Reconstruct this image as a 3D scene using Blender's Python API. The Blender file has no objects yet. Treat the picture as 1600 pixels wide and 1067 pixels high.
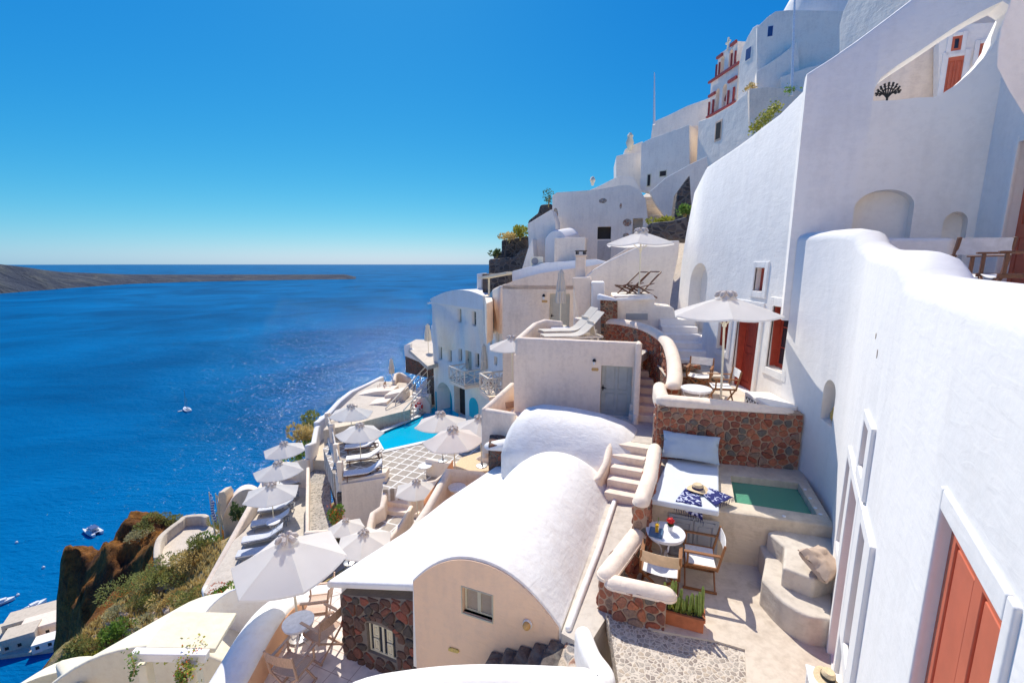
import bpy, bmesh, math, random
import numpy as np
from mathutils import Vector, Matrix, noise
random.seed(7)
R = math.radians
S = bpy.context.scene
COL = S.collection

# ------------------------------------------------------------------ camera, sky, sun
F_PX, PITCH = 700.0, math.atan(121.5/700.0)
cd = bpy.data.cameras.new('camera'); cam = bpy.data.objects.new('camera', cd); COL.objects.link(cam)
cd.sensor_width = 36; cd.lens = 36*F_PX/1600.0; cd.clip_start = 0.05; cd.clip_end = 90000
cam.location = (0, 0, 0); cam.rotation_euler = (R(90)-PITCH, 0, 0)
S.camera = cam
SUN_AZ, SUN_EL = R(-15), R(50)          # azimuth measured from +Y towards +X
w = bpy.data.worlds.new('World'); S.world = w; w.use_nodes = True
nt = w.node_tree; bg = nt.nodes['Background']
sky = nt.nodes.new('ShaderNodeTexSky'); sky.sky_type = 'NISHITA'; sky.sun_disc = False
sky.sun_elevation = SUN_EL; sky.sun_rotation = SUN_AZ
sky.altitude = 150; sky.air_density = 1.0; sky.dust_density = 0.35; sky.ozone_density = 3.0
sp_ = nt.nodes.new('ShaderNodeSeparateColor'); cb_ = nt.nodes.new('ShaderNodeCombineColor'); nt.links.new(sky.outputs[0], sp_.inputs[0])
for i_, (g_, p_) in enumerate([(.345, 2.5), (.48, 1.02), (.63, .42)]):     # film response of the photograph: deeper blue overhead
    m1 = nt.nodes.new('ShaderNodeMath'); m1.operation = 'MULTIPLY'; m1.inputs[1].default_value = .115
    m2 = nt.nodes.new('ShaderNodeMath'); m2.operation = 'POWER'; m2.inputs[1].default_value = p_
    m3 = nt.nodes.new('ShaderNodeMath'); m3.operation = 'MULTIPLY'; m3.inputs[1].default_value = g_*10
    nt.links.new(sp_.outputs[i_], m1.inputs[0]); nt.links.new(m1.outputs[0], m2.inputs[0]); nt.links.new(m2.outputs[0], m3.inputs[0]); nt.links.new(m3.outputs[0], cb_.inputs[i_])
    if i_ == 0: r_out = m3.outputs[0]
    if i_ > 0:
        m4 = nt.nodes.new('ShaderNodeMath'); m4.operation = 'MULTIPLY_ADD'; m4.inputs[1].default_value = (0, .17, .20)[i_]; nt.links.new(r_out, m4.inputs[0]); nt.links.new(m3.outputs[0], m4.inputs[2]); nt.links.new(m4.outputs[0], cb_.inputs[i_])
nt.links.new(cb_.outputs[0], bg.inputs[0]); bg.inputs[1].default_value = 0.10
sd = bpy.data.lights.new('sun', 'SUN'); sd.energy = 3.9; sd.angle = R(0.53); sd.color = (1.0, 0.94, 0.84)
sun = bpy.data.objects.new('sun', sd); COL.objects.link(sun)
sv = Vector((math.sin(SUN_AZ)*math.cos(SUN_EL), math.cos(SUN_AZ)*math.cos(SUN_EL), math.sin(SUN_EL)))
sun.rotation_euler = sv.to_track_quat('Z', 'Y').to_euler()
S.view_settings.view_transform = 'Standard'; S.view_settings.look = 'None'
S.view_settings.exposure = 0.36; S.view_settings.gamma = 1
S.render.engine = 'CYCLES'
S.cycles.max_bounces = 12; S.cycles.diffuse_bounces = 9; S.cycles.sample_clamp_indirect = 12

SP, CP = math.sin(PITCH), math.cos(PITCH)
def ray(x, y):
    u = (x-800)/F_PX; v = (533.5-y)/F_PX
    return Vector((u, CP+v*SP, -SP+v*CP))
def A(x, y, d=None, z=None, Y=None, X=None):
    """surveyed point: where the sight line through photo position x,y meets a depth / level / plane"""
    r = ray(x, y)
    t = d if d is not None else z/r.z if z is not None else Y/r.y if Y is not None else X/r.x
    return r*t
def hit(x, y, P0, e):
    """sight line against the vertical plane through P0 running along e"""
    r = ray(x, y); n = (-e[1], e[0])
    t = (P0[0]*n[0]+P0[1]*n[1])/(r.x*n[0]+r.y*n[1])
    return r*t
E1 = Vector((.923, -.385, 0)); E2 = Vector((.385, .923, 0))
def V(x, y, z=0): return Vector((x, y, z))

# ------------------------------------------------------------------ materials
MATS = {}
def nodes(name):
    m = bpy.data.materials.new(name); m.use_nodes = True
    MATS[name] = m
    return m, m.node_tree, m.node_tree.nodes['Principled BSDF']
def N(nt, t, **kw):
    n = nt.nodes.new(t)
    for k, v in kw.items():
        if k in n.inputs.keys(): n.inputs[k].default_value = v
        else: setattr(n, k, v)
    return n
def ramp(nt, fac, stops):
    r = nt.nodes.new('ShaderNodeValToRGB'); e = r.color_ramp.elements
    while len(e) < len(stops): e.new(0.5)
    for i, (p, c) in enumerate(stops):
        e[i].position = p; e[i].color = (*c, 1) if len(c) == 3 else c
    nt.links.new(fac, r.inputs[0]); return r
def pos(nt):
    return nt.nodes.new('ShaderNodeNewGeometry').outputs['Position']
def bump(nt, h, bsdf, strength, dist):
    b = N(nt, 'ShaderNodeBump'); b.inputs['Strength'].default_value = strength; b.inputs['Distance'].default_value = dist
    nt.links.new(h, b.inputs['Height']); nt.links.new(b.outputs[0], bsdf.inputs['Normal'])
    return b
def add2(nt, a, b, op='ADD'):
    m = N(nt, 'ShaderNodeMath', operation=op); nt.links.new(a, m.inputs[0])
    if isinstance(b, (int, float)): m.inputs[1].default_value = b
    else: nt.links.new(b, m.inputs[1])
    return m.outputs[0]
def plaster(name, c, dirt, bs=0.35, rough=.85, amt=.5):
    m, nt, b = nodes(name); p = pos(nt)
    n1 = N(nt, 'ShaderNodeTexNoise', Scale=.9, Detail=5.0, Roughness=.6); nt.links.new(p, n1.inputs['Vector'])
    n2 = N(nt, 'ShaderNodeTexNoise', Scale=9.0, Detail=6.0, Roughness=.65); nt.links.new(p, n2.inputs['Vector'])
    n3 = N(nt, 'ShaderNodeTexNoise', Scale=1.7, Detail=4.0); nt.links.new(p, n3.inputs['Vector'])
    mm = N(nt, 'ShaderNodeMapping'); mm.inputs['Scale'].default_value = (1, 1, .12)
    nt.links.new(p, mm.inputs['Vector'])
    n4 = N(nt, 'ShaderNodeTexNoise', Scale=6.0, Detail=5.0); nt.links.new(mm.outputs[0], n4.inputs['Vector'])
    f = add2(nt, add2(nt, n1.outputs[0], n2.outputs[0], 'MULTIPLY'), add2(nt, n4.outputs[0], .35, 'MULTIPLY'))
    lo = tuple(a*(1-amt)+d*amt for a, d in zip(c, dirt))
    r = ramp(nt, f, [(.27, lo), (.46, c)]); nt.links.new(r.outputs[0], b.inputs['Base Color'])
    b.inputs['Roughness'].default_value = rough
    mh = N(nt, 'ShaderNodeMapping'); mh.inputs['Scale'].default_value = (1, 1, 3.5); nt.links.new(p, mh.inputs['Vector'])
    n5 = N(nt, 'ShaderNodeTexNoise', Scale=3.5, Detail=5.0, Distortion=1.0); nt.links.new(mh.outputs[0], n5.inputs['Vector'])   # trowel strokes
    h = add2(nt, n3.outputs[0], add2(nt, add2(nt, n2.outputs[0], .16, 'MULTIPLY'), add2(nt, n5.outputs[0], .30, 'MULTIPLY')))
    bump(nt, h, b, bs*1.25, .09)
    return m
plaster('white', (.90, .86, .80), (.74, .70, .65), bs=.2)
plaster('white_near', (.83, .80, .765), (.74, .71, .67), bs=.13)
plaster('warmwhite', (.96, .87, .745), (.72, .64, .55))
plaster('cream', (.94, .78, .615), (.66, .52, .40))
plaster('roofwhite', (.88, .85, .80), (.70, .62, .53), bs=.3, amt=.4)
plaster('rosy', (.87, .60, .405), (.70, .50, .37), amt=.5)
plaster('ochre', (.80, .47, .27), (.7, .4, .24))
plaster('floor', (.66, .57, .46), (.46, .38, .29), bs=.25, amt=.8)
plaster('floorgrey', (.62, .55, .46), (.45, .39, .32), bs=.3, amt=.8)
plaster('concrete', (.66, .56, .43), (.46, .38, .28), bs=.4, amt=.8)
plaster('yellowwhite', (.84, .77, .58), (.70, .60, .42))
plaster('shutterbrown', (.34, .28, .22), (.25, .2, .16))
plaster('poolblue', (.02, .50, .60), (.02, .42, .52), amt=.6)
plaster('greypl', (.52, .50, .48), (.30, .29, .28), amt=.9)
def stone(name, cols, mortar, scale, mw=.055, sq=(1, 1, 1.25), rough=.9, bs=.9, dist=.05):
    m, nt, b = nodes(name); p = pos(nt)
    wn = N(nt, 'ShaderNodeTexNoise', Scale=scale*.9, Detail=3.0); nt.links.new(p, wn.inputs['Vector'])
    vm = N(nt, 'ShaderNodeVectorMath', operation='SCALE'); nt.links.new(wn.outputs['Color'], vm.inputs[0]); vm.inputs['Scale'].default_value = .42/scale
    va = N(nt, 'ShaderNodeVectorMath', operation='ADD'); nt.links.new(p, va.inputs[0]); nt.links.new(vm.outputs[0], va.inputs[1])
    mp = N(nt, 'ShaderNodeMapping'); mp.inputs['Scale'].default_value = tuple(s*scale for s in sq); nt.links.new(va.outputs[0], mp.inputs['Vector'])
    ve = N(nt, 'ShaderNodeTexVoronoi', feature='DISTANCE_TO_EDGE'); vc = N(nt, 'ShaderNodeTexVoronoi', feature='F1')
    for v in (ve, vc): v.inputs['Scale'].default_value = 1; v.inputs['Randomness'].default_value = .85; nt.links.new(mp.outputs[0], v.inputs['Vector'])
    sp = N(nt, 'ShaderNodeSeparateColor'); nt.links.new(vc.outputs['Color'], sp.inputs[0])
    n = len(cols); cr = ramp(nt, sp.outputs[0], [(i/n, c) for i, c in enumerate(cols)]); cr.color_ramp.interpolation = 'CONSTANT'
    n2 = N(nt, 'ShaderNodeTexNoise', Scale=scale*6, Detail=6.0, Roughness=.7); nt.links.new(p, n2.inputs['Vector'])
    mr = ramp(nt, n2.outputs[0], [(.3, (.55, .55, .55)), (.7, (1.25, 1.2, 1.15))])
    mx = N(nt, 'ShaderNodeMix', data_type='RGBA', blend_type='MULTIPLY'); mx.inputs[0].default_value = 1
    nt.links.new(cr.outputs[0], mx.inputs[6]); nt.links.new(mr.outputs[0], mx.inputs[7])
    ns = add2(nt, ve.outputs['Distance'], add2(nt, add2(nt, n2.outputs[0], .5, 'SUBTRACT'), .06, 'MULTIPLY'))
    mk = ramp(nt, ns, [(mw, (0, 0, 0)), (mw+.05, (1, 1, 1))])
    m2 = N(nt, 'ShaderNodeMix', data_type='RGBA'); nt.links.new(mk.outputs[0], m2.inputs[0])
    m2.inputs[6].default_value = (*mortar, 1); nt.links.new(mx.outputs[2], m2.inputs[7])
    nt.links.new(m2.outputs[2], b.inputs['Base Color']); b.inputs['Roughness'].default_value = rough
    hr = ramp(nt, ve.outputs['Distance'], [(0, (0, 0, 0)), (.22, (1, 1, 1))])
    bump(nt, add2(nt, hr.outputs[0], add2(nt, n2.outputs[0], .35, 'MULTIPLY')), b, bs, dist)
    return m
RED = [(.26, .085, .05), (.34, .12, .07), (.20, .075, .05), (.13, .105, .09), (.30, .14, .09), (.38, .13, .07), (.22, .15, .12), (.09, .085, .08), (.28, .10, .06)]
stone('redstone', RED, (.36, .24, .16), 7.0, mw=.085, sq=(1, 1, 1.3))
stone('redstone_fine', RED, (.36, .25, .17), 7.5, mw=.07)
stone('darkstone', [(.12, .07, .05), (.20, .09, .06), (.10, .08, .07), (.16, .10, .08), (.26, .10, .07), (.11, .06, .05)], (.15, .12, .10), 5.0, mw=.08)
stone('basalt', [(.09, .08, .075), (.13, .11, .10), (.07, .06, .06), (.16, .12, .10)], (.16, .14, .12), 2.6)
stone('pebble', [(.46, .41, .35), (.38, .33, .28), (.52, .46, .39), (.32, .27, .23), (.50, .42, .33)], (.64, .56, .46), 16, mw=.07, sq=(1, 1, 1), bs=.5, dist=.015)
stone('gravel', [(.45, .42, .37), (.34, .31, .27), (.55, .5, .44), (.26, .24, .21)], (.5, .45, .38), 7, mw=.05, sq=(1, 1, 1), bs=.6, dist=.03)
stone('rubble', [(.42, .34, .26), (.55, .46, .36), (.35, .33, .31), (.45, .26, .18)], (.6, .5, .4), 5, mw=.03)
def isl(name, cols, vary=.3):
    m, nt, b = nodes(name); g = nt.nodes.new('ShaderNodeNewGeometry'); n = len(cols)
    cr = ramp(nt, g.outputs['Random Per Island'], [(i/n, c) for i, c in enumerate(cols)]); cr.color_ramp.interpolation = 'CONSTANT'
    n2 = N(nt, 'ShaderNodeTexNoise', Scale=28.0, Detail=7.0, Roughness=.7); nt.links.new(g.outputs['Position'], n2.inputs['Vector'])
    mr = ramp(nt, n2.outputs[0], [(.3, (.6, .6, .6)), (.7, (1.3, 1.25, 1.2))]); mx = N(nt, 'ShaderNodeMix', data_type='RGBA', blend_type='MULTIPLY'); mx.inputs[0].default_value = 1
    nt.links.new(cr.outputs[0], mx.inputs[6]); nt.links.new(mr.outputs[0], mx.inputs[7]); nt.links.new(mx.outputs[2], b.inputs['Base Color']); b.inputs['Roughness'].default_value = .9
    bump(nt, n2.outputs[0], b, .7, .02)
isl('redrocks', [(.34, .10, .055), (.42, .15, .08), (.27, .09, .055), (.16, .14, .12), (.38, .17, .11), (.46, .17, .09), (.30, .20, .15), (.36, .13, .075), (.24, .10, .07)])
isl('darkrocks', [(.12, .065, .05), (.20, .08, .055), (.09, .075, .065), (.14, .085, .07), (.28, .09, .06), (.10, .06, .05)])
plaster('mortar', (.44, .31, .22), (.30, .20, .14), bs=.6)
plaster('mortardark', (.22, .185, .155), (.14, .11, .09), bs=.6)
def tiles(name, c1, c2, grout, size, rot=0, mort=.03):
    m, nt, b = nodes(name); p = pos(nt)
    mp = N(nt, 'ShaderNodeMapping'); mp.inputs['Rotation'].default_value = (0, 0, rot); nt.links.new(p, mp.inputs['Vector'])
    br = N(nt, 'ShaderNodeTexBrick', offset=0.0); nt.links.new(mp.outputs[0], br.inputs['Vector'])
    br.inputs['Scale'].default_value = 1; br.inputs['Brick Width'].default_value = size; br.inputs['Row Height'].default_value = size
    br.inputs['Mortar Size'].default_value = mort; br.inputs['Mortar Smooth'].default_value = .2
    br.inputs['Color1'].default_value = (*c1, 1); br.inputs['Color2'].default_value = (*c2, 1); br.inputs['Mortar'].default_value = (*grout, 1)
    n2 = N(nt, 'ShaderNodeTexNoise', Scale=5.0, Detail=6.0); nt.links.new(p, n2.inputs['Vector'])
    mr = ramp(nt, n2.outputs[0], [(.3, (.8, .8, .8)), (.7, (1.08, 1.08, 1.08))])
    mx = N(nt, 'ShaderNodeMix', data_type='RGBA', blend_type='MULTIPLY'); mx.inputs[0].default_value = 1
    nt.links.new(br.outputs[0], mx.inputs[6]); nt.links.new(mr.outputs[0], mx.inputs[7]); nt.links.new(mx.outputs[2], b.inputs['Base Color'])
    b.inputs['Roughness'].default_value = .8
    return m
tiles('pooltiles', (.36, .31, .26), (.42, .36, .30), (.78, .75, .70), .62, R(22), .05)
tiles('terracotta', (.70, .36, .20), (.75, .42, .25), (.70, .55, .42), .5, R(22), .012)
tiles('paletile', (.82, .74, .66), (.80, .70, .62), (.50, .38, .32), .42, R(22), .008)
def flat(name, c, rough=.6, var=.12, scale=14, metal=0, bs=.1, trans=0):
    m, nt, b = nodes(name); p = N(nt, 'ShaderNodeTexCoord').outputs['Object']
    n2 = N(nt, 'ShaderNodeTexNoise', Scale=float(scale), Detail=5.0); nt.links.new(p, n2.inputs['Vector'])
    r = ramp(nt, n2.outputs[0], [(.3, tuple(v*(1-var) for v in c)), (.7, tuple(min(1, v*(1+var)) for v in c))])
    nt.links.new(r.outputs[0], b.inputs['Base Color']); b.inputs['Roughness'].default_value = rough; b.inputs['Metallic'].default_value = metal
    if bs: bump(nt, n2.outputs[0], b, bs, .01)
    if trans: b.inputs['Transmission Weight'].default_value = trans
    return m
def cloth(name, c, trl=.25):
    m = flat(name, c, .9, .04, 3, bs=.15); nt = m.node_tree; b = nt.nodes['Principled BSDF']
    t = N(nt, 'ShaderNodeBsdfTranslucent'); t.inputs[0].default_value = (*c, 1); mx = N(nt, 'ShaderNodeMixShader'); mx.inputs[0].default_value = trl
    nt.links.new(b.outputs[0], mx.inputs[1]); nt.links.new(t.outputs[0], mx.inputs[2]); nt.links.new(mx.outputs[0], nt.nodes['Material Output'].inputs[0])
cloth('canvas', (.93, .90, .85), .5); cloth('canvas_old', (.74, .68, .58), .15); cloth('canvas_cream', (.78, .72, .62), .1)
flat('ventgrey', (.62, .54, .47), .9)
flat('canvas_tan', (.72, .52, .32), .85); flat('whitefab', (.82, .80, .76), .9)
flat('mattress', (.66, .70, .73), .95, .04, 4, bs=.3); flat('pillow', (.46, .54, .60), .95, .05, 5, bs=.3)
flat('lounge_grey', (.58, .60, .64), .9); flat('lounge_white', (.80, .78, .76), .9)
flat('tancushion', (.50, .38, .29), .95, .1, 9, bs=.3)
def wood(name, c):
    m, nt, b = nodes(name); p = N(nt, 'ShaderNodeTexCoord').outputs['Object']
    mp = N(nt, 'ShaderNodeMapping'); mp.inputs['Scale'].default_value = (14, 14, 2.5); nt.links.new(p, mp.inputs['Vector'])
    n2 = N(nt, 'ShaderNodeTexNoise', Scale=5.0, Detail=6.0, Distortion=1.5); nt.links.new(mp.outputs[0], n2.inputs['Vector'])
    r = ramp(nt, n2.outputs[0], [(.3, tuple(v*.6 for v in c)), (.7, c)]); nt.links.new(r.outputs[0], b.inputs['Base Color']); b.inputs['Roughness'].default_value = .45
wood('teak', (.36, .15, .05)); wood('darkwood', (.16, .06, .03)); wood('palewood', (.62, .40, .28))
flat('redpaint', (.40, .055, .03), .5, .14, 8, bs=.1); flat('brickpaint', (.58, .13, .06), .5, .08, 6, bs=.12)
flat('redtrim', (.36, .05, .05), .6); flat('greypaint', (.36, .38, .40), .55, .06, 6); flat('doorcream', (.50, .47, .38), .6, .06, 6)
flat('doorgrey', (.42, .43, .40), .6, .08, 6); flat('windowgreen', (.50, .47, .36), .5, .06, 8); flat('windowcream', (.72, .66, .48), .5, .06, 8)
flat('bluepaint', (.02, .07, .22), .5); flat('dark', (.03, .025, .022), .7); flat('darkroom', (.05, .045, .04), .9)
flat('iron', (.03, .03, .03), .4, metal=.6); flat('whitemetal', (.80, .80, .80), .35); flat('greymetal', (.45, .45, .46), .35, metal=.8)
flat('brass', (.70, .42, .10), .3, metal=1); flat('terracottapot', (.48, .15, .06), .85, .25, 6, bs=.2); flat('soil', (.06, .04, .03), 1)
flat('straw', (.72, .55, .33), .9, .15, 60, bs=.4); flat('basket', (.60, .38, .10), .9, .3, 40, bs=.5); flat('navy', (.02, .02, .10), .8); flat('black', (.02, .02, .02), .6)
flat('cactus', (.22, .30, .06), .6, .3, 20, bs=.3); flat('leaf', (.18, .30, .05), .6, .4, 3); flat('leafyellow', (.36, .36, .05), .6, .3, 3); flat('leafdark', (.10, .15, .05), .7, .3, 3)
flat('shrub', (.30, .31, .09), .8, .35, 2); flat('shrubdry', (.62, .47, .18), .9, .3, 2); flat('shrubpale', (.48, .44, .23), .9, .3, 2)
flat('redflower', (.70, .02, .02), .6, .2, 5); flat('orangeflower', (.75, .13, .02), .6, .3, 5); flat('porcelain', (.82, .82, .82), .25)
flat('boatwhite', (.80, .80, .80), .3); flat('boatgrey', (.25, .26, .28), .4); flat('yellowcanvas', (.75, .42, .04), .8); flat('skin', (.45, .25, .16), .6); flat('hair', (.03, .02, .015), .8)
flat('lifered', (.62, .03, .02), .5); flat('ring_white', (.8, .8, .8), .5); flat('ochresign', (.62, .45, .13), .6, .2, 30); flat('goldtag', (.62, .36, .12), .6)
flat('pergolabeige', (.70, .58, .42), .7); flat('rockpale', (.45, .36, .28), 1, .3, 2, bs=.6)
for q_ in ('cactus', 'leaf', 'leafyellow', 'leafdark', 'shrub', 'shrubdry', 'shrubpale'):
    nt = MATS[q_].node_tree; b = nt.nodes['Principled BSDF']; tr = N(nt, 'ShaderNodeBsdfTranslucent'); mx = N(nt, 'ShaderNodeMixShader'); mx.inputs[0].default_value = .35 if q_ != 'cactus' else .05
    nt.links.new(b.inputs['Base Color'].links[0].from_socket, tr.inputs[0]); nt.links.new(b.outputs[0], mx.inputs[1]); nt.links.new(tr.outputs[0], mx.inputs[2]); nt.links.new(mx.outputs[0], nt.nodes['Material Output'].inputs[0])
def glass(name, c, rough=.05, t=1, ior=1.33):
    m, nt, b = nodes(name); b.inputs['Base Color'].default_value = (*c, 1); b.inputs['Roughness'].default_value = rough
    b.inputs['Transmission Weight'].default_value = t; b.inputs['IOR'].default_value = ior
glass('glassclear', (1, 1, 1), 0, 1, 1.3); glass('juice', (.95, .55, .02), .2, .3)
m, nt, b = nodes('windowglass'); b.inputs['Base Color'].default_value = (.03, .035, .045, 1); b.inputs['Roughness'].default_value = .08
def water(name, col, bs, sc, rough, dist=.03):
    m, nt, b = nodes(name); p = pos(nt)
    n = N(nt, 'ShaderNodeTexNoise', Scale=sc, Detail=3.0, Distortion=.5); nt.links.new(p, n.inputs['Vector'])
    b.inputs['Base Color'].default_value = (*col, 1); b.inputs['Roughness'].default_value = rough; b.inputs['IOR'].default_value = 1.33
    bump(nt, n.outputs[0], b, bs, dist)
    return m, nt, b
water('poolwater', (.0, .42, .62), .25, 2.5, .08)
m, nt, b = water('plungewater', (.22, .62, .42), .2, 3.0, .06, .02); b.inputs['Transmission Weight'].default_value = .55

# sea
m, nt, b = nodes('sea'); p = pos(nt)
mp = N(nt, 'ShaderNodeMapping'); mp.inputs['Scale'].default_value = (.55, 1.0, 1); mp.inputs['Rotation'].default_value = (0, 0, R(8)); nt.links.new(p, mp.inputs['Vector'])
n1 = N(nt, 'ShaderNodeTexNoise', Scale=.045, Detail=5.0, Roughness=.62, Distortion=.4); nt.links.new(mp.outputs[0], n1.inputs['Vector'])
n2 = N(nt, 'ShaderNodeTexNoise', Scale=.35, Detail=4.0, Roughness=.6); nt.links.new(mp.outputs[0], n2.inputs['Vector'])
n3 = N(nt, 'ShaderNodeTexNoise', Scale=.0035, Detail=4.0, Roughness=.6, Distortion=.6); nt.links.new(p, n3.inputs['Vector'])
r = ramp(nt, n3.outputs[0], [(.35, (.0, .080, .22)), (.68, (.0, .150, .38))])
nt.links.remove(nt.nodes['Material Output'].inputs[0].links[0]); nt.nodes.remove(b)
df = N(nt, 'ShaderNodeBsdfDiffuse'); gl = N(nt, 'ShaderNodeBsdfGlossy'); gl.inputs['Roughness'].default_value = .13; mxs = N(nt, 'ShaderNodeMixShader'); fr_ = N(nt, 'ShaderNodeFresnel'); fr_.inputs['IOR'].default_value = 1.33
mr_ = N(nt, 'ShaderNodeMapRange'); mr_.inputs['From Min'].default_value = .02; mr_.inputs['From Max'].default_value = 1; mr_.inputs['To Min'].default_value = .03; mr_.inputs['To Max'].default_value = .15
nt.links.new(fr_.outputs[0], mr_.inputs[0]); nt.links.new(mr_.outputs[0], mxs.inputs[0]); nt.links.new(r.outputs[0], df.inputs[0]); nt.links.new(df.outputs[0], mxs.inputs[1]); nt.links.new(gl.outputs[0], mxs.inputs[2]); nt.links.new(mxs.outputs[0], nt.nodes['Material Output'].inputs[0])
h = add2(nt, add2(nt, n1.outputs[0], 2.6, 'MULTIPLY'), add2(nt, n2.outputs[0], .9, 'MULTIPLY'))
bb = N(nt, 'ShaderNodeBump'); bb.inputs['Strength'].default_value = 1; bb.inputs['Distance'].default_value = 1.1; nt.links.new(h, bb.inputs['Height'])
nt.links.new(bb.outputs[0], df.inputs['Normal']); nt.links.new(bb.outputs[0], gl.inputs['Normal'])
# cliff rock / soil
m, nt, b = nodes('cliff'); p = pos(nt)
n1 = N(nt, 'ShaderNodeTexNoise', Scale=.12, Detail=8.0, Roughness=.65, Distortion=.8); nt.links.new(p, n1.inputs['Vector'])
n2 = N(nt, 'ShaderNodeTexNoise', Scale=1.3, Detail=12.0, Roughness=.8); nt.links.new(p, n2.inputs['Vector'])
r = ramp(nt, n1.outputs[0], [(.30, (.09, .045, .025)), (.38, (.24, .10, .03)), (.46, (.46, .19, .035)), (.62, (.52, .25, .05)), (.75, (.24, .16, .09))])
r2 = ramp(nt, n2.outputs[0], [(.36, (.35, .33, .32)), (.62, (1.35, 1.25, 1.15))])
mx = N(nt, 'ShaderNodeMix', data_type='RGBA', blend_type='MULTIPLY'); mx.inputs[0].default_value = 1
nt.links.new(r.outputs[0], mx.inputs[6]); nt.links.new(r2.outputs[0], mx.inputs[7])
nt.links.new(mx.outputs[2], b.inputs['Base Color']); b.inputs['Roughness'].default_value = 1
bump(nt, add2(nt, n2.outputs[0], add2(nt, n1.outputs[0], 2.0, 'MULTIPLY')), b, 1, 1.2)
m, nt, b = nodes('slope'); p = pos(nt)
n1 = N(nt, 'ShaderNodeTexNoise', Scale=.45, Detail=7.0, Roughness=.65); nt.links.new(p, n1.inputs['Vector']); n2 = N(nt, 'ShaderNodeTexNoise', Scale=3.0, Detail=7.0, Roughness=.7); nt.links.new(p, n2.inputs['Vector'])
r = ramp(nt, n1.outputs[0], [(.34, (.22, .21, .07)), (.45, (.42, .34, .12)), (.55, (.58, .42, .18)), (.66, (.50, .40, .26))])
r2 = ramp(nt, n2.outputs[0], [(.3, (.5, .5, .5)), (.7, (1.25, 1.22, 1.15))]); mx = N(nt, 'ShaderNodeMix', data_type='RGBA', blend_type='MULTIPLY'); mx.inputs[0].default_value = 1
nt.links.new(r.outputs[0], mx.inputs[6]); nt.links.new(r2.outputs[0], mx.inputs[7]); nt.links.new(mx.outputs[2], b.inputs['Base Color']); b.inputs['Roughness'].default_value = 1; bump(nt, n2.outputs[0], b, 1, .25)
m, nt, b = nodes('island'); p = pos(nt)
n1 = N(nt, 'ShaderNodeTexNoise', Scale=.006, Detail=9.0, Roughness=.65, Distortion=.5); nt.links.new(p, n1.inputs['Vector'])
r = ramp(nt, n1.outputs[0], [(.35, (.028, .042, .075)), (.5, (.06, .07, .095)), (.6, (.085, .095, .10)), (.68, (.15, .14, .14))])  # distance haze is put into these bluish colours
nt.links.new(r.outputs[0], b.inputs['Base Color']); b.inputs['Roughness'].default_value = 1; bump(nt, n1.outputs[0], b, 1, 120)

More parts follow.
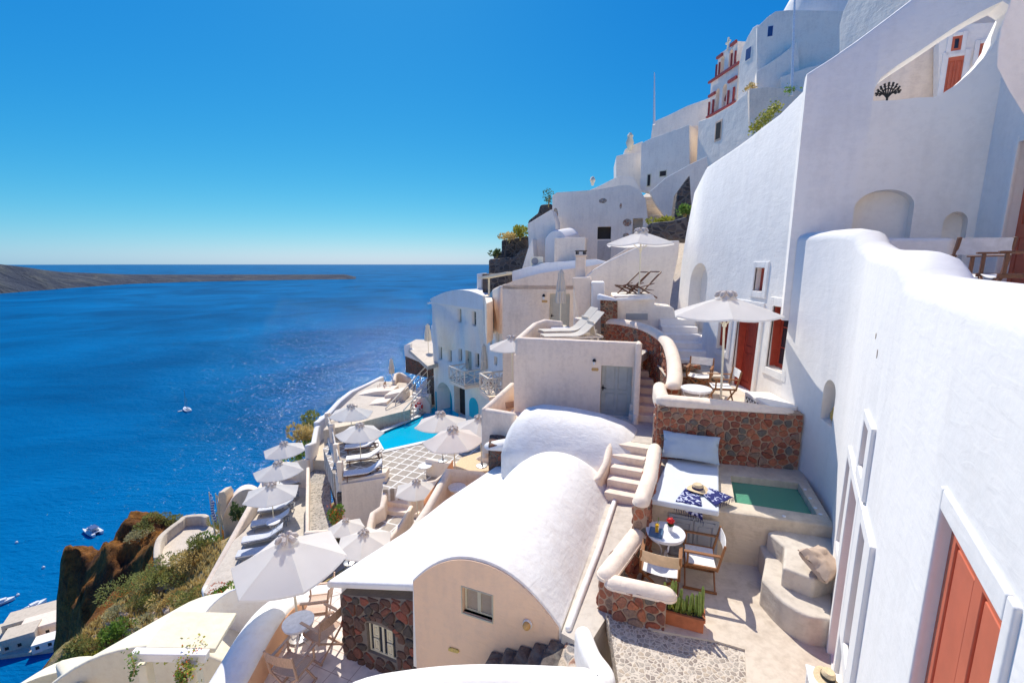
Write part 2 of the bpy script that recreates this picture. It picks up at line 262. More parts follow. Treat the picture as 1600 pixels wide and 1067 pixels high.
# ------------------------------------------------------------------ mesh helpers
def link(o, parent=None):
    COL.objects.link(o)
    if parent is not None: o.parent = parent
    return o
def tag(o, label=None, cat=None, group=None, kind=None):
    if label: o['label'] = label
    if cat: o['category'] = cat
    if group: o['group'] = group
    if kind: o['kind'] = kind
    return o
def thing(name, label, cat, loc=(0, 0, 0), rz=0, group=None):
    o = bpy.data.objects.new(name, None); o.empty_display_size = .2
    o.location = loc; o.rotation_euler = (0, 0, rz); link(o); return tag(o, label, cat, group)
class MB:
    def __init__(s): s.v = []; s.f = []
    def add(s, vs, fs):
        b = len(s.v); s.v += [tuple(v) for v in vs]; s.f += [tuple(b+i for i in f) for f in fs]; return s
    def box(s, c, size, rz=0, M=None):
        hx, hy, hz = size[0]/2, size[1]/2, size[2]/2
        m = M if M is not None else Matrix.Rotation(rz, 3, 'Z')
        vs = [Vector(c)+m@Vector((x*hx, y*hy, z*hz)) for x in (-1, 1) for y in (-1, 1) for z in (-1, 1)]
        return s.add(vs, [(0, 1, 3, 2), (4, 6, 7, 5), (0, 4, 5, 1), (2, 3, 7, 6), (0, 2, 6, 4), (1, 5, 7, 3)])
    def bar(s, a, b, w, h=None, up=(0, 0, 1)):
        a, b = Vector(a), Vector(b); d = (b-a); L = d.length
        if L < 1e-6: return s
        d.normalize(); u = Vector(up)
        if abs(d.dot(u)) > .98: u = Vector((0, 1, 0))
        x = d.cross(u).normalized(); y = x.cross(d).normalized()
        return s.box((a+b)/2, (w, L, h or w), M=Matrix((x, d, y)).transposed())
    def tube(s, pts, r, n=8, cap=True):
        pts = [Vector(p) for p in pts]; rs = r if isinstance(r, (list, tuple)) else [r]*len(pts)
        rings = []
        for i, p in enumerate(pts):
            d = (pts[min(i+1, len(pts)-1)]-pts[max(i-1, 0)]).normalized()
            u = Vector((0, 0, 1)) if abs(d.z) < .95 else Vector((1, 0, 0))
            x = d.cross(u).normalized(); y = x.cross(d).normalized()
            rings.append([p+(x*math.cos(2*math.pi*k/n)+y*math.sin(2*math.pi*k/n))*rs[i] for k in range(n)])
        return s.loft(rings, True, cap)
    def loft(s, rings, closed=True, cap=True):
        b = len(s.v); n = len(rings[0])
        for r in rings: s.v += [tuple(p) for p in r]
        for i in range(len(rings)-1):
            for k in range(n if closed else n-1):
                k2 = (k+1) % n
                s.f.append((b+i*n+k, b+i*n+k2, b+(i+1)*n+k2, b+(i+1)*n+k))
        if cap:
            s.f.append(tuple(b+k for k in range(n))[::-1]); s.f.append(tuple(b+(len(rings)-1)*n+k for k in range(n)))
        return s
    def lathe(s, prof, c=(0, 0, 0), n=20):
        c = Vector(c); rings = [[c+Vector((r*math.cos(2*math.pi*k/n), r*math.sin(2*math.pi*k/n), z)) for k in range(n)] for r, z in prof]
        return s.loft(rings, True, True)
    def prism(s, poly, z0, z1):
        n = len(poly)
        zt = z1 if isinstance(z1, (list, tuple)) else [z1]*n; zb = z0 if isinstance(z0, (list, tuple)) else [z0]*n
        vs = [(p[0], p[1], zb[i]) for i, p in enumerate(poly)]+[(p[0], p[1], zt[i]) for i, p in enumerate(poly)]
        fs = [tuple(range(n))[::-1], tuple(range(n, 2*n))]+[(i, (i+1) % n, n+(i+1) % n, n+i) for i in range(n)]
        return s.add(vs, fs)
    def ext(s, poly3, vec):
        """solid from a 3-D outline pushed along vec"""
        n = len(poly3); v = Vector(vec)
        vs = [Vector(p) for p in poly3]+[Vector(p)+v for p in poly3]
        return s.add(vs, [tuple(range(n))[::-1], tuple(range(n, 2*n))]+[(i, (i+1) % n, n+(i+1) % n, n+i) for i in range(n)])
    def ball(s, c, r, n=10, m=7, sq=(1, 1, 1)):
        c = Vector(c); rings = []
        for j in range(m+1):
            a = math.pi*(j+.04)/(m+.08)-math.pi/2
            rings.append([c+Vector((math.cos(a)*math.cos(2*math.pi*k/n)*r*sq[0], math.cos(a)*math.sin(2*math.pi*k/n)*r*sq[1], math.sin(a)*r*sq[2])) for k in range(n)])
        return s.loft(rings, True, True)
    def build(s, name, mat, parent=None, bevel=0, seg=2, smooth=None, loc=None):
        me = bpy.data.meshes.new(name)
        vs = s.v
        o = bpy.data.objects.new(name, me)
        if loc is None and parent is None and vs:
            xs = np.array(vs); loc = ((xs[:, 0].min()+xs[:, 0].max())/2, (xs[:, 1].min()+xs[:, 1].max())/2, xs[:, 2].min())
        if loc is not None:
            l = Vector(loc); vs = [tuple(Vector(v)-l) for v in vs]; o.location = l
        me.from_pydata(vs, [], s.f); me.validate()
        bm = bmesh.new(); bm.from_mesh(me); bmesh.ops.recalc_face_normals(bm, faces=bm.faces); bm.to_mesh(me); bm.free()
        me.materials.append(MATS[mat])
        link(o, parent)
        if bevel:
            md = o.modifiers.new('Bevel', 'BEVEL'); md.width = bevel; md.segments = seg; md.limit_method = 'ANGLE'; md.angle_limit = R(38); md.harden_normals = False
        if smooth or (smooth is None and bevel):
            for p in me.polygons: p.use_smooth = True
            me.set_sharp_from_angle(angle=R(180 if bevel else 40))
            if bevel:
                wn = o.modifiers.new('wn', 'WEIGHTED_NORMAL'); wn.keep_sharp = False
        return o
def cut(o, cutters):
    """carve openings, then leave a plain mesh behind"""
    for mb in cutters:
        c = MB(); c.v = mb.v; c.f = mb.f
        co = c.build('cutter', 'white', o.parent, smooth=False, loc=(0, 0, 0))
        md = o.modifiers.new('b', 'BOOLEAN'); md.operation = 'DIFFERENCE'; md.solver = 'EXACT'; md.object = co
        bpy.context.view_layer.update()
        dg = bpy.context.evaluated_depsgraph_get()
        me = bpy.data.meshes.new_from_object(o.evaluated_get(dg)); me.name = o.name
        o.modifiers.clear(); o.data = me
        cm = co.data; bpy.data.objects.remove(co); bpy.data.meshes.remove(cm)
    for p in o.data.polygons: p.use_smooth = True
    o.data.set_sharp_from_angle(angle=R(35))
    return o
def archbox(P, e, n, w, h, depth, rise, seg=12, before=.3):
    """cutter: opening of width w centred on P (sill level), running along e, pushed along n by depth, arched top"""
    P = Vector(P); e = Vector(e).normalized(); n = Vector(n).normalized(); up = Vector((0, 0, 1))
    pts = [P-e*w/2, P+e*w/2, P+e*w/2+up*(h-rise)]
    if rise > 0:
        for k in range(1, seg): a = math.pi*k/seg; pts.append(P+e*(w/2*math.cos(a))+up*(h-rise+rise*math.sin(a)))
    pts.append(P-e*w/2+up*(h-rise))
    return MB().ext([p-n*before for p in pts], n*(depth+before))
def spline(pts, n=6):
    pts = [Vector(p) for p in pts]; out = []
    P = [pts[0]*2-pts[1]]+pts+[pts[-1]*2-pts[-2]]
    for i in range(1, len(P)-2):
        for k in range(n):
            t = k/n; a, b, c, d = P[i-1], P[i], P[i+1], P[i+2]
            out.append(.5*((2*b)+(c-a)*t+(2*a-5*b+4*c-d)*t*t+(3*b-a-3*c+d)*t**3))
    out.append(pts[-1]); return out
def ribbon(pts, th, zb, cap=1.0, n=7, mb=None, ends=True):
    """plastered wall along a path: straight sides, rounded top, rounded ends. pts carry the crest height"""
    mb = mb or MB(); pts = [Vector(p) for p in pts]
    if ends:
        for side in (0, -1):
            a, b = (pts[0], pts[1]) if side == 0 else (pts[-1], pts[-2])
            d = a-b; d.z = 0; d.normalize()
            ex = [(a+d*(th/2*math.sin(q)), math.cos(q)) for q in (R(30), R(55), R(75), R(88))]
            if side == 0: head = ex[::-1]
            else: tail = ex
        seq = [(p, c) for p, c in head]+[(p, 1) for p in pts]+[(p, c) for p, c in tail]
    else: seq = [(p, 1) for p in pts]
    zbs = zb if isinstance(zb, (list, tuple)) else None
    rings = []
    for i, (p, sc) in enumerate(seq):
        j0, j1 = max(i-1, 0), min(i+1, len(seq)-1)
        d1 = (p-seq[j0][0]); d2 = (seq[j1][0]-p); d1.z = d2.z = 0
        d = ((d1.normalized() if d1.length > 1e-6 else Vector()) + (d2.normalized() if d2.length > 1e-6 else Vector()))
        d.normalize(); x = Vector((d.y, -d.x, 0))
        mit = 1
        if d1.length > 1e-6 and sc == 1: mit = min(1.6, 1/max(.5, d.dot(d1.normalized())))
        w = th/2*sc*mit; r = th/2*cap
        if zbs:
            k = (i-(4 if ends else 0)); k = max(0, min(len(zbs)-1, k)); z0 = zbs[k]
        else: z0 = zb
        top = p.z-r*(1-sc)
        ring = [Vector((p.x, p.y, z0))-x*w]
        for q in range(n+1):
            a = math.pi*q/n
            ring.append(Vector((p.x, p.y, top-r*sc*(1-math.sin(a))))-x*(w*math.cos(a)))
        ring.append(Vector((p.x, p.y, z0))+x*w)
        rings.append(ring)
    mb.loft(rings, True, True); return mb
def wall(name, label, pts, th, zb, mat='cream', cap=1.0, cat='wall', sm=0, parent=None, ends=True, group=None):
    if sm: pts = spline(pts, sm)
    o = ribbon(pts, th, zb, cap, ends=ends).build(name, mat, parent, smooth=True)
    if parent is None: tag(o, label, cat, group)
    return o
def capped(name, label, pts, th, zb, capth, caph, smat='redstone', cmat='cream', sm=0, cat='wall', cell=.145):
    """rubble wall under a rounded plaster coping"""
    if sm: pts = spline(pts, sm)
    t = thing(name, label, cat, (pts[0][0], pts[0][1], zb if not isinstance(zb, list) else zb[0]))
    inv = -Vector(t.location)
    body = [Vector(p)-Vector((0, 0, caph*.8)) for p in pts]
    zb2 = [z+inv.z for z in zb] if isinstance(zb, list) else zb+inv.z
    ribbon([p+inv for p in body], th, zb2, .05, n=3, ends=False).build('mortar_core', 'mortar', t)
    zlo = zb if not isinstance(zb, list) else min(zb)
    for sd_ in (1, -1): rubble('stone_face', body, max(zlo, min(p.z for p in body)-1.6), [p.z-.01 for p in body], sd_*th/2, cell, 'redrocks', t, inv, seed=int(abs(pts[0][0])*100)+sd_)
    for e0, e1 in ((body[0], body[1]), (body[-1], body[-2])):
        d_ = (e0-e1); d_.z = 0; d_.normalize(); x_ = Vector((d_.y, -d_.x, 0)); rubble('stone_end', [e0-x_*th/2*-1, e0+x_*th/2*-1], max(zlo, e0.z-1.6), e0.z-.01, -.0001, cell, 'redrocks', t, inv, seed=3)
    zc = [p[2]-caph+inv.z for p in pts]
    ribbon([Vector(p)+inv for p in pts], capth, zc, 1.0, n=8).build('coping', cmat, t, smooth=True)
    return t
def rubble(name, pts, z0, z1, off, cell, mat, parent, inv=Vector(), seed=1, skip=None, h=.035):
    """real projecting stones on an upright face that follows a path in plan; off = distance of the face from the path"""
    rn = random.Random(seed); P = [Vector((p[0], p[1], 0)) for p in pts]; cum = [0]
    for a, b in zip(P, P[1:]): cum.append(cum[-1]+(b-a).length)
    L = cum[-1]; z1s = z1 if isinstance(z1, (list, tuple)) else [z1]*len(P)
    def at(s_, z, o_):
        i = max(0, min(len(P)-2, next((k for k in range(len(cum)-1) if cum[k+1] >= s_), len(P)-2))); f = (s_-cum[i])/max(1e-6, cum[i+1]-cum[i])
        d = (P[i+1]-P[i]).normalized(); n_ = Vector((d.y, -d.x, 0)); p = P[i]+(P[i+1]-P[i])*f+n_*((off+o_) if off >= 0 else (off-o_)); return Vector((p.x, p.y, z))+inv
    zt = lambda s_: float(np.interp(s_, cum, z1s))
    cw, ch = cell*1.25, cell*.88; sites = []
    for j in range(-1, int((max(z1s)-z0)/ch)+2):
        x = -cw+rn.uniform(0, cw)
        while x < L+cw: sites.append((x+rn.uniform(-.28, .28)*cw, z0+ch*(j+.5)+rn.uniform(-.22, .22)*ch)); x += cw*rn.choice((.62, .85, 1, 1.25, 1.5))
    mb = MB()
    for (sx, sz) in sites:
        if not (-.2*cw < sx < L+.2*cw): continue
        top_ = zt(sx); poly_ = [(max(0, sx-2*cw), z0), (min(L, sx+2*cw), z0), (min(L, sx+2*cw), top_), (max(0, sx-2*cw), top_)]
        for (qx, qz) in sites:
            if (qx, qz) == (sx, sz) or abs(qx-sx) > 3.2*cw or abs(qz-sz) > 3*ch: continue
            mx_, mz_ = (sx+qx)/2, (sz+qz)/2; dx, dz = qx-sx, (qz-sz); out = []
            for (ax, az), (bx, bz) in zip(poly_, poly_[1:]+poly_[:1]):
                da = (ax-mx_)*dx+(az-mz_)*dz; db = (bx-mx_)*dx+(bz-mz_)*dz
                if da <= 0: out.append((ax, az))
                if da*db < 0: t_ = da/(da-db); out.append((ax+(bx-ax)*t_, az+(bz-az)*t_))
            poly_ = out
            if len(poly_) < 3: break
        if len(poly_) < 3: continue
        cx = sum(p[0] for p in poly_)/len(poly_); cz = sum(p[1] for p in poly_)/len(poly_)
        ar_ = abs(sum(a[0]*b[1]-b[0]*a[1] for a, b in zip(poly_, poly_[1:]+poly_[:1])))/2
        if ar_ < .12*cw*ch or (skip and skip(cx, cz)): continue
        g = 1-.10*cell/math.sqrt(ar_)-.03; q = [(cx+(x-cx)*g, cz+(z-cz)*g) for x, z in poly_]
        for _ in range(rn.choice((1, 1, 2))): q = [w_ for a, b in zip(q, q[1:]+q[:1]) for w_ in ((a[0]*.76+b[0]*.24, a[1]*.76+b[1]*.24), (a[0]*.24+b[0]*.76, a[1]*.24+b[1]*.76))]
        hh = h*rn.uniform(.5, 1.3); tl = rn.uniform(-.25, .25), rn.uniform(-.25, .25)
        rings = []
        for sc, o_ in ((1, -.01), (.98, .45), (.88, .85), (.55, 1.0)):
            rings.append([at(cx+(x-cx)*sc, cz+(z-cz)*sc, hh*o_*(1+tl[0]*(x-cx)/cw*2+tl[1]*(z-cz)/ch*2+.15*rn.uniform(-1, 1))) for x, z in q])
        mb.loft(rings, True, True)
    return mb.build(name, mat, parent, smooth=True)
def block(name, label, poly, z0, z1, mat='white', bev=.06, cat='house', parent=None, kind=None):
    o = MB().prism(poly, z0, z1).build(name, mat, parent, bevel=bev, seg=3)
    if kind: tag(o, None, None, None, kind)
    elif parent is None: tag(o, label, cat)
    return o
def stairs(name, label, P0, e, run, rise, n, w, zb, mat='cream', bev=.02, mat_side=None, curl=0):
    """steps climbing from P0 along e; w to the right of travel"""
    e = Vector(e).normalized(); x = Vector((e.y, -e.x, 0)); mb = MB()
    for k in range(n):
        a = P0+e*(run*k); b = P0+e*(run*(k+1)+(.0 if k < n-1 else 0)); q = [a, a+x*w, b+x*w, b]
        mb.prism([(p.x, p.y) for p in q], zb, P0.z+rise*(k+1)-0.0005*k)
    o = mb.build(name, mat, None, bevel=bev, seg=2); tag(o, label, 'stairs'); return o
def floor(name, poly, z, mat, th=.3):
    return tag(MB().prism([(p[0], p[1]) for p in poly], z-th, z).build(name, mat, None, smooth=False), None, None, None, 'structure')
#BODY
# ================================================================== SETTING
SEA = -137.0
def gridmesh(name, X, Y, Z, mat, kind='structure', smooth=True):
    ny, nx = X.shape
    vs = [(float(X[j, i]), float(Y[j, i]), float(Z[j, i])) for j in range(ny) for i in range(nx)]
    fs = [(j*nx+i, j*nx+i+1, (j+1)*nx+i+1, (j+1)*nx+i) for j in range(ny-1) for i in range(nx-1)]
    me = bpy.data.meshes.new(name); me.from_pydata(vs, [], fs); me.materials.append(MATS[mat])
    for p in me.polygons: p.use_smooth = smooth
    o = bpy.data.objects.new(name, me); link(o); tag(o, None, None, None, kind); return o
me = bpy.data.meshes.new('sea'); me.from_pydata([(-60000, -3000, SEA), (60000, -3000, SEA), (60000, 70000, SEA), (-60000, 70000, SEA)], [], [(0, 1, 2, 3)])
me.materials.append(MATS['sea']); tag(link(bpy.data.objects.new('sea', me)), None, None, None, 'structure')

# far island: shoreline and crest, each on its own distance
shore = [(-420, 478, 1), (-200, 470, 1), (0, 459, 1), (100, 451, 1), (200, 444, 1), (300, 440.5, 1), (400, 438.5, 1), (480, 437, 1), (540, 436.5, 1), (556, 436, 1)]
crest = [380, 392, 411, 425, 429.5, 430, 430, 430, 430, 434.5]
nx, ny = 220, 22
SX = np.linspace(-420, 556, nx); XX = np.zeros((ny, nx)); YY = XX.copy(); ZZ = XX.copy()
sy = np.interp(SX, [s[0] for s in shore], [s[1] for s in shore]); cy = np.interp(SX, [s[0] for s in shore], crest)
for i, x in enumerate(SX):
    s = A(x, sy[i], z=SEA); back = Vector((s.x, s.y, 0)).normalized()
    endf = min(1, (556-x)/60.0+.15)
    setb = 420*endf
    c = A(x, cy[i], Y=s.y+back.y*setb); H = c.z-SEA
    for j in range(ny):
        t = j/(ny-1)
        if t < .45: q = t/.45; hh = H*(q**.75); off = setb*q
        elif t < .7: q = (t-.45)/.25; hh = H*(1-.05*q); off = setb+500*q
        else: q = (t-.7)/.3; hh = H*.95*(1-q)-5*q; off = setb+500+500*q
        p = Vector((s.x, s.y, 0))+back*off
        nz = noise.fractal(Vector((p.x, p.y, 0))/260, 1.0, 2.0, 5)*H*.16*math.sin(math.pi*min(1, t/.5)) if t < .5 else 0
        gul = abs(noise.noise(Vector((p.x/120, p.y/500, 3))))*H*.22*math.sin(math.pi*min(1, t/.45)) if t < .45 else 0
        XX[j, i] = p.x; YY[j, i] = p.y; ZZ[j, i] = SEA-2+max(0, hh)+nz-gul
gridmesh('island', XX, YY, ZZ, 'island')

# headland and the slope the village stands on
ctl = []
def c(x, y, d): p = A(x, y, d=d); ctl.append((p.x, p.y, p.z))
for a in [(300, 875, 29), (250, 935, 27), (200, 962, 26), (150, 1018, 24), (100, 1064, 23), (330, 905, 26), (345, 860, 29), (225, 905, 34), (170, 960, 32)]: c(*a)
for a in [(190, 925, 46), (140, 975, 47), (110, 1010, 50)]: c(*a)
for a in [(300, 828, 47), (250, 832, 50), (215, 838, 54), (180, 850, 58), (140, 872, 60), (110, 895, 60), (250, 880, 44), (200, 885, 50), (150, 905, 55), (96, 925, 58)]: c(*a)
for x, y, z in [(-62, 44, -95), (-52, 38, -90), (-60, 30, -100), (-75, 60, -128), (-70, 48, -132), (-62, 78, -135), (-45, 80, -125), (-35, 85, -135), (-45, 62, -48), (-80, 35, -134), (-90, 20, -136), (-60, 15, -112), (-45, 15, -75), (-38, 24, -48), (-30, 12, -32), (-40, 5, -60), (-90, 60, -142), (-60, 100, -145), (-30, 100, -143), (-120, 50, -145), (-110, 10, -143), (-80, 0, -135)]:
    ctl.append((x, y, z))
for x, y, z in [(3, 6, -6.6), (0, 6, -8), (-3, 8, -10), (0, 14, -9.5), (-6, 6, -12), (-10, 8, -15), (-8, 14, -13), (-6, 25, -14), (-11, 22, -17), (-12, 27, -17), (-16, 22, -19), (-17, 30, -20), (0, 35, -13.5), (-4, 42, -14), (-11, 38, -16), (-16, 38, -26), (-24, 38, -45),
                (6, 12, -6), (9, 20, -4), (6, 22, -6), (12, 30, -1), (4, 32, -6), (-1, 45, -12), (3, 45, -4), (20, 45, 8), (25, 60, 14), (12, 50, 3.5), (20, 10, 2), (15, 5, -4), (20, 25, 7), (6, 65, -6), (0, 62, -25), (-8, 55, -40), (-14, 60, -70), (0, 80, -75), (15, 80, -15), (30, 80, 8), (15, 120, -60), (0, 120, -135), (40, 120, -20), (20, -5, -6), (0, -5, -10), (-10, -5, -18), (-25, -5, -35), (60, 30, 10), (60, 90, 5), (60, -5, 0), (80, 140, -10), (-20, 140, -150), (30, 160, -120)]:
    ctl.append((x, y, z))
C3 = np.array(ctl); P2 = C3[:, :2]
Dm = np.sqrt(((P2[:, None]-P2[None])**2).sum(-1)+4.0)
wts = np.linalg.solve(np.block([[Dm, np.ones((len(P2), 1))], [np.ones((1, len(P2))), np.zeros((1, 1))]])+np.diag([1e-3]*len(P2)+[0]), np.append(C3[:, 2], 0))
def terr(x, y):
    dd = np.sqrt((P2[:, 0]-x)**2+(P2[:, 1]-y)**2+4.0); return float(dd@wts[:-1]+wts[-1])
def terrn(x, y):
    z = terr(x, y)
    nz = noise.fractal(Vector((x, y, z*.4))/9, .9, 2.0, 6)
    fade = min(1, max(0, (math.hypot(x, y)-22)/25))
    fade *= 1 if x < -14 or y > 60 else .25
    rg = abs(noise.noise(Vector((x, y, z*.8))/3.2))*2.4+abs(noise.noise(Vector((x, y, z*1.5))/1.3))*.9 if fade > .3 and x < -20 else .6
    st = math.sin(z*1.1+nz*3)*.5 if fade > .3 and x < -20 else 0
    return z+nz*3.4*fade-(rg-.6)*fade+st*fade+noise.fractal(Vector((x, y, 7))/1.8, .8, 2.0, 4)*.35*min(1, fade*3+.1)
xs = np.concatenate([np.linspace(-130, -70, 50), np.linspace(-69.8, -20, 230), np.linspace(-19.7, 10, 80), np.linspace(12, 90, 40)])
ys = np.concatenate([np.linspace(-8, 100, 260), np.linspace(103, 165, 22)])
XX, YY = np.meshgrid(xs, ys); ZZ = np.array([[terrn(x, y) for x in xs] for y in ys])
hl = gridmesh('hillside', XX, YY, ZZ, 'cliff')
hl.data.materials.append(MATS['floor']); hl.data.materials.append(MATS['slope'])
for p in hl.data.polygons:                       # ground between the houses, made pale to bounce light onto them
    c_ = p.center
    if c_.x > -12.5+max(0, (c_.y-30))*.28 and c_.y < 62 and not (c_.x < -8 and c_.y < 20): p.material_index = 1
    elif c_.x > -27+noise.noise(c_*.2)*4 and c_.y < 34: p.material_index = 2

# unseen pale stepped blocks behind the viewpoint, added to bounce sunlight onto shaded walls
bounce_blocks = MB()
for k, (y0, y1, zt) in enumerate([(-3.0, -6, -3.2), (-6, -9, .0), (-9, -14, 4), (-14, -24, 8)]):
    bounce_blocks.prism([(-9+k*1.0, y0), (14, y0), (14, y1), (-9+k*1.0, y1)], -22, zt)
bounce_blocks.prism([(-14, -3.9), (-9.2, -3.9), (-9.2, -12), (-14, -12)], -26, -9); bounce_blocks.prism([(-20, -5), (-14.2, -5), (-14.2, -14), (-20, -14)], -34, -14)
tag(bounce_blocks.build('ground', 'cream', None), None, None, None, 'structure')  # added reflector steps, out of view

# ================================================================== NEAR PATIO (level -5.1)
PZ = -5.1
WE = Vector((.545, .838, 0)); WP = Vector((4.0, 4.8, 0)); WN = Vector((-.838, .545, 0))   # long right-hand wall
def W(t, z=0, out=0): return WP+WE*t+WN*out+Vector((0, 0, z))
sl1, sl2 = A(1120, 1001, z=PZ), A(1164, 1014, z=PZ)
floor('patio', [(2.0, 5.55), (1.5, 6.0), (2.45, 7.45), (5.6, 7.1), W(-5.4, 0, -.1)[:2], A(1168, 1110, z=PZ)[:2], sl2[:2], sl1[:2]], PZ, 'floor', .25)
floor('pebble_paving', [A(1168, 1130, z=PZ-.03)[:2], sl2[:2], sl1[:2], (2.2, 5.5), (1.4, 5.9), A(955, 985, z=PZ)[:2], A(972, 1100, z=PZ)[:2]], PZ-.03, 'pebble', .3)

hs_ = None
# right-hand house: long whitewashed wall with doors and windows
t = thing('white_house', 'large whitewashed house wall filling the right edge with brick red door and framed window group', 'house', W(0, PZ))
inv = -Vector(t.location); hs_ = t; inv0 = inv
def loc(v): return Vector(v)+inv
def topz(tt): return float(np.interp(tt, [-6, -.95, -.75, -.45, -.1, 1.35, 2.4, 2.85], [-.12, -.10, .0, .10, .13, .17, .22, .26]))
path = [W(q, topz(q), -.25) for q in list(np.linspace(-5.6, -1.2, 7))+list(np.linspace(-1.0, 0, 12))+list(np.linspace(.3, 2.7, 8))]+[Vector((5.89, 7.42, .38)), Vector((5.96, 7.62, .54)), Vector((6.06, 8.0, .60)), Vector((6.13, 8.4, .62)), Vector((6.15, 8.9, .63)), Vector((6.16, 9.5, .64))]
wb = ribbon([loc(p) for p in path], .5, PZ-1+inv.z, .75, n=8, ends=False)
wo = wb.build('wall', 'white_near', t, smooth=True)
def wcut(t0, t1, z0, z1, depth=.28):
    q = [loc(W((t0+t1)/2, z0))]; return archbox(q[0], WE, -WN, abs(t1-t0), z1-z0, depth, 0, before=.3)
cuts = [wcut(-4.02, -3.10, -3.4, -1.295), wcut(-.31, .40, PZ+.02, -2.6), wcut(.70, 1.12, -3.85, -2.6), wcut(-1.15, -.75, -4.0, -2.6), wcut(-.38, .03, -2.28, -1.75, .25)]
nx_ = Vector((5.90, 7.86, -2.87)); nd = Vector((.2, .98, 0)).normalized()
cuts.append(archbox(loc(Vector((5.67, 7.86, -2.87))), nd, Vector((.98, -.2, 0)), .52, .8, .42, .24))
cut(wo, cuts)
def frame(name, t0, t1, z0, z1, fw, out, mat='white_near', bottom=False, parent=t, L=None):
    L = L or (lambda tt, z, o: loc(W(tt, z, o)))
    mb = MB()
    def bx(a, b, c, d):
        pts = [L(a, c, -.02), L(b, c, -.02), L(b, d, -.02), L(a, d, -.02)]; pts2 = [L(a, c, out), L(b, c, out), L(b, d, out), L(a, d, out)]
        mb.add(pts+pts2, [(0, 1, 2, 3), (4, 5, 6, 7), (0, 1, 5, 4), (1, 2, 6, 5), (2, 3, 7, 6), (3, 0, 4, 7)])
    f = fw if isinstance(fw, (list, tuple)) else [fw]*4    # near, far, top, bottom
    bx(t0-f[0], t0, z0-(f[3] if bottom else 0), z1+f[2]); bx(t1, t1+f[1], z0-(f[3] if bottom else 0), z1+f[2]); bx(t0, t1, z1, z1+f[2])
    if bottom: bx(t0, t1, z0-f[3], z0)
    return mb.build(name, mat, parent, bevel=.012, seg=2)
frame('door_frame', -4.02, -3.10, -3.4, -1.295, [.075, .05, .12, 0], .022)
frame('door_frame', -.31, .40, PZ, -2.6, .14, .045)
frame('window_frame', .70, 1.12, -3.85, -2.6, [.16, .10, .14, .14], .04, bottom=True)
frame('window_frame', -1.15, -.75, -4.0, -2.6, [.32, .30, .14, .14], .043, bottom=True)
frame('window_frame', -.38, .03, -2.28, -1.75, [.24, .12, .11, .16], .04, bottom=True)
def leaf(name, L, t0, t1, z0, z1, o, mat, panels, parent, fr=.09, knob=None):
    """panelled door leaf on the face L(t,z,out)"""
    mb = MB()
    def bx(a, b, c, d, o0, o1):
        p = [L(a, c, o0), L(b, c, o0), L(b, d, o0), L(a, d, o0), L(a, c, o1), L(b, c, o1), L(b, d, o1), L(a, d, o1)]
        mb.add(p, [(0, 1, 2, 3), (4, 5, 6, 7), (0, 1, 5, 4), (1, 2, 6, 5), (2, 3, 7, 6), (3, 0, 4, 7)])
    bx(t0, t1, z0, z1, o-.05, o-.018)
    for (a, b, c, d) in panels:   # raised fields
        bx(t0+(t1-t0)*a+.02, t0+(t1-t0)*b-.02, z0+(z1-z0)*c+.02, z0+(z1-z0)*d-.02, o-.03, o-.006)
    # rails and stiles from panel gaps
    asz = sorted(set([p[0] for p in panels]+[p[1] for p in panels])); csz = sorted(set([p[2] for p in panels]+[p[3] for p in panels]))
    eg = [0]+asz+[1]
    for i in range(0, len(eg)-1, 2): bx(t0+(t1-t0)*eg[i], t0+(t1-t0)*eg[i+1], z0, z1, o-.03, o)
    eh = [0]+csz+[1]
    for i in range(0, len(eh)-1, 2): bx(t0, t1, z0+(z1-z0)*eh[i], z0+(z1-z0)*eh[i+1], o-.03, o-.001)
    d = mb.build('door', mat, parent, bevel=.006, seg=2)
    if name: d['label'] = name
    if knob:
        k = MB(); kp = L(t0+(t1-t0)*knob[0], z0+(z1-z0)*knob[1], o+.0); nn = (L(0, 0, 1)-L(0, 0, 0)).normalized(); q = (L(1, 0, 0)-L(0, 0, 0)).normalized()
        k.tube([kp, kp+nn*.05], .018); k.tube([kp+nn*.05, kp+nn*.06+q*.10], .012); k.tube([kp+nn*.002, kp+nn*.012], .045, n=10)
        k.tube([kp+Vector((0, 0, .09)), kp+Vector((0, 0, -.09))], .014)
        k.build('handle', knob[2], d, smooth=True)
    return d
LW = lambda tt, z, o: loc(W(tt, z, o))
P4 = [(.10, .44, .08, .44), (.56, .90, .08, .44), (.10, .44, .52, .94), (.56, .90, .52, .94)]
leaf('brick red panelled door with brass handle', LW, -4.02, -3.10, -3.4, -1.295, -.04, 'brickpaint', P4, t, knob=(.5, .615, 'brass'))
leaf('dark red door', LW, -.31, .40, PZ+.02, -2.6, -.22, 'redpaint', P4, t)
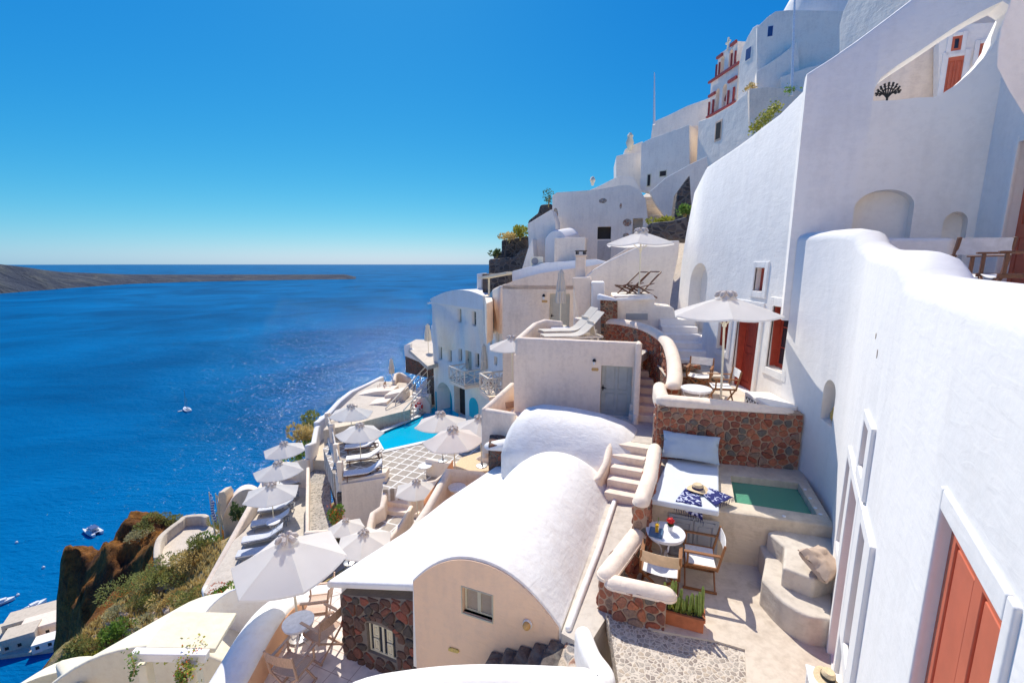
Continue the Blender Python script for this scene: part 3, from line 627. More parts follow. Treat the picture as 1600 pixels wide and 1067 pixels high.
def sash(L, t0, t1, z0, z1, o, mat, parent, nv=1, nh=1, fr=.045, gl='windowglass', bar=.022):
    mb = MB()
    def bx(a, b, c, d, o0=-.02, o1=.02, m=None):
        m = m or mb
        p = [L(a, c, o+o0), L(b, c, o+o0), L(b, d, o+o0), L(a, d, o+o0), L(a, c, o+o1), L(b, c, o+o1), L(b, d, o+o1), L(a, d, o+o1)]
        m.add(p, [(0, 1, 2, 3), (4, 5, 6, 7), (0, 1, 5, 4), (1, 2, 6, 5), (2, 3, 7, 6), (3, 0, 4, 7)])
    bx(t0, t0+fr, z0, z1); bx(t1-fr, t1, z0, z1); bx(t0+fr, t1-fr, z0, z0+fr, -.019, .019); bx(t0+fr, t1-fr, z1-fr, z1, -.019, .019)
    for k in range(1, nv+1): a = t0+(t1-t0)*k/(nv+1); bx(a-bar/2, a+bar/2, z0+fr, z1-fr, -.015, .015)
    for k in range(1, nh+1): a = z0+(z1-z0)*k/(nh+1); bx(t0+fr, t1-fr, a-bar/2, a+bar/2, -.013, .013)
    wd = mb.build('window', mat, parent, smooth=False)
    g = MB(); bx(t0+fr*.5, t1-fr*.5, z0+fr*.5, z1-fr*.5, -.006, .002, g); g.build('pane', gl, wd, smooth=False); return wd
for a in [(.70, 1.12, -3.85, -2.6, 1), (-1.15, -.75, -4.0, -2.6, 1), (-.38, .03, -2.28, -1.75, 0)]: sash(LW, a[0], a[1], a[2], a[3], -.2, 'redpaint', t, a[4], 2)

# low rubble wall with plaster coping round the patio
capped('stone_wall', 'low red rubble wall with rounded plaster coping between patio table and vault path', [(1.42, 6.02, -4.47), (1.75, 6.45, -4.45), (2.38, 7.3, -4.42)], .24, PZ-.3, .30, .10)
capped('stone_wall', 'short red rubble wall with rounded coping behind the cactus trough', [(1.50, 5.90, -4.53), (2.20, 5.66, -4.53)], .22, PZ-.3, .28, .10)

# ---- sunbed platform, plunge pool
FL, FR, BR_, BL = A(1010, 783, z=-4.17), A(1125, 803, z=-4.17), A(1122, 722, z=-4.17), A(1038, 716, z=-4.17)
pl = [FL, A(1129, 797, z=-4.15), A(1306, 821, z=-4.15)+WE*-.0, Vector((6.0, 8.75, 0)), Vector((3.1, 9.25, 0))]
o = MB().prism([(p.x, p.y) for p in pl], PZ-.2, -4.17).build('pool_platform', 'concrete', None, bevel=.03, seg=3)
tag(o, 'beige plastered platform holding the sunbed and green plunge pool', 'platform')
wq = [A(1141, 745, z=-4.2), A(1247, 757, z=-4.2), A(1277, 807, z=-4.2), A(1148, 787, z=-4.2)]
cut(o, [MB().prism([(p.x, p.y) for p in wq], -4.75, -4.0)])
wi = MB().prism([(p.x*1, p.y*1) for p in wq], -4.36, -4.30).build('water', 'plungewater', o, loc=tuple(o.location)); wi['label'] = 'still green water of the plunge pool'
wi.location = (0, 0, 0)
for i, (x, y) in enumerate([(1258, 764), (1266, 778), (1274, 793), (1282, 803), (1225, 806)]):
    p = A(x, y, z=-4.16); tag(MB().lathe([(.0, 0), (.03, 0), (.03, .012), (.0, .014)], (p.x, p.y, -4.168), 12).build('pool_light', 'porcelain', None, smooth=True),
        'small white round fitting on the plunge pool rim, %s' % ['by the back corner', 'second along the blue wall side', 'third along the blue wall side', 'at the front corner by the wall', 'alone on the front rim'][i], 'fitting', 'round fittings on the plunge pool rim')
# cabinet doors under the bed
Fdir = (FR-FL); Fdir.z = 0; Fdir.normalize(); Fn = Vector((Fdir.y, -Fdir.x, 0))
cdx = hit(1050, 800, FL, Fdir)
t2 = thing('cabinet', 'grey blue double doored cabinet set under the sunbed behind the patio table', 'cabinet', (cdx.x, cdx.y, PZ+.02))
LC = lambda tt, z, o: Fdir*tt+Fn*o+Vector((0, 0, z))
for k in (0, 1): leaf(None, LC, k*.36+.01, k*.36+.35, 0, .72, .035, 'greypaint', [(.15, .85, .1, .9)], t2)
MB().add([LC(a, z, o) for a in (-.04, .76) for z in (0, .77) for o in (0.001, .012)], [(0, 1, 3, 2), (4, 5, 7, 6), (0, 1, 5, 4), (2, 3, 7, 6), (0, 2, 6, 4), (1, 3, 7, 5)]).build('frame', 'greypaint', t2)

# mattress
def cushion(name, mat, L, Wd, H, parent=None, puff=.4, n=14, bulge=0.0, wr=.006):
    """soft box, pinched at the rim"""
    top = []; bm = MB(); N2 = n
    idx = {}
    def pt(i, j, s):
        a, b = i/N2*2-1, j/N2*2-1
        k = (1-abs(a)**4)*(1-abs(b)**4); k = max(0, k)**puff
        c = 1-bulge*(a*a*b*b)
        x = a*L/2*(1-bulge*(1-a*a)*0-bulge*(b*b)*(0)+0); 
        z = H/2*(1+s*(k))+noise.noise(Vector((a*3+L, b*3, s)))*wr*2
        sx = 1-bulge*(1-b*b)*abs(a)**3; sy_ = 1-bulge*(1-a*a)*abs(b)**3
        return Vector((a*L/2*sx, b*Wd/2*sy_, z))
    for s in (1, -1):
        b0 = len(bm.v)
        for i in range(N2+1):
            for j in range(N2+1): bm.v.append(tuple(pt(i, j, s)))
        for i in range(N2):
            for j in range(N2): bm.f.append((b0+i*(N2+1)+j, b0+i*(N2+1)+j+1, b0+(i+1)*(N2+1)+j+1, b0+(i+1)*(N2+1)+j))
    o = bm.build(name, mat, parent, smooth=True, loc=(0, 0, 0))
    b2 = bmesh.new(); b2.from_mesh(o.data); bmesh.ops.remove_doubles(b2, verts=b2.verts, dist=.0005); bmesh.ops.recalc_face_normals(b2, faces=b2.faces); b2.to_mesh(o.data); b2.free()
    return o
mq = [A(1013, 779, z=-4.06), A(1124, 799, z=-4.06), A(1123, 720, z=-4.06), A(1044, 716, z=-4.06)]
mat_o = MB().prism([(p.x, p.y) for p in mq], -4.166, -4.06).build('mattress', 'mattress', None, bevel=.035, seg=4)
tag(mat_o, 'pale blue grey mattress on the sunbed platform beside the plunge pool', 'mattress')
pw = A(1078, 712, z=-3.95)
pil = cushion('pillow', 'pillow', 1.12, .56, .20, puff=.55, bulge=.06, wr=.012)
pil.rotation_euler = (R(58), 0, R(-21)); pil.location = (pw.x+.02, pw.y+.06, -3.80); tag(pil, 'long grey blue pillow leaning on the red rubble wall at the head of the sunbed', 'pillow')

# retaining wall behind the pool, terrace parapet above
B0, B1 = Vector((3.12, 9.22, 0)), Vector((5.86, 8.62, 0))
o = MB().prism([(B0.x, B0.y), (B1.x, B1.y), (B1.x+.08, B1.y+.35), (B0.x+.08, B0.y+.35)], -5.3, -2.98).build('retaining_wall', 'mortar', None); rubble('stone_face', [B0, B1], -4.35, -3.0, .0001, .14, 'redrocks', o, -Vector(o.location), 5); rubble('stone_end', [B0+V(.08, .35), B0], -5.2, -3.0, .0001, .17, 'redrocks', o, -Vector(o.location), 6); tag(o, 'tall rubble retaining wall of red and grey stones behind the sunbed and plunge pool', 'wall')
dirB = (B1-B0).normalized()
wall('parapet', 'low plaster parapet running along the top of the red rubble retaining wall', [B0+V(.2, .15, -2.80), B0+dirB*1.4+V(.05, .17, -2.84), B1-dirB*.3+V(.05, .17, -2.92)], .38, -3.0, 'cream', .5)
wall('parapet', 'fat rounded plaster coping end at the corner of the red door terrace', spline([B0+V(.17, .20, -2.79), B0+V(.26, .65, -2.76), B0+V(.36, 1.0, -2.74)], 4), .30, -3.1, 'cream', .9)
floor('terrace_floor', [(3.1, 9.4), (5.9, 8.8), (5.96, 13.2), (4.95, 13.2), (4.2, 11.5), (3.75, 10.5)], -3.25, 'floor', 2.0)
# sunbed side wall / stair wall
capped('stair_wall', 'sloping plaster coping on rubble between the sunbed and the lower steps', [A(1006, 772, z=-3.82)+V(-.06, -.05), A(1020, 735, z=-3.80)+V(-.05, 0), Vector((3.02, 8.95, -3.74))], .22, -5.2, .28, .12)

# curved bench steps in the corner under the plunge pool
bs = [A(1190, 905, z=PZ+.42), A(1222, 938, z=PZ+.42), A(1262, 962, z=PZ+.42), A(1300, 968, z=PZ+.42)]
b0 = A(1196, 873, z=PZ+.42)
poly = [b0]+spline(bs, 4)+[W(1.9, 0, -.05), W(3.2, 0, -.05)]
o = MB().prism([(p.x, p.y) for p in [b0+V(.15, .5)]+poly], PZ-.1, PZ+.42).build('bench_step', 'floorgrey', None, bevel=.04, seg=3); tag(o, 'curved plaster bench step in the patio corner under the tan cushion', 'step')
u0 = A(1226, 852, z=PZ+.74); u1 = A(1262, 903, z=PZ+.74); u2 = A(1303, 890, z=PZ+.74)
o = MB().prism([(u0.x-.05, u0.y+.4), (u0.x, u0.y), (u1.x-.2, u1.y+.25), (u1.x+.1, u1.y), (u2.x+.2, u2.y), W(3.0, 0, -.05)[:2]], PZ+.3, PZ+.72).build('upper_step', 'floorgrey', None, bevel=.04, seg=3); tag(o, 'upper plaster step between curved bench and plunge pool front', 'step')
cu = cushion('cushion', 'tancushion', .56, .50, .24, puff=.6, bulge=.10, wr=.02)
cp = A(1277, 877, z=PZ+.86); cu.location = (cp.x-.0, cp.y+.0, PZ+.76); cu.rotation_euler = (R(28), R(10), R(28)); tag(cu, 'tan square cushion lying on the shaded plaster steps', 'cushion')

# scars where the limewash has flaked off the long wall
for x, y, a, b_ in ((1369, 525, .02, .035), (1371, 553, .015, .05)):
    r_ = ray(x, y); p = hit(x, y, WP, WE)+WN*.002
    MB().ext([p+WE*(a*math.cos(k*.8))*(1+.4*math.sin(k*2.3))+V(0, 0, b_*math.sin(k*.8))+inv0 for k in range(8)], WN*.004).build('plaster_scar', 'tancushion', hs_)
# ================================================================== VAULTED HOUSE
G0 = V(.684, 5.83)                                     # right foot of the front gable
def G(c_, k, z=0): return V(G0.x-E1.x*c_+E2.x*k, G0.y-E1.y*c_+E2.y*k, z)   # c_ to the left, k backwards
t = thing('vaulted_house', 'white barrel vaulted cave house with small shuttered window in its curved front gable', 'house', G(1.25, 0, -7.6))
inv = -Vector(t.location)
def arcpts(c0, c1, z0, rise, k, n=20, cm=0, drop=0):
    out = []
    for i in range(n+1):
        q = i/n; a = math.pi*q
        cc = c0+(c1-c0)*q; s_ = 1-abs(2*q-1)**2.15
        out.append(G(cc, k, z0+rise*s_)+inv)
    return out
# shell of the vault, a little oversailing the gable
rings = []
for k, dz in ((-.03, 0), (1.4, .02), (2.8, .0), (4.15, .03), (4.3, .0), (4.36, -.06)):
    top = arcpts(-.06, 2.56, -5.28+dz, .76, k); rings.append([G(-.10, k, -7)+inv]+top+[G(2.62, k, -7)+inv])
vroof = MB().loft(rings, True, True).build('roof', 'roofwhite', t, bevel=.02, seg=2)
front = [G(-.02, -.06, -7.6)+inv]+arcpts(-.02, 2.52, -5.28, .715, -.06)+[G(2.52, -.06, -7.6)+inv]
gw = MB().ext(front, E2*.5).build('wall', 'rosy', t)
wa, wb_ = hit(722, 917, G(0, -.06), E1), hit(769, 930, G(0, -.06), E1)
wc, wd_ = hit(721, 958, G(0, -.06), E1), hit(768, 968, G(0, -.06), E1)
wcen = (wa+wb_)/2; ww = (wa-wb_).length; wz1 = (wa.z+wb_.z)/2; wz0 = (wc.z+wd_.z)/2
ctr = Vector((wcen.x, wcen.y, wz0))
cut(gw, [archbox(ctr+inv, E1, E2, ww, wz1-wz0, .2, 0)]); cut(vroof, [archbox(ctr+inv, E1, E2, ww+.1, wz1-wz0+.1, .4, 0)])
LG = lambda tt, z, o: ctr+inv+E1*tt-E2*o+Vector((0, 0, z))
H_ = wz1-wz0
sash(LG, -ww/2+.01, ww/2-.01, 0.01, H_-.01, -.09, 'windowgreen', t, 1, 0, fr=.035, gl='shutterbrown', bar=.06)
frame('window_frame', -ww/2-.0, ww/2, .0, H_, [.02, .02, .02, .03], .012, 'windowgreen', True, t, LG)
# flat roof to the left of the vault and its rubble front wall
lf = [A(652, 912, z=-5.50), A(534, 926, z=-6.0), A(600, 862, z=-5.95), A(700, 790, z=-5.6)]
zz = [-5.50, -6.02, -5.95, -5.55]
pr = [G(2.45, .06), G(4.66, .08), G(4.2, 2.0), G(4.0, 3.4), G(3.4, 5.2), G(2.2, 5.2)]
zr = [-5.40, -6.02, -5.98, -5.9, -5.65, -5.45]
th2 = thing('flat_roofed_house', 'low house with sloping white roof and rough dark rubble front beside the chair terrace', 'house', G(3.4, .5, -7.6)); in2 = -Vector(th2.location)
pb = [G(2.45, .35), G(4.6, .40)]+pr[2:]
MB().prism([(p.x+in2.x, p.y+in2.y) for p in pb], 0, [z-.1+in2.z for z in zr]).build('wall', 'roofwhite', th2)
MB().prism([(p.x+in2.x, p.y+in2.y) for p in pr], [z-.15+in2.z for z in zr], [z+in2.z for z in zr]).build('roof', 'roofwhite', th2, bevel=.05, seg=3)
ra, rb = hit(531, 927, G(2.6, .14), E1), hit(655, 936, G(2.6, .14), E1)
sw = MB().ext([ra+in2+V(0, 0, -.02), rb+in2+V(0, 0, -.02), Vector((rb.x+.02, rb.y, -7.7))+in2, Vector((ra.x, ra.y, -7.7))+in2], E2*.45).build('mortar_core', 'mortardark', th2)
sa, sb, sc_ = hit(574, 979, G(2.6, .14), E1), hit(615, 984, G(2.6, .14), E1), hit(576, 1018, G(2.6, .14), E1)
c2 = Vector(((sa.x+sb.x)/2, (sa.y+sb.y)/2, sc_.z)); w2 = (sb-sa).length; h2 = (sa.z+sb.z)/2-sc_.z
cut(sw, [archbox(c2+in2, E1, E2, w2+.03, h2+.05, .14, .05)])
LS = lambda tt, z, o: c2+in2+E1*tt-E2*o+Vector((0, 0, z))
sash(LS, -w2/2, w2/2, 0, h2, -.08, 'windowcream', th2, 1, 0, fr=.03, bar=.045)
for k in (-1, 1):
    leaf(None, LS, k*w2/4-.065, k*w2/4+.065, .03, h2*.48, -.055, 'windowcream', [(.2, .8, .15, .85)], th2)
    leaf(None, LS, k*w2/4-.065, k*w2/4+.065, h2*.52, h2-.03, -.056, 'windowcream', [(.2, .8, .15, .85)], th2)
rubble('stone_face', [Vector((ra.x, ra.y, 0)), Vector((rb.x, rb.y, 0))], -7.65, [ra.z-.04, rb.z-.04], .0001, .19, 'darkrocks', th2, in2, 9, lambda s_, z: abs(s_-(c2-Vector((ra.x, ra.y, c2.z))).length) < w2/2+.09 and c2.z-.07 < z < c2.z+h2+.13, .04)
ar = MB(); rr = w2/2+.05
for k in range(9):
    a0 = math.pi*(k+.06)/9; a1 = math.pi*(k+.94)/9; zc = h2-.02
    q = [(math.cos(a0)*rr, zc+math.sin(a0)*rr*.45), (math.cos(a1)*rr, zc+math.sin(a1)*rr*.45), (math.cos(a1)*(rr+.11), zc+math.sin(a1)*(rr*.45+.11)), (math.cos(a0)*(rr+.11), zc+math.sin(a0)*(rr*.45+.11))]
    ar.ext([LS(a, b, .0) for a, b in q], -E2*.035)
ar.build('stone_arch', 'darkrocks', th2, bevel=.01)
# lamp, sign on the gable
lp = hit(825, 973, G(0, -.06), E1); l = thing('wall_lamp', 'round brass bulkhead lamp at the right end of the vault gable above dark steps', 'lamp', lp-E2*.01)
MB().tube([V(0, 0, 0), -E2*.03], .075, 14).build('base', 'whitemetal', l, smooth=True); MB().ball(-E2*.05, .062, 14, 8).build('globe', 'goldtag', l, smooth=True)
sp_ = hit(710, 1014, G(0, -.06), E1); q = [(-.085, -.03), (.085, .01), (.085, .06), (-.06, .035)]
tag(MB().ext([sp_+E1*a+V(0, 0, b-.01) for a, b in ((-.10, -.035), (.07, -.02), (.10, .01), (.08, .045), (-.08, .035), (-.11, .0))], -E2*.03).build('wall_sign', 'ochresign', None, bevel=.008), 'small yellow stone plaque low on the vault gable', 'plaque')
# dark steps at the gable foot, pale rubble beside
mb = MB()
for k in range(5):
    a = hit(776+k*17, 1030, G(0, -.4), E1); zt = A(776+k*17+8, 1012-k*8.5, d=a.length*.93/1.02).z
    p0 = G(1.05-.24*k, -.75); p1 = G(1.05-.24*(k+1), -.75); p2 = G(1.05-.24*(k+1), -.08); p3 = G(1.05-.24*k, -.08)
    mb.prism([(p.x, p.y) for p in (p0, p1, p2, p3)], -7.6, -6.02+.14*k)
tag(mb.build('stone_steps', 'basalt', None, bevel=.03, seg=3), 'rough dark stone steps climbing to the right below the vault gable', 'stairs')
rb_ = [G(-.15, -.05), G(-.12, -1.2), G(-.60, -1.2), G(-.55, -.05)]
tag(MB().prism([(p.x, p.y) for p in rb_], -7.4, [-5.38, -5.52, -5.3, -5.26]).build('rubble_ledge', 'rubble', None, bevel=.05, seg=3), 'pale rough stone ledge between gable steps and pebble paving', 'ledge')

# path between vault and patio wall
pa = [G(-.08, -.1), G(-.5, -.25), V(1.52, 6.05), V(2.55, 7.5), V(3.05, 9.5), G(-.3, 4.5), G(-.02, 4.2)]
o = MB().prism([(p.x, p.y) for p in pa], -7, [-5.3, -5.25, -5.2, -5.17, -5.2, -5.22, -5.22]).build('path', 'floorgrey', None); tag(o, None, None, None, 'structure')
# gutter kerb along the vault
wall('gutter_kerb', 'thin plaster gutter kerb running along the right foot of the barrel vault', [G(-.16, .0, -5.22), G(-.2, 2.0, -5.16), G(-.17, 4.1, -5.14)], .10, -5.6, 'roofwhite', .8)
# steps up to landing
s0 = V(2.06, 9.3, -5.2)
stairs('stairs', 'lower flight of cream plaster steps between the barrel vault and the sunbed', s0, E2, .30, .17, 5, .86, -5.6, 'cream', .025)
lz = -4.35; l0 = s0+E2*1.5
o = MB().prism([(p.x, p.y) for p in (l0+V(-.05, 0), l0+E1*.95, l0+E1*.95+E2*1.9, l0+E2*1.9+V(-.5, 0), l0+E2*.9+V(-.35, 0))], -6, lz).build('landing', 'floorgrey', None, bevel=.04, seg=3); tag(o, None, None, None, 'structure')
wall('stair_kerb', 'rounded plaster kerb on the vault side of the lower steps', [s0+V(-.10, .25, .42), s0+E2*.7+V(-.10, 0, .62), s0+E2*1.3+V(-.12, 0, .90), s0+E2*1.75+V(-.25, .1, .92)], .17, -5.6, 'cream', 1)
# roof hump behind the vault: barrel running across, rounded left end
rings = []
for c_, ks, rise in ((3.05, .55, .25), (2.98, .8, .62), (2.75, .93, .92), (2.3, 1.0, 1.06), (1.5, 1.02, 1.06), (.6, 1.02, .98), (.0, 1.0, .84), (-.35, .95, .66)):
    ring = [G(c_, 5.75-1.45*ks, -7)]
    for i in range(17):
        q = i/16; ring.append(G(c_, 5.75+(-1.45+2.9*q)*ks, -5.0+rise*(1-abs(2*q-1)**2.6)))
    ring.append(G(c_, 5.75+1.45*ks, -7)); rings.append(ring)
tag(MB().loft(rings, True, True).build('rear_vault', 'roofwhite', None, bevel=.05, seg=3), 'rear hump of white vault roof between the big vault and the cream door house', 'roof')

# ================================================================== CREAM HOUSE WITH GREY DOOR
DZ = -4.40
eD = Vector((.968, -.25, 0)).normalized(); nD = Vector((eD.y, -eD.x, 0))       # nD faces the camera
D0 = A(803, 528, d=13.5); D1 = hit(998, 538, D0, eD); D0.z = D1.z = 0
LD = (D1-D0).length
t = thing('cream_house', 'square cream plastered house with pale grey panelled door and roof terrace', 'house', (D0.x, D0.y, DZ-1)); inv = -Vector(t.location)
dep = -nD*2.9
q = [D0, D1-eD*.02, D1+dep-eD*.1, D0+dep]
body = MB().prism([(p.x+inv.x, p.y+inv.y) for p in q], 0, -2.72+inv.z).build('wall', 'cream', t)
da, db, dc = hit(940, 563, D0, eD), hit(989, 566, D0, eD), 0
dcen = Vector(((da.x+db.x)/2, (da.y+db.y)/2, DZ)); dw = (da-db).length
cut(body, [archbox(dcen+inv, eD, -nD, dw, da.z-DZ-.02, .14, 0)])
LDd = lambda tt, z, o: dcen+inv+eD*tt+nD*o+Vector((0, 0, z))
leaf('pale grey panelled door', LDd, -dw/2+.01, dw/2-.01, 0, da.z-DZ-.03, -.10, 'doorgrey', [(.12, .45, .08, .42), (.55, .88, .08, .42), (.12, .45, .48, .93), (.55, .88, .48, .93)], t, knob=(.06, .50, 'dark'))
# roof parapet
zt = -2.19
pp = [D1-eD*.10+dep*.02, D0+eD*.12+dep*.04, D0+eD*.12+dep*.98]
ribbon([Vector((p.x, p.y, zt))+inv for p in [D1-eD*.02+dep*.04, D0+eD*.14+dep*.04]], .24, -2.9+inv.z, .5).build('parapet', 'cream', t, smooth=True)
ribbon([Vector((p.x, p.y, z))+inv for p, z in [(D0+eD*.10+dep*.08, zt), (D0+eD*.10+dep*.9, zt+.12), (D0+eD*.35+dep*1.12, zt+.18), (D0+eD*.9+dep*1.15, zt+.12)]], .22, -2.9+inv.z, .9).build('parapet', 'cream', t, smooth=True)
MB().prism([((D0+eD*.1+dep*.05)[0]+inv.x, (D0+eD*.1+dep*.05)[1]+inv.y), ((D1+dep*.05)[0]+inv.x, (D1+dep*.05)[1]+inv.y), ((D1+dep*1.1+eD*.8)[0]+inv.x, (D1+dep*1.1+eD*.8)[1]+inv.y), ((D0+dep*1.3)[0]+inv.x, (D0+dep*1.3)[1]+inv.y)], -2.9+inv.z, -2.66+inv.z).build('roof_terrace', 'floorgrey', t)
# wall between door house and stairs (fin)
f0 = A(993, 655, z=lz); 
wall('stair_wall', 'tall thin plaster wall between the cream house door and the middle steps', [D1+nD*.62+V(0, 0, -4.1), D1+nD*.58+V(0, 0, -3.85), D1+nD*.35+V(0, 0, -2.9), D1+nD*.1+V(0, 0, -2.2), D1-nD*.3+V(0, 0, -2.19)], .16, -4.8, 'cream', 1)
# lamp and sign
lp = hit(929, 563, D0, eD); l = thing('wall_lamp', 'black lantern on cream wall left of the grey panelled door', 'lamp', lp+nD*.005)
MB().bar(V(0, 0, .02), nD*.10+V(0, 0, .03), .02).lathe([(0, -.02), (.05, -.01), (.055, .02), (.03, .06), (0, .075)], nD*.11, 10).build('hood', 'iron', l, smooth=True)
MB().lathe([(0, -.11), (.03, -.10), (.042, -.02), (0, -.018)], nD*.11, 10).build('globe', 'porcelain', l, smooth=True)
sg = hit(930, 577, D0, eD)
tag(MB().ext([sg+eD*a+V(0, 0, b)+nD*.002 for a, b in ((-.09, -.045), (.08, -.045), (.10, 0), (.08, .045), (-.09, .045), (-.11, 0))], nD*.02).build('wall_sign', 'goldtag', None, bevel=.006), 'small orange plaque on cream wall under the black lantern', 'plaque')
# middle flight
m0 = l0+E2*1.55+E1*.06; m0.z = lz; eM = Vector((.30, .954, 0)).normalized()
stairs('stairs', 'middle flight of cream plaster steps climbing beside the cream house', m0+V(.0, .0), eM, .33, .178, 7, .85, -5.2, 'cream', .025)
up = m0+eM*2.31
floor('upper_path', [(up.x-.2, up.y), (up.x+.95, up.y-.25), (4.3, 15.3), (2.6, 16.2), (1.6, 15.3)], -3.10, 'floorgrey', 1.5)
# curved red wall
rc = [A(948, 497, d=15.6), A(975, 499, d=15.0), A(1010, 507, d=14.2), A(1040, 524, d=13.0), A(1052, 548, d=11.9), A(1055, 578, d=10.9), A(1052, 594, d=10.45)]
for p in rc: pass
capped('curved_stone_wall', 'curved red rubble wall under thick cream coping above the middle steps', rc, .26, -4.6, .36, .17, sm=5)
# small pieces between

# ================================================================== RED DOOR HOUSE (facade x about 5.9)
t = thing('red_door_house', 'tall white house with dark red door and windows behind the terrace umbrella', 'house', (6.2, 11, -3.3)); inv = -Vector(t.location); tf_ = t; in_f = inv
FZ = -3.25
R0, R1 = V(5.90, 8.85), V(5.98, 16.3)
eR = (R1-R0).normalized(); nR = Vector((-eR.y, eR.x, 0))        # faces the sea
ys_ = [8.85, 9.5, 9.54, 10.3, 11.07, 11.8, 12.5, 13.3, 14.2, 15.0, 15.8, 16.3]
zs_ = [.30, .34, 3.95, 3.62, 3.42, 3.35, 3.25, 3.18, 3.12, 3.06, 2.5, 1.2]
pts = [Vector((5.9+.0108*(y-8.85)+.3+(.18 if y > 15.9 else 0), y, z)) for y, z in zip(ys_, zs_)]
# battered wall: loft of profiles
rings = []
for p in pts:
    f = 5.9+.0108*(p.y-8.85); r_ = .14
    rings.append([Vector((f-.06, p.y, -4.6)), Vector((f, p.y, -3.3)), Vector((f+.10, p.y, 0)), Vector((f+.16+.04, p.y, p.z-r_)), Vector((f+.26, p.y, p.z-.04)), Vector((f+.38, p.y, p.z)), Vector((f+.50, p.y, p.z-.04)), Vector((f+.56, p.y, p.z-r_)), Vector((f+.56, p.y, -4.6))])
rings = [[v+inv for v in r_] for r_ in rings]
fw_ = MB().loft(rings, True, True).build('wall', 'white', t, smooth=True)
def Y_(px, py=500): r = ray(px, py); return 5.93*r.y/r.x
def fc(y0, y1, z0, z1, depth=.35, rise=0): return archbox(V(5.93, (y0+y1)/2, z0)+inv, (0, 1, 0), (1, 0, 0), abs(y1-y0), z1-z0, depth, rise, before=.5)
cut(fw_, [fc(10.72, 11.8, FZ+.02, -1.08, .36), fc(9.56, 10.22, -2.36, -.95, .33), fc(12.22, 12.82, -2.42, -.95, .33), fc(10.76, 11.2, -.66, -.10, .3), fc(13.95, 15.35, -2.3, .02, .5, .65)])
LR = lambda tt, z, o: Vector((5.92+.0108*(tt-8.85)+.03*(z+3.3)-o, tt, z))+inv
frame('door_frame', 10.72, 11.8, FZ, -1.08, [.13, .12, .16, 0], .05, 'white', parent=t, L=LR)
frame('window_frame', 9.56, 10.22, -2.36, -.95, [.16, .14, .20, .18], .05, 'white', True, t, LR)
frame('window_frame', 12.22, 12.82, -2.42, -.95, [.14, .14, .16, .18], .05, 'white', True, t, LR)
frame('window_frame', 10.76, 11.2, -.66, -.10, [.15, .12, .15, .16], .05, 'white', True, t, LR)
leaf('dark red panelled door', LR, 10.75, 11.77, FZ+.02, -1.1, -.20, 'redpaint', P4, t)
sash(LR, 9.57, 10.21, -2.35, -.96, -.2, 'redpaint', t, 1, 2, fr=.09); sash(LR, 12.23, 12.81, -2.41, -.96, -.2, 'redpaint', t, 1, 2, fr=.09); sash(LR, 10.77, 11.19, -.65, -.11, -.14, 'redpaint', t, 1, 1, fr=.12, bar=.04)
# red jamb linings
MB().box(LR(11.76, -2.16, -.14), (.20, .05, 2.1)).build('lining', 'redpaint', t)
MB().box(LR(10.19, -1.65, -.1), (.16, .03, 1.36)).build('lining', 'redpaint', t)
MB().box(LR(12.79, -1.65, -.1), (.16, .03, 1.36)).build('lining', 'redpaint', t)
# camera-facing upper wall, curving to the right, with its eye-shaped opening
eU = Vector((.90, -.44, 0)).normalized()
U0 = V(5.96, 9.50)
def HU(x, y): return hit(x, y, U0, eU)
top = [HU(1262, 112), HU(1300, 88), HU(1340, 60), HU(1380, 30), HU(1422, -2), HU(1480, -50), HU(1560, -120), HU(1640, -200)]
rings = []
n_ = Vector((eU.y, -eU.x, 0))
bend = lambda s_: 0
def RU(p, r_=.13, T=.5):
    b = -n_*0
    back = Vector((-n_.x, -n_.y, 0))
    return [Vector((p.x, p.y, -1.2)), Vector((p.x, p.y, p.z-r_)), Vector((p.x, p.y, p.z-r_*.3))+back*.04, Vector((p.x, p.y, p.z))+back*T*.3, Vector((p.x, p.y, p.z))+back*T*.7, Vector((p.x, p.y, p.z-r_))+back*T, Vector((p.x, p.y, -1.2))+back*T]
t3 = thing('upper_house', 'tall shaded white wall with eye shaped opening above the right hand terrace', 'house', (7, 9, -1.2)); in3 = -Vector(t3.location)
uw = MB().loft([[v+in3 for v in RU(p)] for p in top], True, True).build('wall', 'white', t3, smooth=True)
eye = [(1364, 158), (1366, 140), (1376, 122), (1400, 104), (1440, 78), (1490, 44), (1530, 20), (1566, 2), (1580, 10), (1560, 50), (1556, 64), (1542, 86), (1520, 110), (1495, 132), (1470, 148), (1458, 152), (1430, 153), (1400, 157)]
ep = [HU(x, y)+in3 for x, y in eye]
al1 = hit(1374, 372, U0, eU); al2 = hit(1489, 372, U0, eU)
def wU(x0, x1): return (HU(x0, 370)-HU(x1, 370)).length
cut(uw, [MB().ext([p+n_*.3 for p in ep], -n_*1.2), archbox(Vector((al1.x, al1.y, -.3))+in3, eU, -n_, wU(1328, 1420), HU(1374, 297).z+.3, .28, .32), archbox(Vector((al2.x, al2.y, -.3))+in3, eU, -n_, wU(1470, 1508), HU(1489, 331).z+.3, .22, .2)])
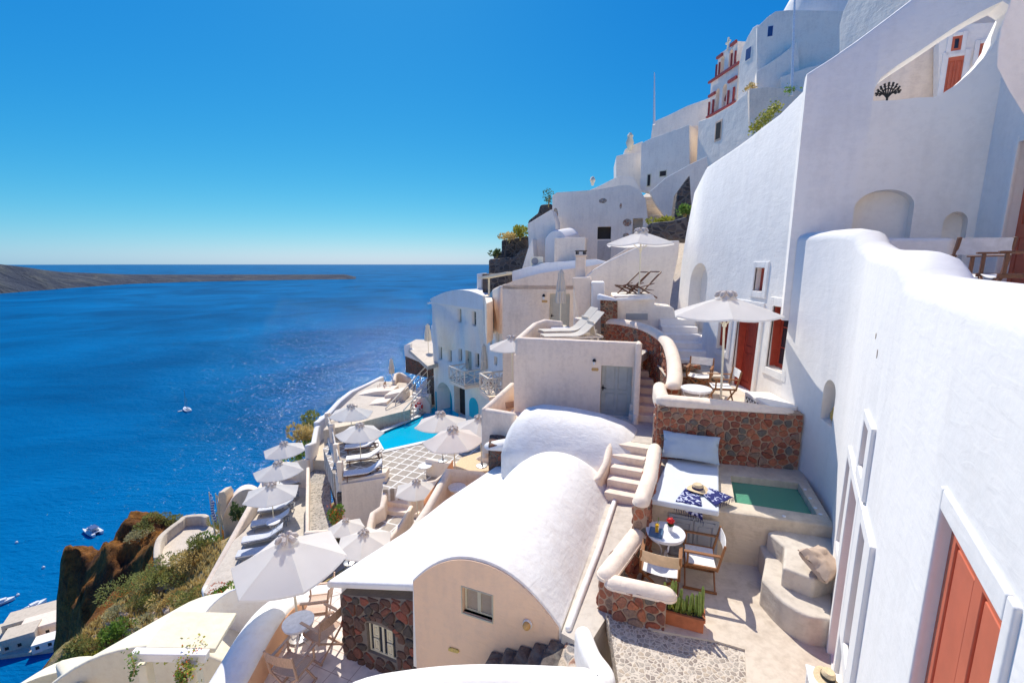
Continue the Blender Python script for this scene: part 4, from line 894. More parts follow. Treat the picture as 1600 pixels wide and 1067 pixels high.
# room behind the opening
UB = U0-n_*2.6
a_, b_ = hit(1466, 90, UB, eU), hit(1640, 90, UB, eU)
bz0, bz1 = HU(1400, 160).z-.3, HU(1540, -40).z-.2
MB().ext([hit(x, y, UB, eU)+in3 for x, y in ((1466, 175), (1467, 66), (1482, 48), (1512, 38), (1545, 36), (1660, 36), (1660, 175))], -n_*.3).build('rear_wall', 'white', t3)
MB().ext([hit(x, y, UB-n_*.35, eU)+in3 for x, y in ((1335, 200), (1340, 85), (1385, 48), (1440, 8), (1500, -38), (1660, -120), (1660, 200))], -n_*.3).build('rear_wall', 'cream', t3)
fl = [U0-n_*.45+eU*.2, U0-n_*.45+eU*3.6, U0-n_*2.7+eU*4.6, U0-n_*2.7+eU*.2]
MB().prism([(p.x+in3.x, p.y+in3.y) for p in fl], bz0-.4+in3.z, bz0+.25+in3.z).build('terrace_floor', 'white', t3)
LU = lambda tt, z, o: Vector((a_.x, a_.y, 0))+eU*tt+n_*o+Vector((0, 0, z))+in3
def tU(x, y): p = hit(x, y, UB, eU); return ((p-a_).dot(eU), p.z)
d0, d1 = tU(1472, 150), tU(1506, 88)
frame('door_frame', d0[0], d1[0], d0[1]-.6, d1[1], [.10, .10, .12, 0], .06, 'white', parent=t3, L=LU)
leaf('brown red door', LU, d0[0], d1[0], d0[1]-.6, d1[1], .035, 'brickpaint', P4, t3)
e0, e1_ = tU(1484, 82), tU(1503, 57); frame('window_frame', e0[0], e1_[0], e0[1], e1_[1], .08, .06, 'white', True, t3, LU); sash(LU, e0[0], e1_[0], e0[1], e1_[1], .03, 'brickpaint', t3, 0, 0)
e0, e1_ = tU(1526, 96), tU(1545, 68); frame('window_frame', e0[0], e1_[0], e0[1], e1_[1], .08, .06, 'white', True, t3, LU); sash(LU, e0[0], e1_[0], e0[1], e1_[1], .03, 'brickpaint', t3, 0, 1)
# side wall returning towards the camera with the brown door
S0 = HU(1522, 370); S0.z = 0; eS = Vector((-.35, -.937, 0)).normalized(); nS = Vector((eS.y, -eS.x, 0))
sp0 = [S0, S0+eS*3.4, S0+eS*3.4-nS*.4*-1, S0+nS*-.0]
nS = Vector((-.937, .35, 0))
sq_ = [S0+eS*-.1, S0+eS*3.2, S0+eS*3.2-nS*.4, S0-eS*.1-nS*.4]
swl = MB().prism([(p.x+in3.x, p.y+in3.y) for p in sq_], -1.2+in3.z, 4.6+in3.z).build('side_wall', 'white', t3)
LSd = lambda tt, z, o: S0+eS*tt+nS*o+Vector((0, 0, z))+in3
g0 = hit(1572, 360, S0, eS); g1 = hit(1590, 225, S0, eS); ta = (g0-S0).dot(eS); zt_ = g1.z
cut(swl, [archbox(S0+eS*(ta+.5)+Vector((0, 0, -.75))+in3, eS, -nS, 1.0, zt_+.75, .2, 0)])
frame('door_frame', ta, ta+1.0, -.75, zt_, [.10, .10, .12, 0], .05, 'white', parent=t3, L=LSd)
leaf('brown door', LSd, ta, ta+1.0, -.75, zt_-.01, -.12, 'brickpaint', P4, t3)
# terrace of the right hand house
floor('upper_terrace', [W(-1.5, 0, -.4)[:2], W(2.9, 0, -.45)[:2], (6.3, 9.0), (9.5, 8.6), (8.0, 3.0), (5.0, 2.0)], -.78, 'floor', .4)
wall('parapet', 'low inner parapet on the right hand terrace in front of the arched alcoves', [A(1345, 372, d=8.2), A(1420, 372, d=7.8), A(1480, 372, d=7.5)], .2, -.9, 'white', .7)
# bright storey top right
P5 = [(1592, -60), (1574, 0), (1560, 40), (1554, 72), (1552, 105), (1570, 140), (1600, 188), (1660, 260), (1760, 260), (1760, -60)]
q5 = [A(x, y, d=6.0) for x, y in P5]
tag(MB().ext(q5, V(1.3, .25, 0)).build('balcony_wall', 'white', None, bevel=.08, seg=4), 'sunlit rounded white balcony wall in the top right corner', 'wall')

# wrought tree ornament in the eye opening
op = HU(1391, 158)-n_*.25; t = thing('metal_tree', 'small dark wrought metal tree ornament standing in the eye shaped opening', 'ornament', op)
MB().tube([V(0, 0, -.05), V(0, 0, .18)], .018, 8).build('stem', 'iron', t)
for k in range(9):
    a = math.pi*(k+.5)/9; MB().tube(spline([V(0, 0, .12), eU*(math.cos(a)*.07)+V(0, 0, .2), eU*(math.cos(a)*.20)+V(0, 0, .2+math.sin(a)*.20)], 3), [.012]*6+[.02], 6).build('branch', 'iron', t, smooth=True)
    for q in (.6, .85): 
        c_ = eU*(math.cos(a)*.20*q)+V(0, 0, .17+math.sin(a)*.20*q); MB().ext([c_+eU*x+V(0, 0, z) for x, z in ((-.03, 0), (0, -.022), (.03, 0), (0, .022))], n_*.008).build('leaf', 'iron', t)

hb = MB()
for x, y in ((1121, 290), (1130, 287)):
    p = hit(x, y, R0+V(.27, 0), eR)+in_f; hb.tube([p+V(.05, 0), p-V(.005, 0)], .05, 9)
hb.build('drain_hole', 'tancushion', tf_)
# ================================================================== helpers for the middle distance
def pz(pts, z): return [A(x, y, z=z) for x, y in pts]
def poly(name, label, cat, pts, z, zb, mat, bev=.05, kind=None):
    """slab whose top outline is surveyed at level z"""
    q = pz(pts, z)
    o = MB().prism([(p.x, p.y) for p in q], zb, z).build(name, mat, None, bevel=bev, seg=3)
    return tag(o, None if kind else label, None if kind else cat, None, kind)
def face_box(px0, px1, ybase, d0, e, depth, ztop, zbot):
    """box footprint with its front edge seen between px0 and px1"""
    a = A(px0, ybase, d=d0); b = hit(px1, ybase, a, e); n = Vector((-e[1], e[0], 0)).normalized()
    if n.y < 0: n = -n
    return a, b, n
def wallp(name, label, pts, th, down, mat='cream', cap=1.0, sm=0, cat='wall', group=None):
    """parapet from surveyed crest points (x,y,d); foot is `down` below the lowest crest point"""
    P = [A(x, y, d=d) for x, y, d in pts]
    if sm: P = spline(P, sm)
    return wall(name, label, P, th, min(p.z for p in P)-down, mat, cap, cat, 0, None, True, group)
def windowset(t, inv, P, e, n, items, depth=.18, mat='windowgreen', kind='w'):
    pass
def house(name, label, A0, e, L, depth, z0, z1, mat='cream', cat='house', bev=.06, roof=None, n=None, rise=0, roofmat='roofwhite'):
    e = Vector(e).normalized(); n = Vector((e.y, -e.x, 0)) if n is None else n      # n faces the camera
    t = thing(name, label, cat, (A0.x, A0.y, z0)); inv = -Vector(t.location)
    p0 = Vector((A0.x, A0.y, 0)); q = [p0, p0+e*L, p0+e*L-n*depth, p0-n*depth]
    z1s = z1 if isinstance(z1, (list, tuple)) else [z1]*4
    o = MB().prism([(p.x+inv.x, p.y+inv.y) for p in q], 0, [z+inv.z for z in z1s]).build('wall', mat, t, bevel=bev, seg=2)
    if rise:
        rings = []
        for s_ in (-.04, depth+.04):
            ring = []
            for k in range(13):
                w_ = k/12; ring.append(p0+e*(L*w_*1.02-.01*L)-n*s_+Vector((0, 0, z1s[0]-.05+(z1s[1]-z1s[0])*w_+rise*math.sin(math.pi*w_)))+inv)
            ring += [p0+e*L*1.0-n*s_+Vector((0, 0, z1s[1]-.3))+inv, p0-n*s_+Vector((0, 0, z1s[0]-.3))+inv]
            rings.append(ring)
        MB().loft(rings, True, True).build('roof', roofmat, t, smooth=True)
    def Lf(tt, z, o_): return p0+e*tt+n*o_+Vector((0, 0, z))+inv
    def S_(x, y):
        h = hit(x, y, A0, e); return (h-Vector((A0.x, A0.y, h.z))).dot(e), h.z
    return t, o, Lf, S_, e, n, p0+inv
def opening(t, wallo, Lf, e, n, t0, t1, z0, z1, kind='window', mat='windowgreen', depth=.2, nv=1, nh=1, fmat=None, rise=0):
    c_ = Lf((t0+t1)/2, z0, 0)
    cut(wallo, [archbox(c_, e, -n, t1-t0, z1-z0, depth, rise, before=.4)])
    if kind == 'window': sash(Lf, t0, t1, z0, z1, -depth*.7, mat, t, nv, nh, fr=min(.07, (t1-t0)*.14))
    elif kind == 'door': leaf(None, Lf, t0+.01, t1-.01, z0, z1-.01, -depth*.6, mat, [(.12, .88, .06, .42), (.12, .88, .5, .94)], t, knob=(.1, .5, 'dark'))
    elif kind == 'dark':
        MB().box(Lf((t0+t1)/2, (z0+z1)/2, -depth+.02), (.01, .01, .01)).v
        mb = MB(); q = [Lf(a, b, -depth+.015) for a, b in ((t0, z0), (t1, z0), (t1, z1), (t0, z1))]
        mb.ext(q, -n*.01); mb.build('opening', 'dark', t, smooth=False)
    if fmat: frame(kind+'_frame', t0, t1, z0, z1, .1, .03, fmat, kind == 'window', t, Lf)

# ================================================================== CHAIR TERRACE (bottom left, level -7.6)
TZ = -7.6
floor('chair_terrace', [(p.x, p.y) for p in pz([(395, 1100), (440, 985), (480, 915), (560, 905), (640, 960), (700, 1030), (640, 1130)], TZ)], TZ, 'paletile', .5)
pts = [(330, 1110, 6.8), (368, 1050, 7.3), (405, 985, 8.0), (430, 950, 8.6), (452, 932, 9.2), (480, 925, 9.7), (530, 918, 10.0)]
P = spline([A(x, y, d=d*1.065) for x, y, d in pts], 4)
o = ribbon([p-V(.12, 0, 0) for p in P], .66, -8.4, .55, n=11).build('parapet', 'roofwhite', None, smooth=True); tag(o, 'broad white curved parapet round the terrace with the umbrella table and slatted chairs', 'wall')
def inner_skin(name, label, P, off, z0, drop, mat, flip=1):
    Q = []
    for i, p in enumerate(P):
        d = P[min(i+1, len(P)-1)]-P[max(i-1, 0)]; d.z = 0; d.normalize(); Q.append(p+Vector((d.y, -d.x, 0))*off*flip)
    rings = [[Vector((q.x, q.y, z0)), Vector((q.x, q.y, q.z-drop)), Vector((q.x, q.y, q.z-drop))+Vector((.0, .012, 0)), Vector((q.x, q.y, z0))+Vector((.0, .012, 0))] for q in Q]
    return rings
rg = []
for i, p in enumerate(P):
    d = P[min(i+1, len(P)-1)]-P[max(i-1, 0)]; d.z = 0; d.normalize(); x = Vector((d.y, -d.x, 0)); a = p+x*.205; b = p+x*.222
    rg.append([Vector((a.x, a.y, TZ)), Vector((b.x, b.y, TZ)), Vector((b.x, b.y, p.z-.19)), Vector((a.x, a.y, p.z-.17))])
tag(MB().loft(rg, True, True).build('bounce_tint_skin', 'ochre', None, smooth=True), 'orange tan painted inner side of the curved parapet beside the slatted chairs', 'wall')  # warm bounce off the floor put into this skin's colour
# foreground parapets
wall('parapet', 'wide pale foreground parapet curving across the bottom edge', [A(480, 1125, d=4.6), A(560, 1076, d=4.9), A(640, 1059, d=5.1), A(730, 1051, d=5.2), A(830, 1052, d=5.2), A(915, 1056, d=5.1)], .50, -9, 'roofwhite', .8, sm=5)
wall('parapet', 'fat tubular parapet end rising beside the pebble paving', [A(905, 1056, d=5.15), A(938, 1060, d=5.0), A(945, 1044, d=5.2), A(925, 1015, d=5.6), A(912, 982, d=6.1)], .24, -7, 'roofwhite', 1, sm=5)
# lower left white roofs
def dome(name, label, pts_front, k, z0, mat='yellowwhite'):
    pass
def vault(name, label, a, b, wdt, rise, z, mat, down=3.0, cat='roof', zb=None):
    """barrel roof whose ridge runs a->b"""
    a = Vector(a); b = Vector(b); dz = b.z-a.z; d = (b-a); d.z = 0; L = d.length; d.normalize(); x = Vector((d.y, -d.x, 0)); rings = []
    for s_, sc in ((0, .97), (.02, 1), (.98, 1), (1, .97)):
        c_ = a+d*L*s_; zz_ = a.z+dz*s_-rise; ring = [Vector((c_.x, c_.y, zz_-down))-x*wdt/2*sc]
        for i in range(17):
            q = i/16; ring.append(Vector((c_.x, c_.y, zz_+rise*sc*(1-abs(2*q-1)**2.1)))-x*(wdt/2*sc*(1-2*q)))
        ring.append(Vector((c_.x, c_.y, zz_-down))+x*wdt/2*sc); rings.append(ring)
    o = MB().loft(rings, True, True).build(name, mat, None, bevel=.04, seg=2); return tag(o, label, cat)
vault('vault_roof', 'large cream domed roof at the bottom left beside the green slope', A(205, 1010, d=11.5), A(345, 925, d=16.5), 5.4, 1.5, 0, 'yellowwhite', 4)
vault('vault_roof', 'smaller cream domed roof peeking out of the bottom left corner', A(45, 1062, d=13), A(85, 1036, d=17), 3.6, 1.2, 0, 'yellowwhite', 4)
wallp('parapet', 'cream wall with straight edge between the two domed roofs at the bottom left', [(96, 1034, 12.5), (122, 1072, 11.2)], .25, 3, 'yellowwhite', .4)
# rounded white house side behind big umbrella
vault('vault_roof', 'shaded white rounded roof end under the big near umbrella', A(385, 915, d=13.5), A(450, 895, d=17.0), 2.6, .8, 0, 'roofwhite', 5)
wallp('parapet', 'sloping white terrace wall left of the big near umbrella with flower tub', [(300, 985, 14.5), (352, 925, 17.0), (372, 905, 18)], .3, 3, 'yellowwhite', .7)
# pergola
t = thing('pergola', 'cream flat beamed pergola with climbing plant at the bottom left', 'pergola', A(260, 1080, d=8.4)); inv = -Vector(t.location)
pa_, pb_ = A(207, 1022, d=8.2), A(325, 1024, d=8.4)
MB().bar(pa_+inv, pb_+inv, .16, .17).build('beam', 'roofwhite', t, bevel=.02)
MB().bar(pa_+inv+V(.08, .55, .0), pb_+inv+V(.0, .55, .0), .9, .10).build('slab', 'yellowwhite', t, bevel=.02)
for x in (222, 300):
    p = A(x, 1035, d=8.25); MB().bar(p+inv+V(0, .05, -.02), p+inv+V(0, .05, -1.8), .17, .17, (0, 1, 0)).build('post', 'yellowwhite', t, bevel=.02)

# ================================================================== ORANGE TERRACE
OZ = -8.05
floor('orange_terrace', [(p.x, p.y) for p in pz([(645, 850), (660, 800), (698, 742), (790, 735), (840, 770), (720, 860)], OZ)], OZ, 'terracotta', .6)
def two_tone(name, label, P, th, zb, mat_in='ochre', mat='cream'):
    t = thing(name, label, 'wall', (P[0].x, P[0].y, zb)); inv = -Vector(t.location); Q = [p+inv for p in P]
    ribbon([Vector((p.x, p.y, p.z-.09)) for p in Q], th, 0, .1, n=3).build('wall', mat, t, smooth=True)
    ribbon(Q, th+.05, [p.z-.22 for p in Q], 1, n=7).build('coping', 'cream', t, smooth=True)
    return t
two_tone('parapet', 'cream coped parapet enclosing the orange tiled terrace', [A(x, y, d=d) for x, y, d in [(640, 832, 12.6), (668, 790, 13.6), (700, 732, 15.3), (752, 737, 15.6), (766, 745, 15.2)]], .22, OZ-.5)
MB().ext([A(655, 822, z=OZ+.0)+V(.16, 0, -.02), A(704, 752, z=OZ)+V(.1, 0, -.02), A(704, 752, z=OZ)+V(.1, 0, .86), A(655, 822, z=OZ)+V(.16, 0, .86)], V(.012, .0, 0)).build('wall_face', 'ochre', None); bpy.data.objects['wall_face'].name = 'ochre_wall'
tag(bpy.data.objects['ochre_wall'], 'ochre painted inner face of the orange terrace parapet', 'wall')
# cover with lattice beside cream house
ca = A(790, 655, d=14.2); e = eD
t, o, Lf, S_, e_, n_2, _ = house('plant_cover', 'low white plant cover with square lattice of holes beside the cream house', A(788, 660, d=13.4), eD, .85, .9, -6, A(790, 652, d=13.4).z, 'cream', 'cover', .03)
zt_ = A(790, 652, d=13.4).z
cut(o, [MB().ext([Lf(.06+.075*i, zt_-.12-.062*j, .2), Lf(.105+.075*i, zt_-.12-.062*j, .2), Lf(.105+.075*i, zt_-.158-.062*j, .2), Lf(.06+.075*i, zt_-.158-.062*j, .2)], -n_2*.26) for i in range(10) for j in range(8)][:0])
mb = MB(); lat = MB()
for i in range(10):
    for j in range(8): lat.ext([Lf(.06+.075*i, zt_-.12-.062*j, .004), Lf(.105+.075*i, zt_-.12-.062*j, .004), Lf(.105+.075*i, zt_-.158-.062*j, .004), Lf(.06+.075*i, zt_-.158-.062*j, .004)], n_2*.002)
lat.build('hole_shade_tiles', 'dark', t, smooth=False)  # dark tiles on the face stand in for shade inside holes
wallp('parapet', 'sloping cream parapet with sharp corner left of the cream house', [(800, 598, 14.5), (778, 618, 14.0), (758, 636, 13.6)], .22, 1.6, 'cream', .8)
wallp('parapet', 'low cream parapet in front of the small terrace left of the cream house', [(758, 637, 13.6), (778, 640, 13.4), (801, 644, 13.1)], .22, 1.4, 'cream', .8)
wallp('ledge', 'white sunlit ledge over dark rubble left of the vaults', [(770, 690, 12.8), (800, 684, 12.7), (835, 690, 12.5)], .5, .16, 'roofwhite', .6)
q = [A(763, 695, d=12.6), A(802, 700, d=12.5)]
tag(MB().prism([(q[0].x, q[0].y), (q[1].x+.5, q[1].y), (q[1].x+.5, q[1].y+.8), (q[0].x, q[0].y+.8)], -9, q[0].z).build('stone_pier', 'darkstone', None, bevel=.03), 'dark rubble pier left of the big vault ridge', 'pier')

# ================================================================== POOL DECK (-11.2)
KZ = -11.2
deck = [(505, 700), (530, 668), (600, 652), (655, 628), (700, 612), (800, 605), (840, 690), (760, 745), (700, 752), (598, 765), (598, 735), (520, 740)]
q = pz(deck, KZ)
dk = MB().prism([(p.x, p.y) for p in q], KZ-1.4, KZ).build('pool_deck', 'pooltiles', None); tag(dk, None, None, None, 'structure')
pool = [(583, 680), (597, 706), (668, 690), (720, 668), (742, 640), (735, 612), (700, 608), (686, 628), (655, 650)]
pq = pz(pool, KZ)
cut(dk, [MB().prism([(p.x, p.y) for p in pq], KZ-1.1, KZ+.5)])
cen = sum(pq, Vector())/len(pq)
tag(MB().prism([((p.x-cen.x)*1.004+cen.x, (p.y-cen.y)*1.004+cen.y) for p in pq], KZ-.16, KZ-.10).build('pool_water', 'poolwater', None), None, None, None, 'structure')
MB().prism([((p.x-cen.x)*1.03+cen.x, (p.y-cen.y)*1.03+cen.y) for p in pq], KZ-1.3, KZ-1.05)
rim = []
for a, b in zip(pq, pq[1:]+pq[:1]): rim.append((a, b))
rb = MB()
for i in (0, 1, 8): rb.bar(rim[i][0]+V(0, 0, .02), rim[i][1]+V(0, 0, .02), .34, .06)
tag(rb.build('pool_coping', 'roofwhite', None, bevel=.01), 'white coping strip along the edge of the turquoise pool', 'coping')
# balcony building beyond the pool
bA = A(679, 640, d=35.5); eB = Vector((.60, -.80, 0)).normalized()   # runs towards the camera to the right
nB = Vector((-.80, -.60, 0)).normalized()
BA2 = Vector((bA.x, bA.y, 0)); BB = hit(790, 600, bA, eB); LBb = (Vector((BB.x, BB.y, 0))-BA2).length
zt = A(700, 466, d=34).z
t, o, Lf, S_, e_, n_b, _ = house('balcony_house', 'three storey pale house with balconies and turquoise arch beside the pool', bA, eB, LBb, 6, KZ-1.5, [zt, zt+.0, zt, zt], 'warmwhite', rise=.9, n=nB)
for (x0, y0, x1, y1, kd) in [(715, 482, 721, 505, 'window'), (737, 486, 744, 510, 'window'), (685, 541, 691, 563, 'window'), (700, 546, 706, 567, 'window'), (716, 544, 722, 566, 'window'), (727, 547, 737, 580, 'door'), (742, 551, 749, 575, 'window'),
                     (765, 515, 769, 540, 'window'), (776, 520, 781, 538, 'window'), (773, 560, 778, 570, 'window'), (784, 575, 788, 583, 'window')]:
    a0, z1_ = S_(x0, y0); a1, z0_ = S_(x1, y1)
    if a1 > a0+.1: opening(t, o, Lf, eB, n_b, a0, a1, z0_, z1_, kd, 'windowgreen', .3, 1, 1)
# projecting upper storey and turquoise arches, dark doorway
a0, zz1 = S_(706, 470); a1, _ = S_(750, 470); _, zz0 = S_(720, 530)
a0, z1_ = S_(682, 593); a1, z0_ = S_(707, 645)
cut(o, [archbox(Lf((a0+a1)/2, z0_-.6, 0), eB, -n_b, a1-a0, z1_-z0_+.6, 1.2, 1.1, before=.5)])
mb = MB(); mb.ext([Lf(a, z, -1.15) for a, z in ((a0-.1, z0_-.6), (a1+.1, z0_-.6), (a1+.1, z1_+.1), (a0-.1, z1_+.1))], -n_b*.04); mb.build('alcove_back', 'poolblue', t)
tb = MB(); q4 = [Lf(a, z, .012) for a, z in ((a0-.25, z0_-1), (a0-.02, z0_-1), (a0-.02, z1_-1.0), (a0-.25, z1_-1.0))]; tb.ext(q4, n_b*.01)
q4 = [Lf(a, z, .012) for a, z in ((a1+.02, z0_-1), (a1+.9, z0_-1), (a1+.9, z0_+.2), (a1+.02, z0_+.2))]; tb.ext(q4, n_b*.01); tb.build('painted_band', 'poolblue', t)
a0, z1_ = S_(709, 601); a1, z0_ = S_(727, 647)
opening(t, o, Lf, eB, n_b, a0, a1, z0_-.4, z1_, 'dark', depth=.5)
a0, z1_ = S_(733, 618); a1, z0_ = S_(748, 648); tb = MB(); cc = (a0+a1)/2; rr = (a1-a0)/2
tb.ext([Lf(a0, z0_-.4, .01), Lf(a1, z0_-.4, .01)]+[Lf(cc+rr*math.cos(math.pi*k/8), z1_-rr+rr*math.sin(math.pi*k/8), .01) for k in range(9)], n_b*.012); tb.build('painted_arch', 'poolblue', t)
# little roof loggia to the left
a = A(676, 478, d=36); b = A(694, 476, d=35)
pl_ = MB(); 
for x in (684, 691): p = A(x, 512, d=35.4); pl_.bar(p, Vector((p.x, p.y, A(x, 474, d=35.4).z)), .16, .16, (0, 1, 0))
p0 = A(678, 473, d=35.6); pl_.bar(p0, A(697, 471, d=34.8), 1.4, .14)
tag(pl_.build('loggia', 'white', None), 'small white posted loggia at the seaward corner of the balcony house roof', 'loggia')
wallp('parapet', 'small white corner parapet below the loggia at the sea end of the balcony house', [(676, 508, 36), (682, 510, 35.2), (693, 512, 34.6)], .2, 1.4, 'white', .4)

def balcony(label, O, e, n, pa, pb, out, h=.95):
    """railed balcony on a facade: pa, pb are the surveyed outer corners"""
    Oo = O+n*out; a = hit(pa[0], pa[1], Oo, e); b = hit(pb[0], pb[1], Oo, e); z = (a.z+b.z)/2
    a = Vector((a.x, a.y, z)); b = Vector((b.x, b.y, z)); P = [a-n*out, a, b, b-n*out]
    t = thing('balcony', label, 'balcony', P[0]); inv = -Vector(t.location); P = [p+inv for p in P]
    MB().prism([(p.x, p.y) for p in P], -.2, 0).build('slab', 'cream', t)
    for a, b in zip(P, P[1:]):
        mb = MB(); L = (b-a).length; m_ = max(1, round(L/1.0))
        mb.bar(a+V(0, 0, h), b+V(0, 0, h), .09, .08); mb.bar(a+V(0, 0, .1), b+V(0, 0, .1), .07, .07)
        for k in range(m_):
            u, v = a+(b-a)*k/m_, a+(b-a)*(k+1)/m_
            mb.bar(u+V(0, 0, .1), u+V(0, 0, h-.05), .08, .08, (0, 1, 0))
            mb.bar(u+V(0, 0, .12), v+V(0, 0, h), .05, .05); mb.bar(v+V(0, 0, .12), u+V(0, 0, h), .05, .05)
            mb.bar((u+v)/2+V(0, 0, .12), (u+v)/2+V(0, 0, h), .05, .05, (0, 1, 0))
        mb.build('railing', 'canvas_cream', t, smooth=False)
    return t
balcony('cream cross braced balcony of the balcony house holding a closed parasol', bA, eB, nB, (702, 593), (726, 605), 1.5)
sA_ = A(762, 560, d=27); balcony('cream cross braced corner balcony with round white table nearest the cream house', sA_, Vector((.42, -.91, 0)).normalized(), Vector((-.91, -.42, 0)).normalized(), (750, 604), (764, 627), 1.5)

# mid houses stepping up: house with flat cream wall and doors
zb = A(860, 510, d=21).z
hA = A(785, 520, d=22.0); eH = Vector((.985, -.17, 0)).normalized()
t, o, Lf, S_, e_, n_h, p0i = house('doors_house', 'long cream house with arched roofline and two pale doors behind the cream house terrace', hA, eH, 5.1, 5, -6.5, -1.0, 'cream', bev=.02)
# curved parapet top surveyed on the facade
crest = [(785, 446), (800, 440), (820, 433), (845, 427), (870, 423), (900, 419), (925, 415), (950, 410)]
cp_ = [S_(x, y) for x, y in crest]
mb = MB().ext([Lf(a, z, 0) for a, z in [(cp_[0][0], -1.2)]+cp_+[(cp_[-1][0], -1.2)]], -n_h*.35); mb.build('gable', 'cream', t)
mb = MB().ext([Lf(a, z, -.34) for a, z in [(cp_[0][0], -1.2)]+cp_+[(cp_[-1][0], -1.2)]], -n_h*4.2+V(0, 0, -.15)); mb.build('roof', 'roofwhite', t)
for x0, y0, x1, y1 in [(859, 459, 898, 512)]:
    a0, z1_ = S_(x0, y0); a1, z0_ = S_(x1, y1); a1 = a0+.95; opening(t, o, Lf, eH, n_h, a0, a1, z0_-.5, z1_, 'door', 'doorcream', .12)
lp = hit(850, 463, hA, eH); l = thing('wall_lamp', 'black lantern on the long cream house by its left pale door', 'lamp', lp+n_h*.005)
MB().lathe([(0, -.02), (.07, -.01), (.08, .03), (.04, .10), (0, .12)], n_h*.12, 8).build('hood', 'iron', l, smooth=True); MB().lathe([(0, -.15), (.05, -.13), (.06, -.02), (0, -.018)], n_h*.12, 8).build('globe', 'porcelain', l, smooth=True)
tag(MB().ext([hit(851, 471, hA, eH)+e_*a+V(0, 0, b)+n_h*.002 for a, b in ((-.12, -.05), (.12, -.05), (.14, 0), (.12, .05), (-.12, .05), (-.14, 0))], n_h*.02).build('wall_sign', 'goldtag', None), 'small orange plaque beside the pale door of the long cream house', 'plaque')
# lit side of that house with stair balcony towards the sea
t, o, Lf, S_, e_, n_s, _ = house('tall_side_house', 'tall narrow bluish white house side with small windows and lookout', A(762, 560, d=27), Vector((.42, -.91, 0)), 5.2, 3, -11.5, -2.2, 'white', n=Vector((-.91, -.42, 0)).normalized())
for x0, y0, x1, y1 in [(765, 517, 769, 540), (775, 520, 780, 540), (772, 556, 777, 572)]:
    a0, z1_ = S_(x0, y0); a1, z0_ = S_(x1, y1)
    if a1 > a0+.05: opening(t, o, Lf, e_, n_s, a0, max(a1, a0+.4), z0_, z1_, 'window', 'windowgreen', .25)
wallp('parapet', 'cream stepped lookout parapet with the man in white shirt', [(757, 462, 28), (762, 480, 27.6), (772, 488, 26.6), (785, 478, 25)], .2, 1.0, 'cream', .5)
wallp('parapet', 'curled cream wall end above the lookout with the man in white shirt', [(783, 446, 24), (772, 452, 26), (766, 462, 27.5)], .25, 1.8, 'cream', 1, sm=3)
tag(MB().prism([(p.x, p.y) for p in pz([(757, 461), (768, 458), (770, 470), (760, 474)], A(760, 460, d=28.5).z)], -4, A(760, 460, d=28.5).z).build('corner_pier', 'cream', None, bevel=.04), 'cream pier beside the lookout', 'pier')

# deck chair terrace and its slanted backing wall (lavender front)
cA = A(873, 515, d=18.2)
t, o, Lf, S_, e_, n_c, _ = house('deck_chair_house', 'white stepped house block carrying the deck chair terrace right of the tall rubble pillar', A(1052, 560, d=14.2)-Vector((.985, -.17, 0))*0, Vector((.985, -.17, 0)), .05, 3, -4, -1.4, 'white')
bpy.data.objects.remove(o); bpy.data.objects.remove(t)
def slab_px(name, label, pts, P0, e, depth, mat, cat='wall', bev=.05):
    """upright wall: outline surveyed on the plane through P0 along e, with real thickness"""
    e = Vector(e).normalized(); n = Vector((e.y, -e.x, 0)); q = [hit(x, y, P0, e) for x, y in pts]
    o = MB().ext(q, -n*depth).build(name, mat, None, bevel=bev, seg=3); return tag(o, label, cat)
eC = Vector((.985, -.17, 0)).normalized()
slab_px('terrace_block', 'white block of the deck chair terrace between the rubble pillar and the steps', [(958, 462), (1022, 461), (1023, 478), (1052, 480), (1062, 505), (1062, 560), (955, 560)], A(960, 500, d=15.6), eC, 1.8, 'warmwhite', 'terrace')
slab_px('rear_wall', 'large white wall with slanting crest behind the two deck chairs', [(896, 520), (896, 436), (914, 433), (928, 421), (950, 408), (1000, 384), (1016, 377), (1062, 376), (1060, 400), (1052, 440), (1047, 472), (1047, 520)], A(980, 460, d=18.0), eC, .4, 'warmwhite')
slab_px('rear_wall', 'slender cream tapering wall left of the lavender corner wall', [(894, 434), (924, 433), (924, 505), (905, 505)], A(910, 470, d=17.2), eC, .3, 'cream', 'wall')
slab_px('corner_wall', 'lavender shaded upright wall left of the tall rubble pillar', [(924, 441), (945, 441), (945, 525), (924, 525)], A(935, 480, d=16.2), eC, 1.2, 'white', 'wall')
slab_px('stone_pillar', 'tall narrow red rubble pillar left of the deck chair terrace', [(938, 460), (950, 463), (965, 466), (965, 500), (962, 560), (940, 560)], A(950, 500, d=15.4), eC, .5, 'redstone_fine', 'pillar', .02)
wallp('coping', 'white coping on the tall rubble pillar and deck chair terrace edge', [(937, 459, 15.3), (952, 463, 15.0), (962, 466, 14.9), (985, 465, 15.1), (1020, 463, 15.3)], .16, .08, 'white', 1)
slab_px('hatch', 'small grey blue double hatch low in the deck chair terrace block', [(978, 490), (1012, 490), (1012, 500), (978, 500)], A(980, 500, d=15.5), eC, .04, 'greypaint', 'hatch', .0)
slab_px('bench_box', 'small cream box wall behind the loungers on the roof terrace', [(897, 498), (926, 498), (926, 520), (897, 520)], A(910, 510, d=16.0), eC, .5, 'cream', 'wall')
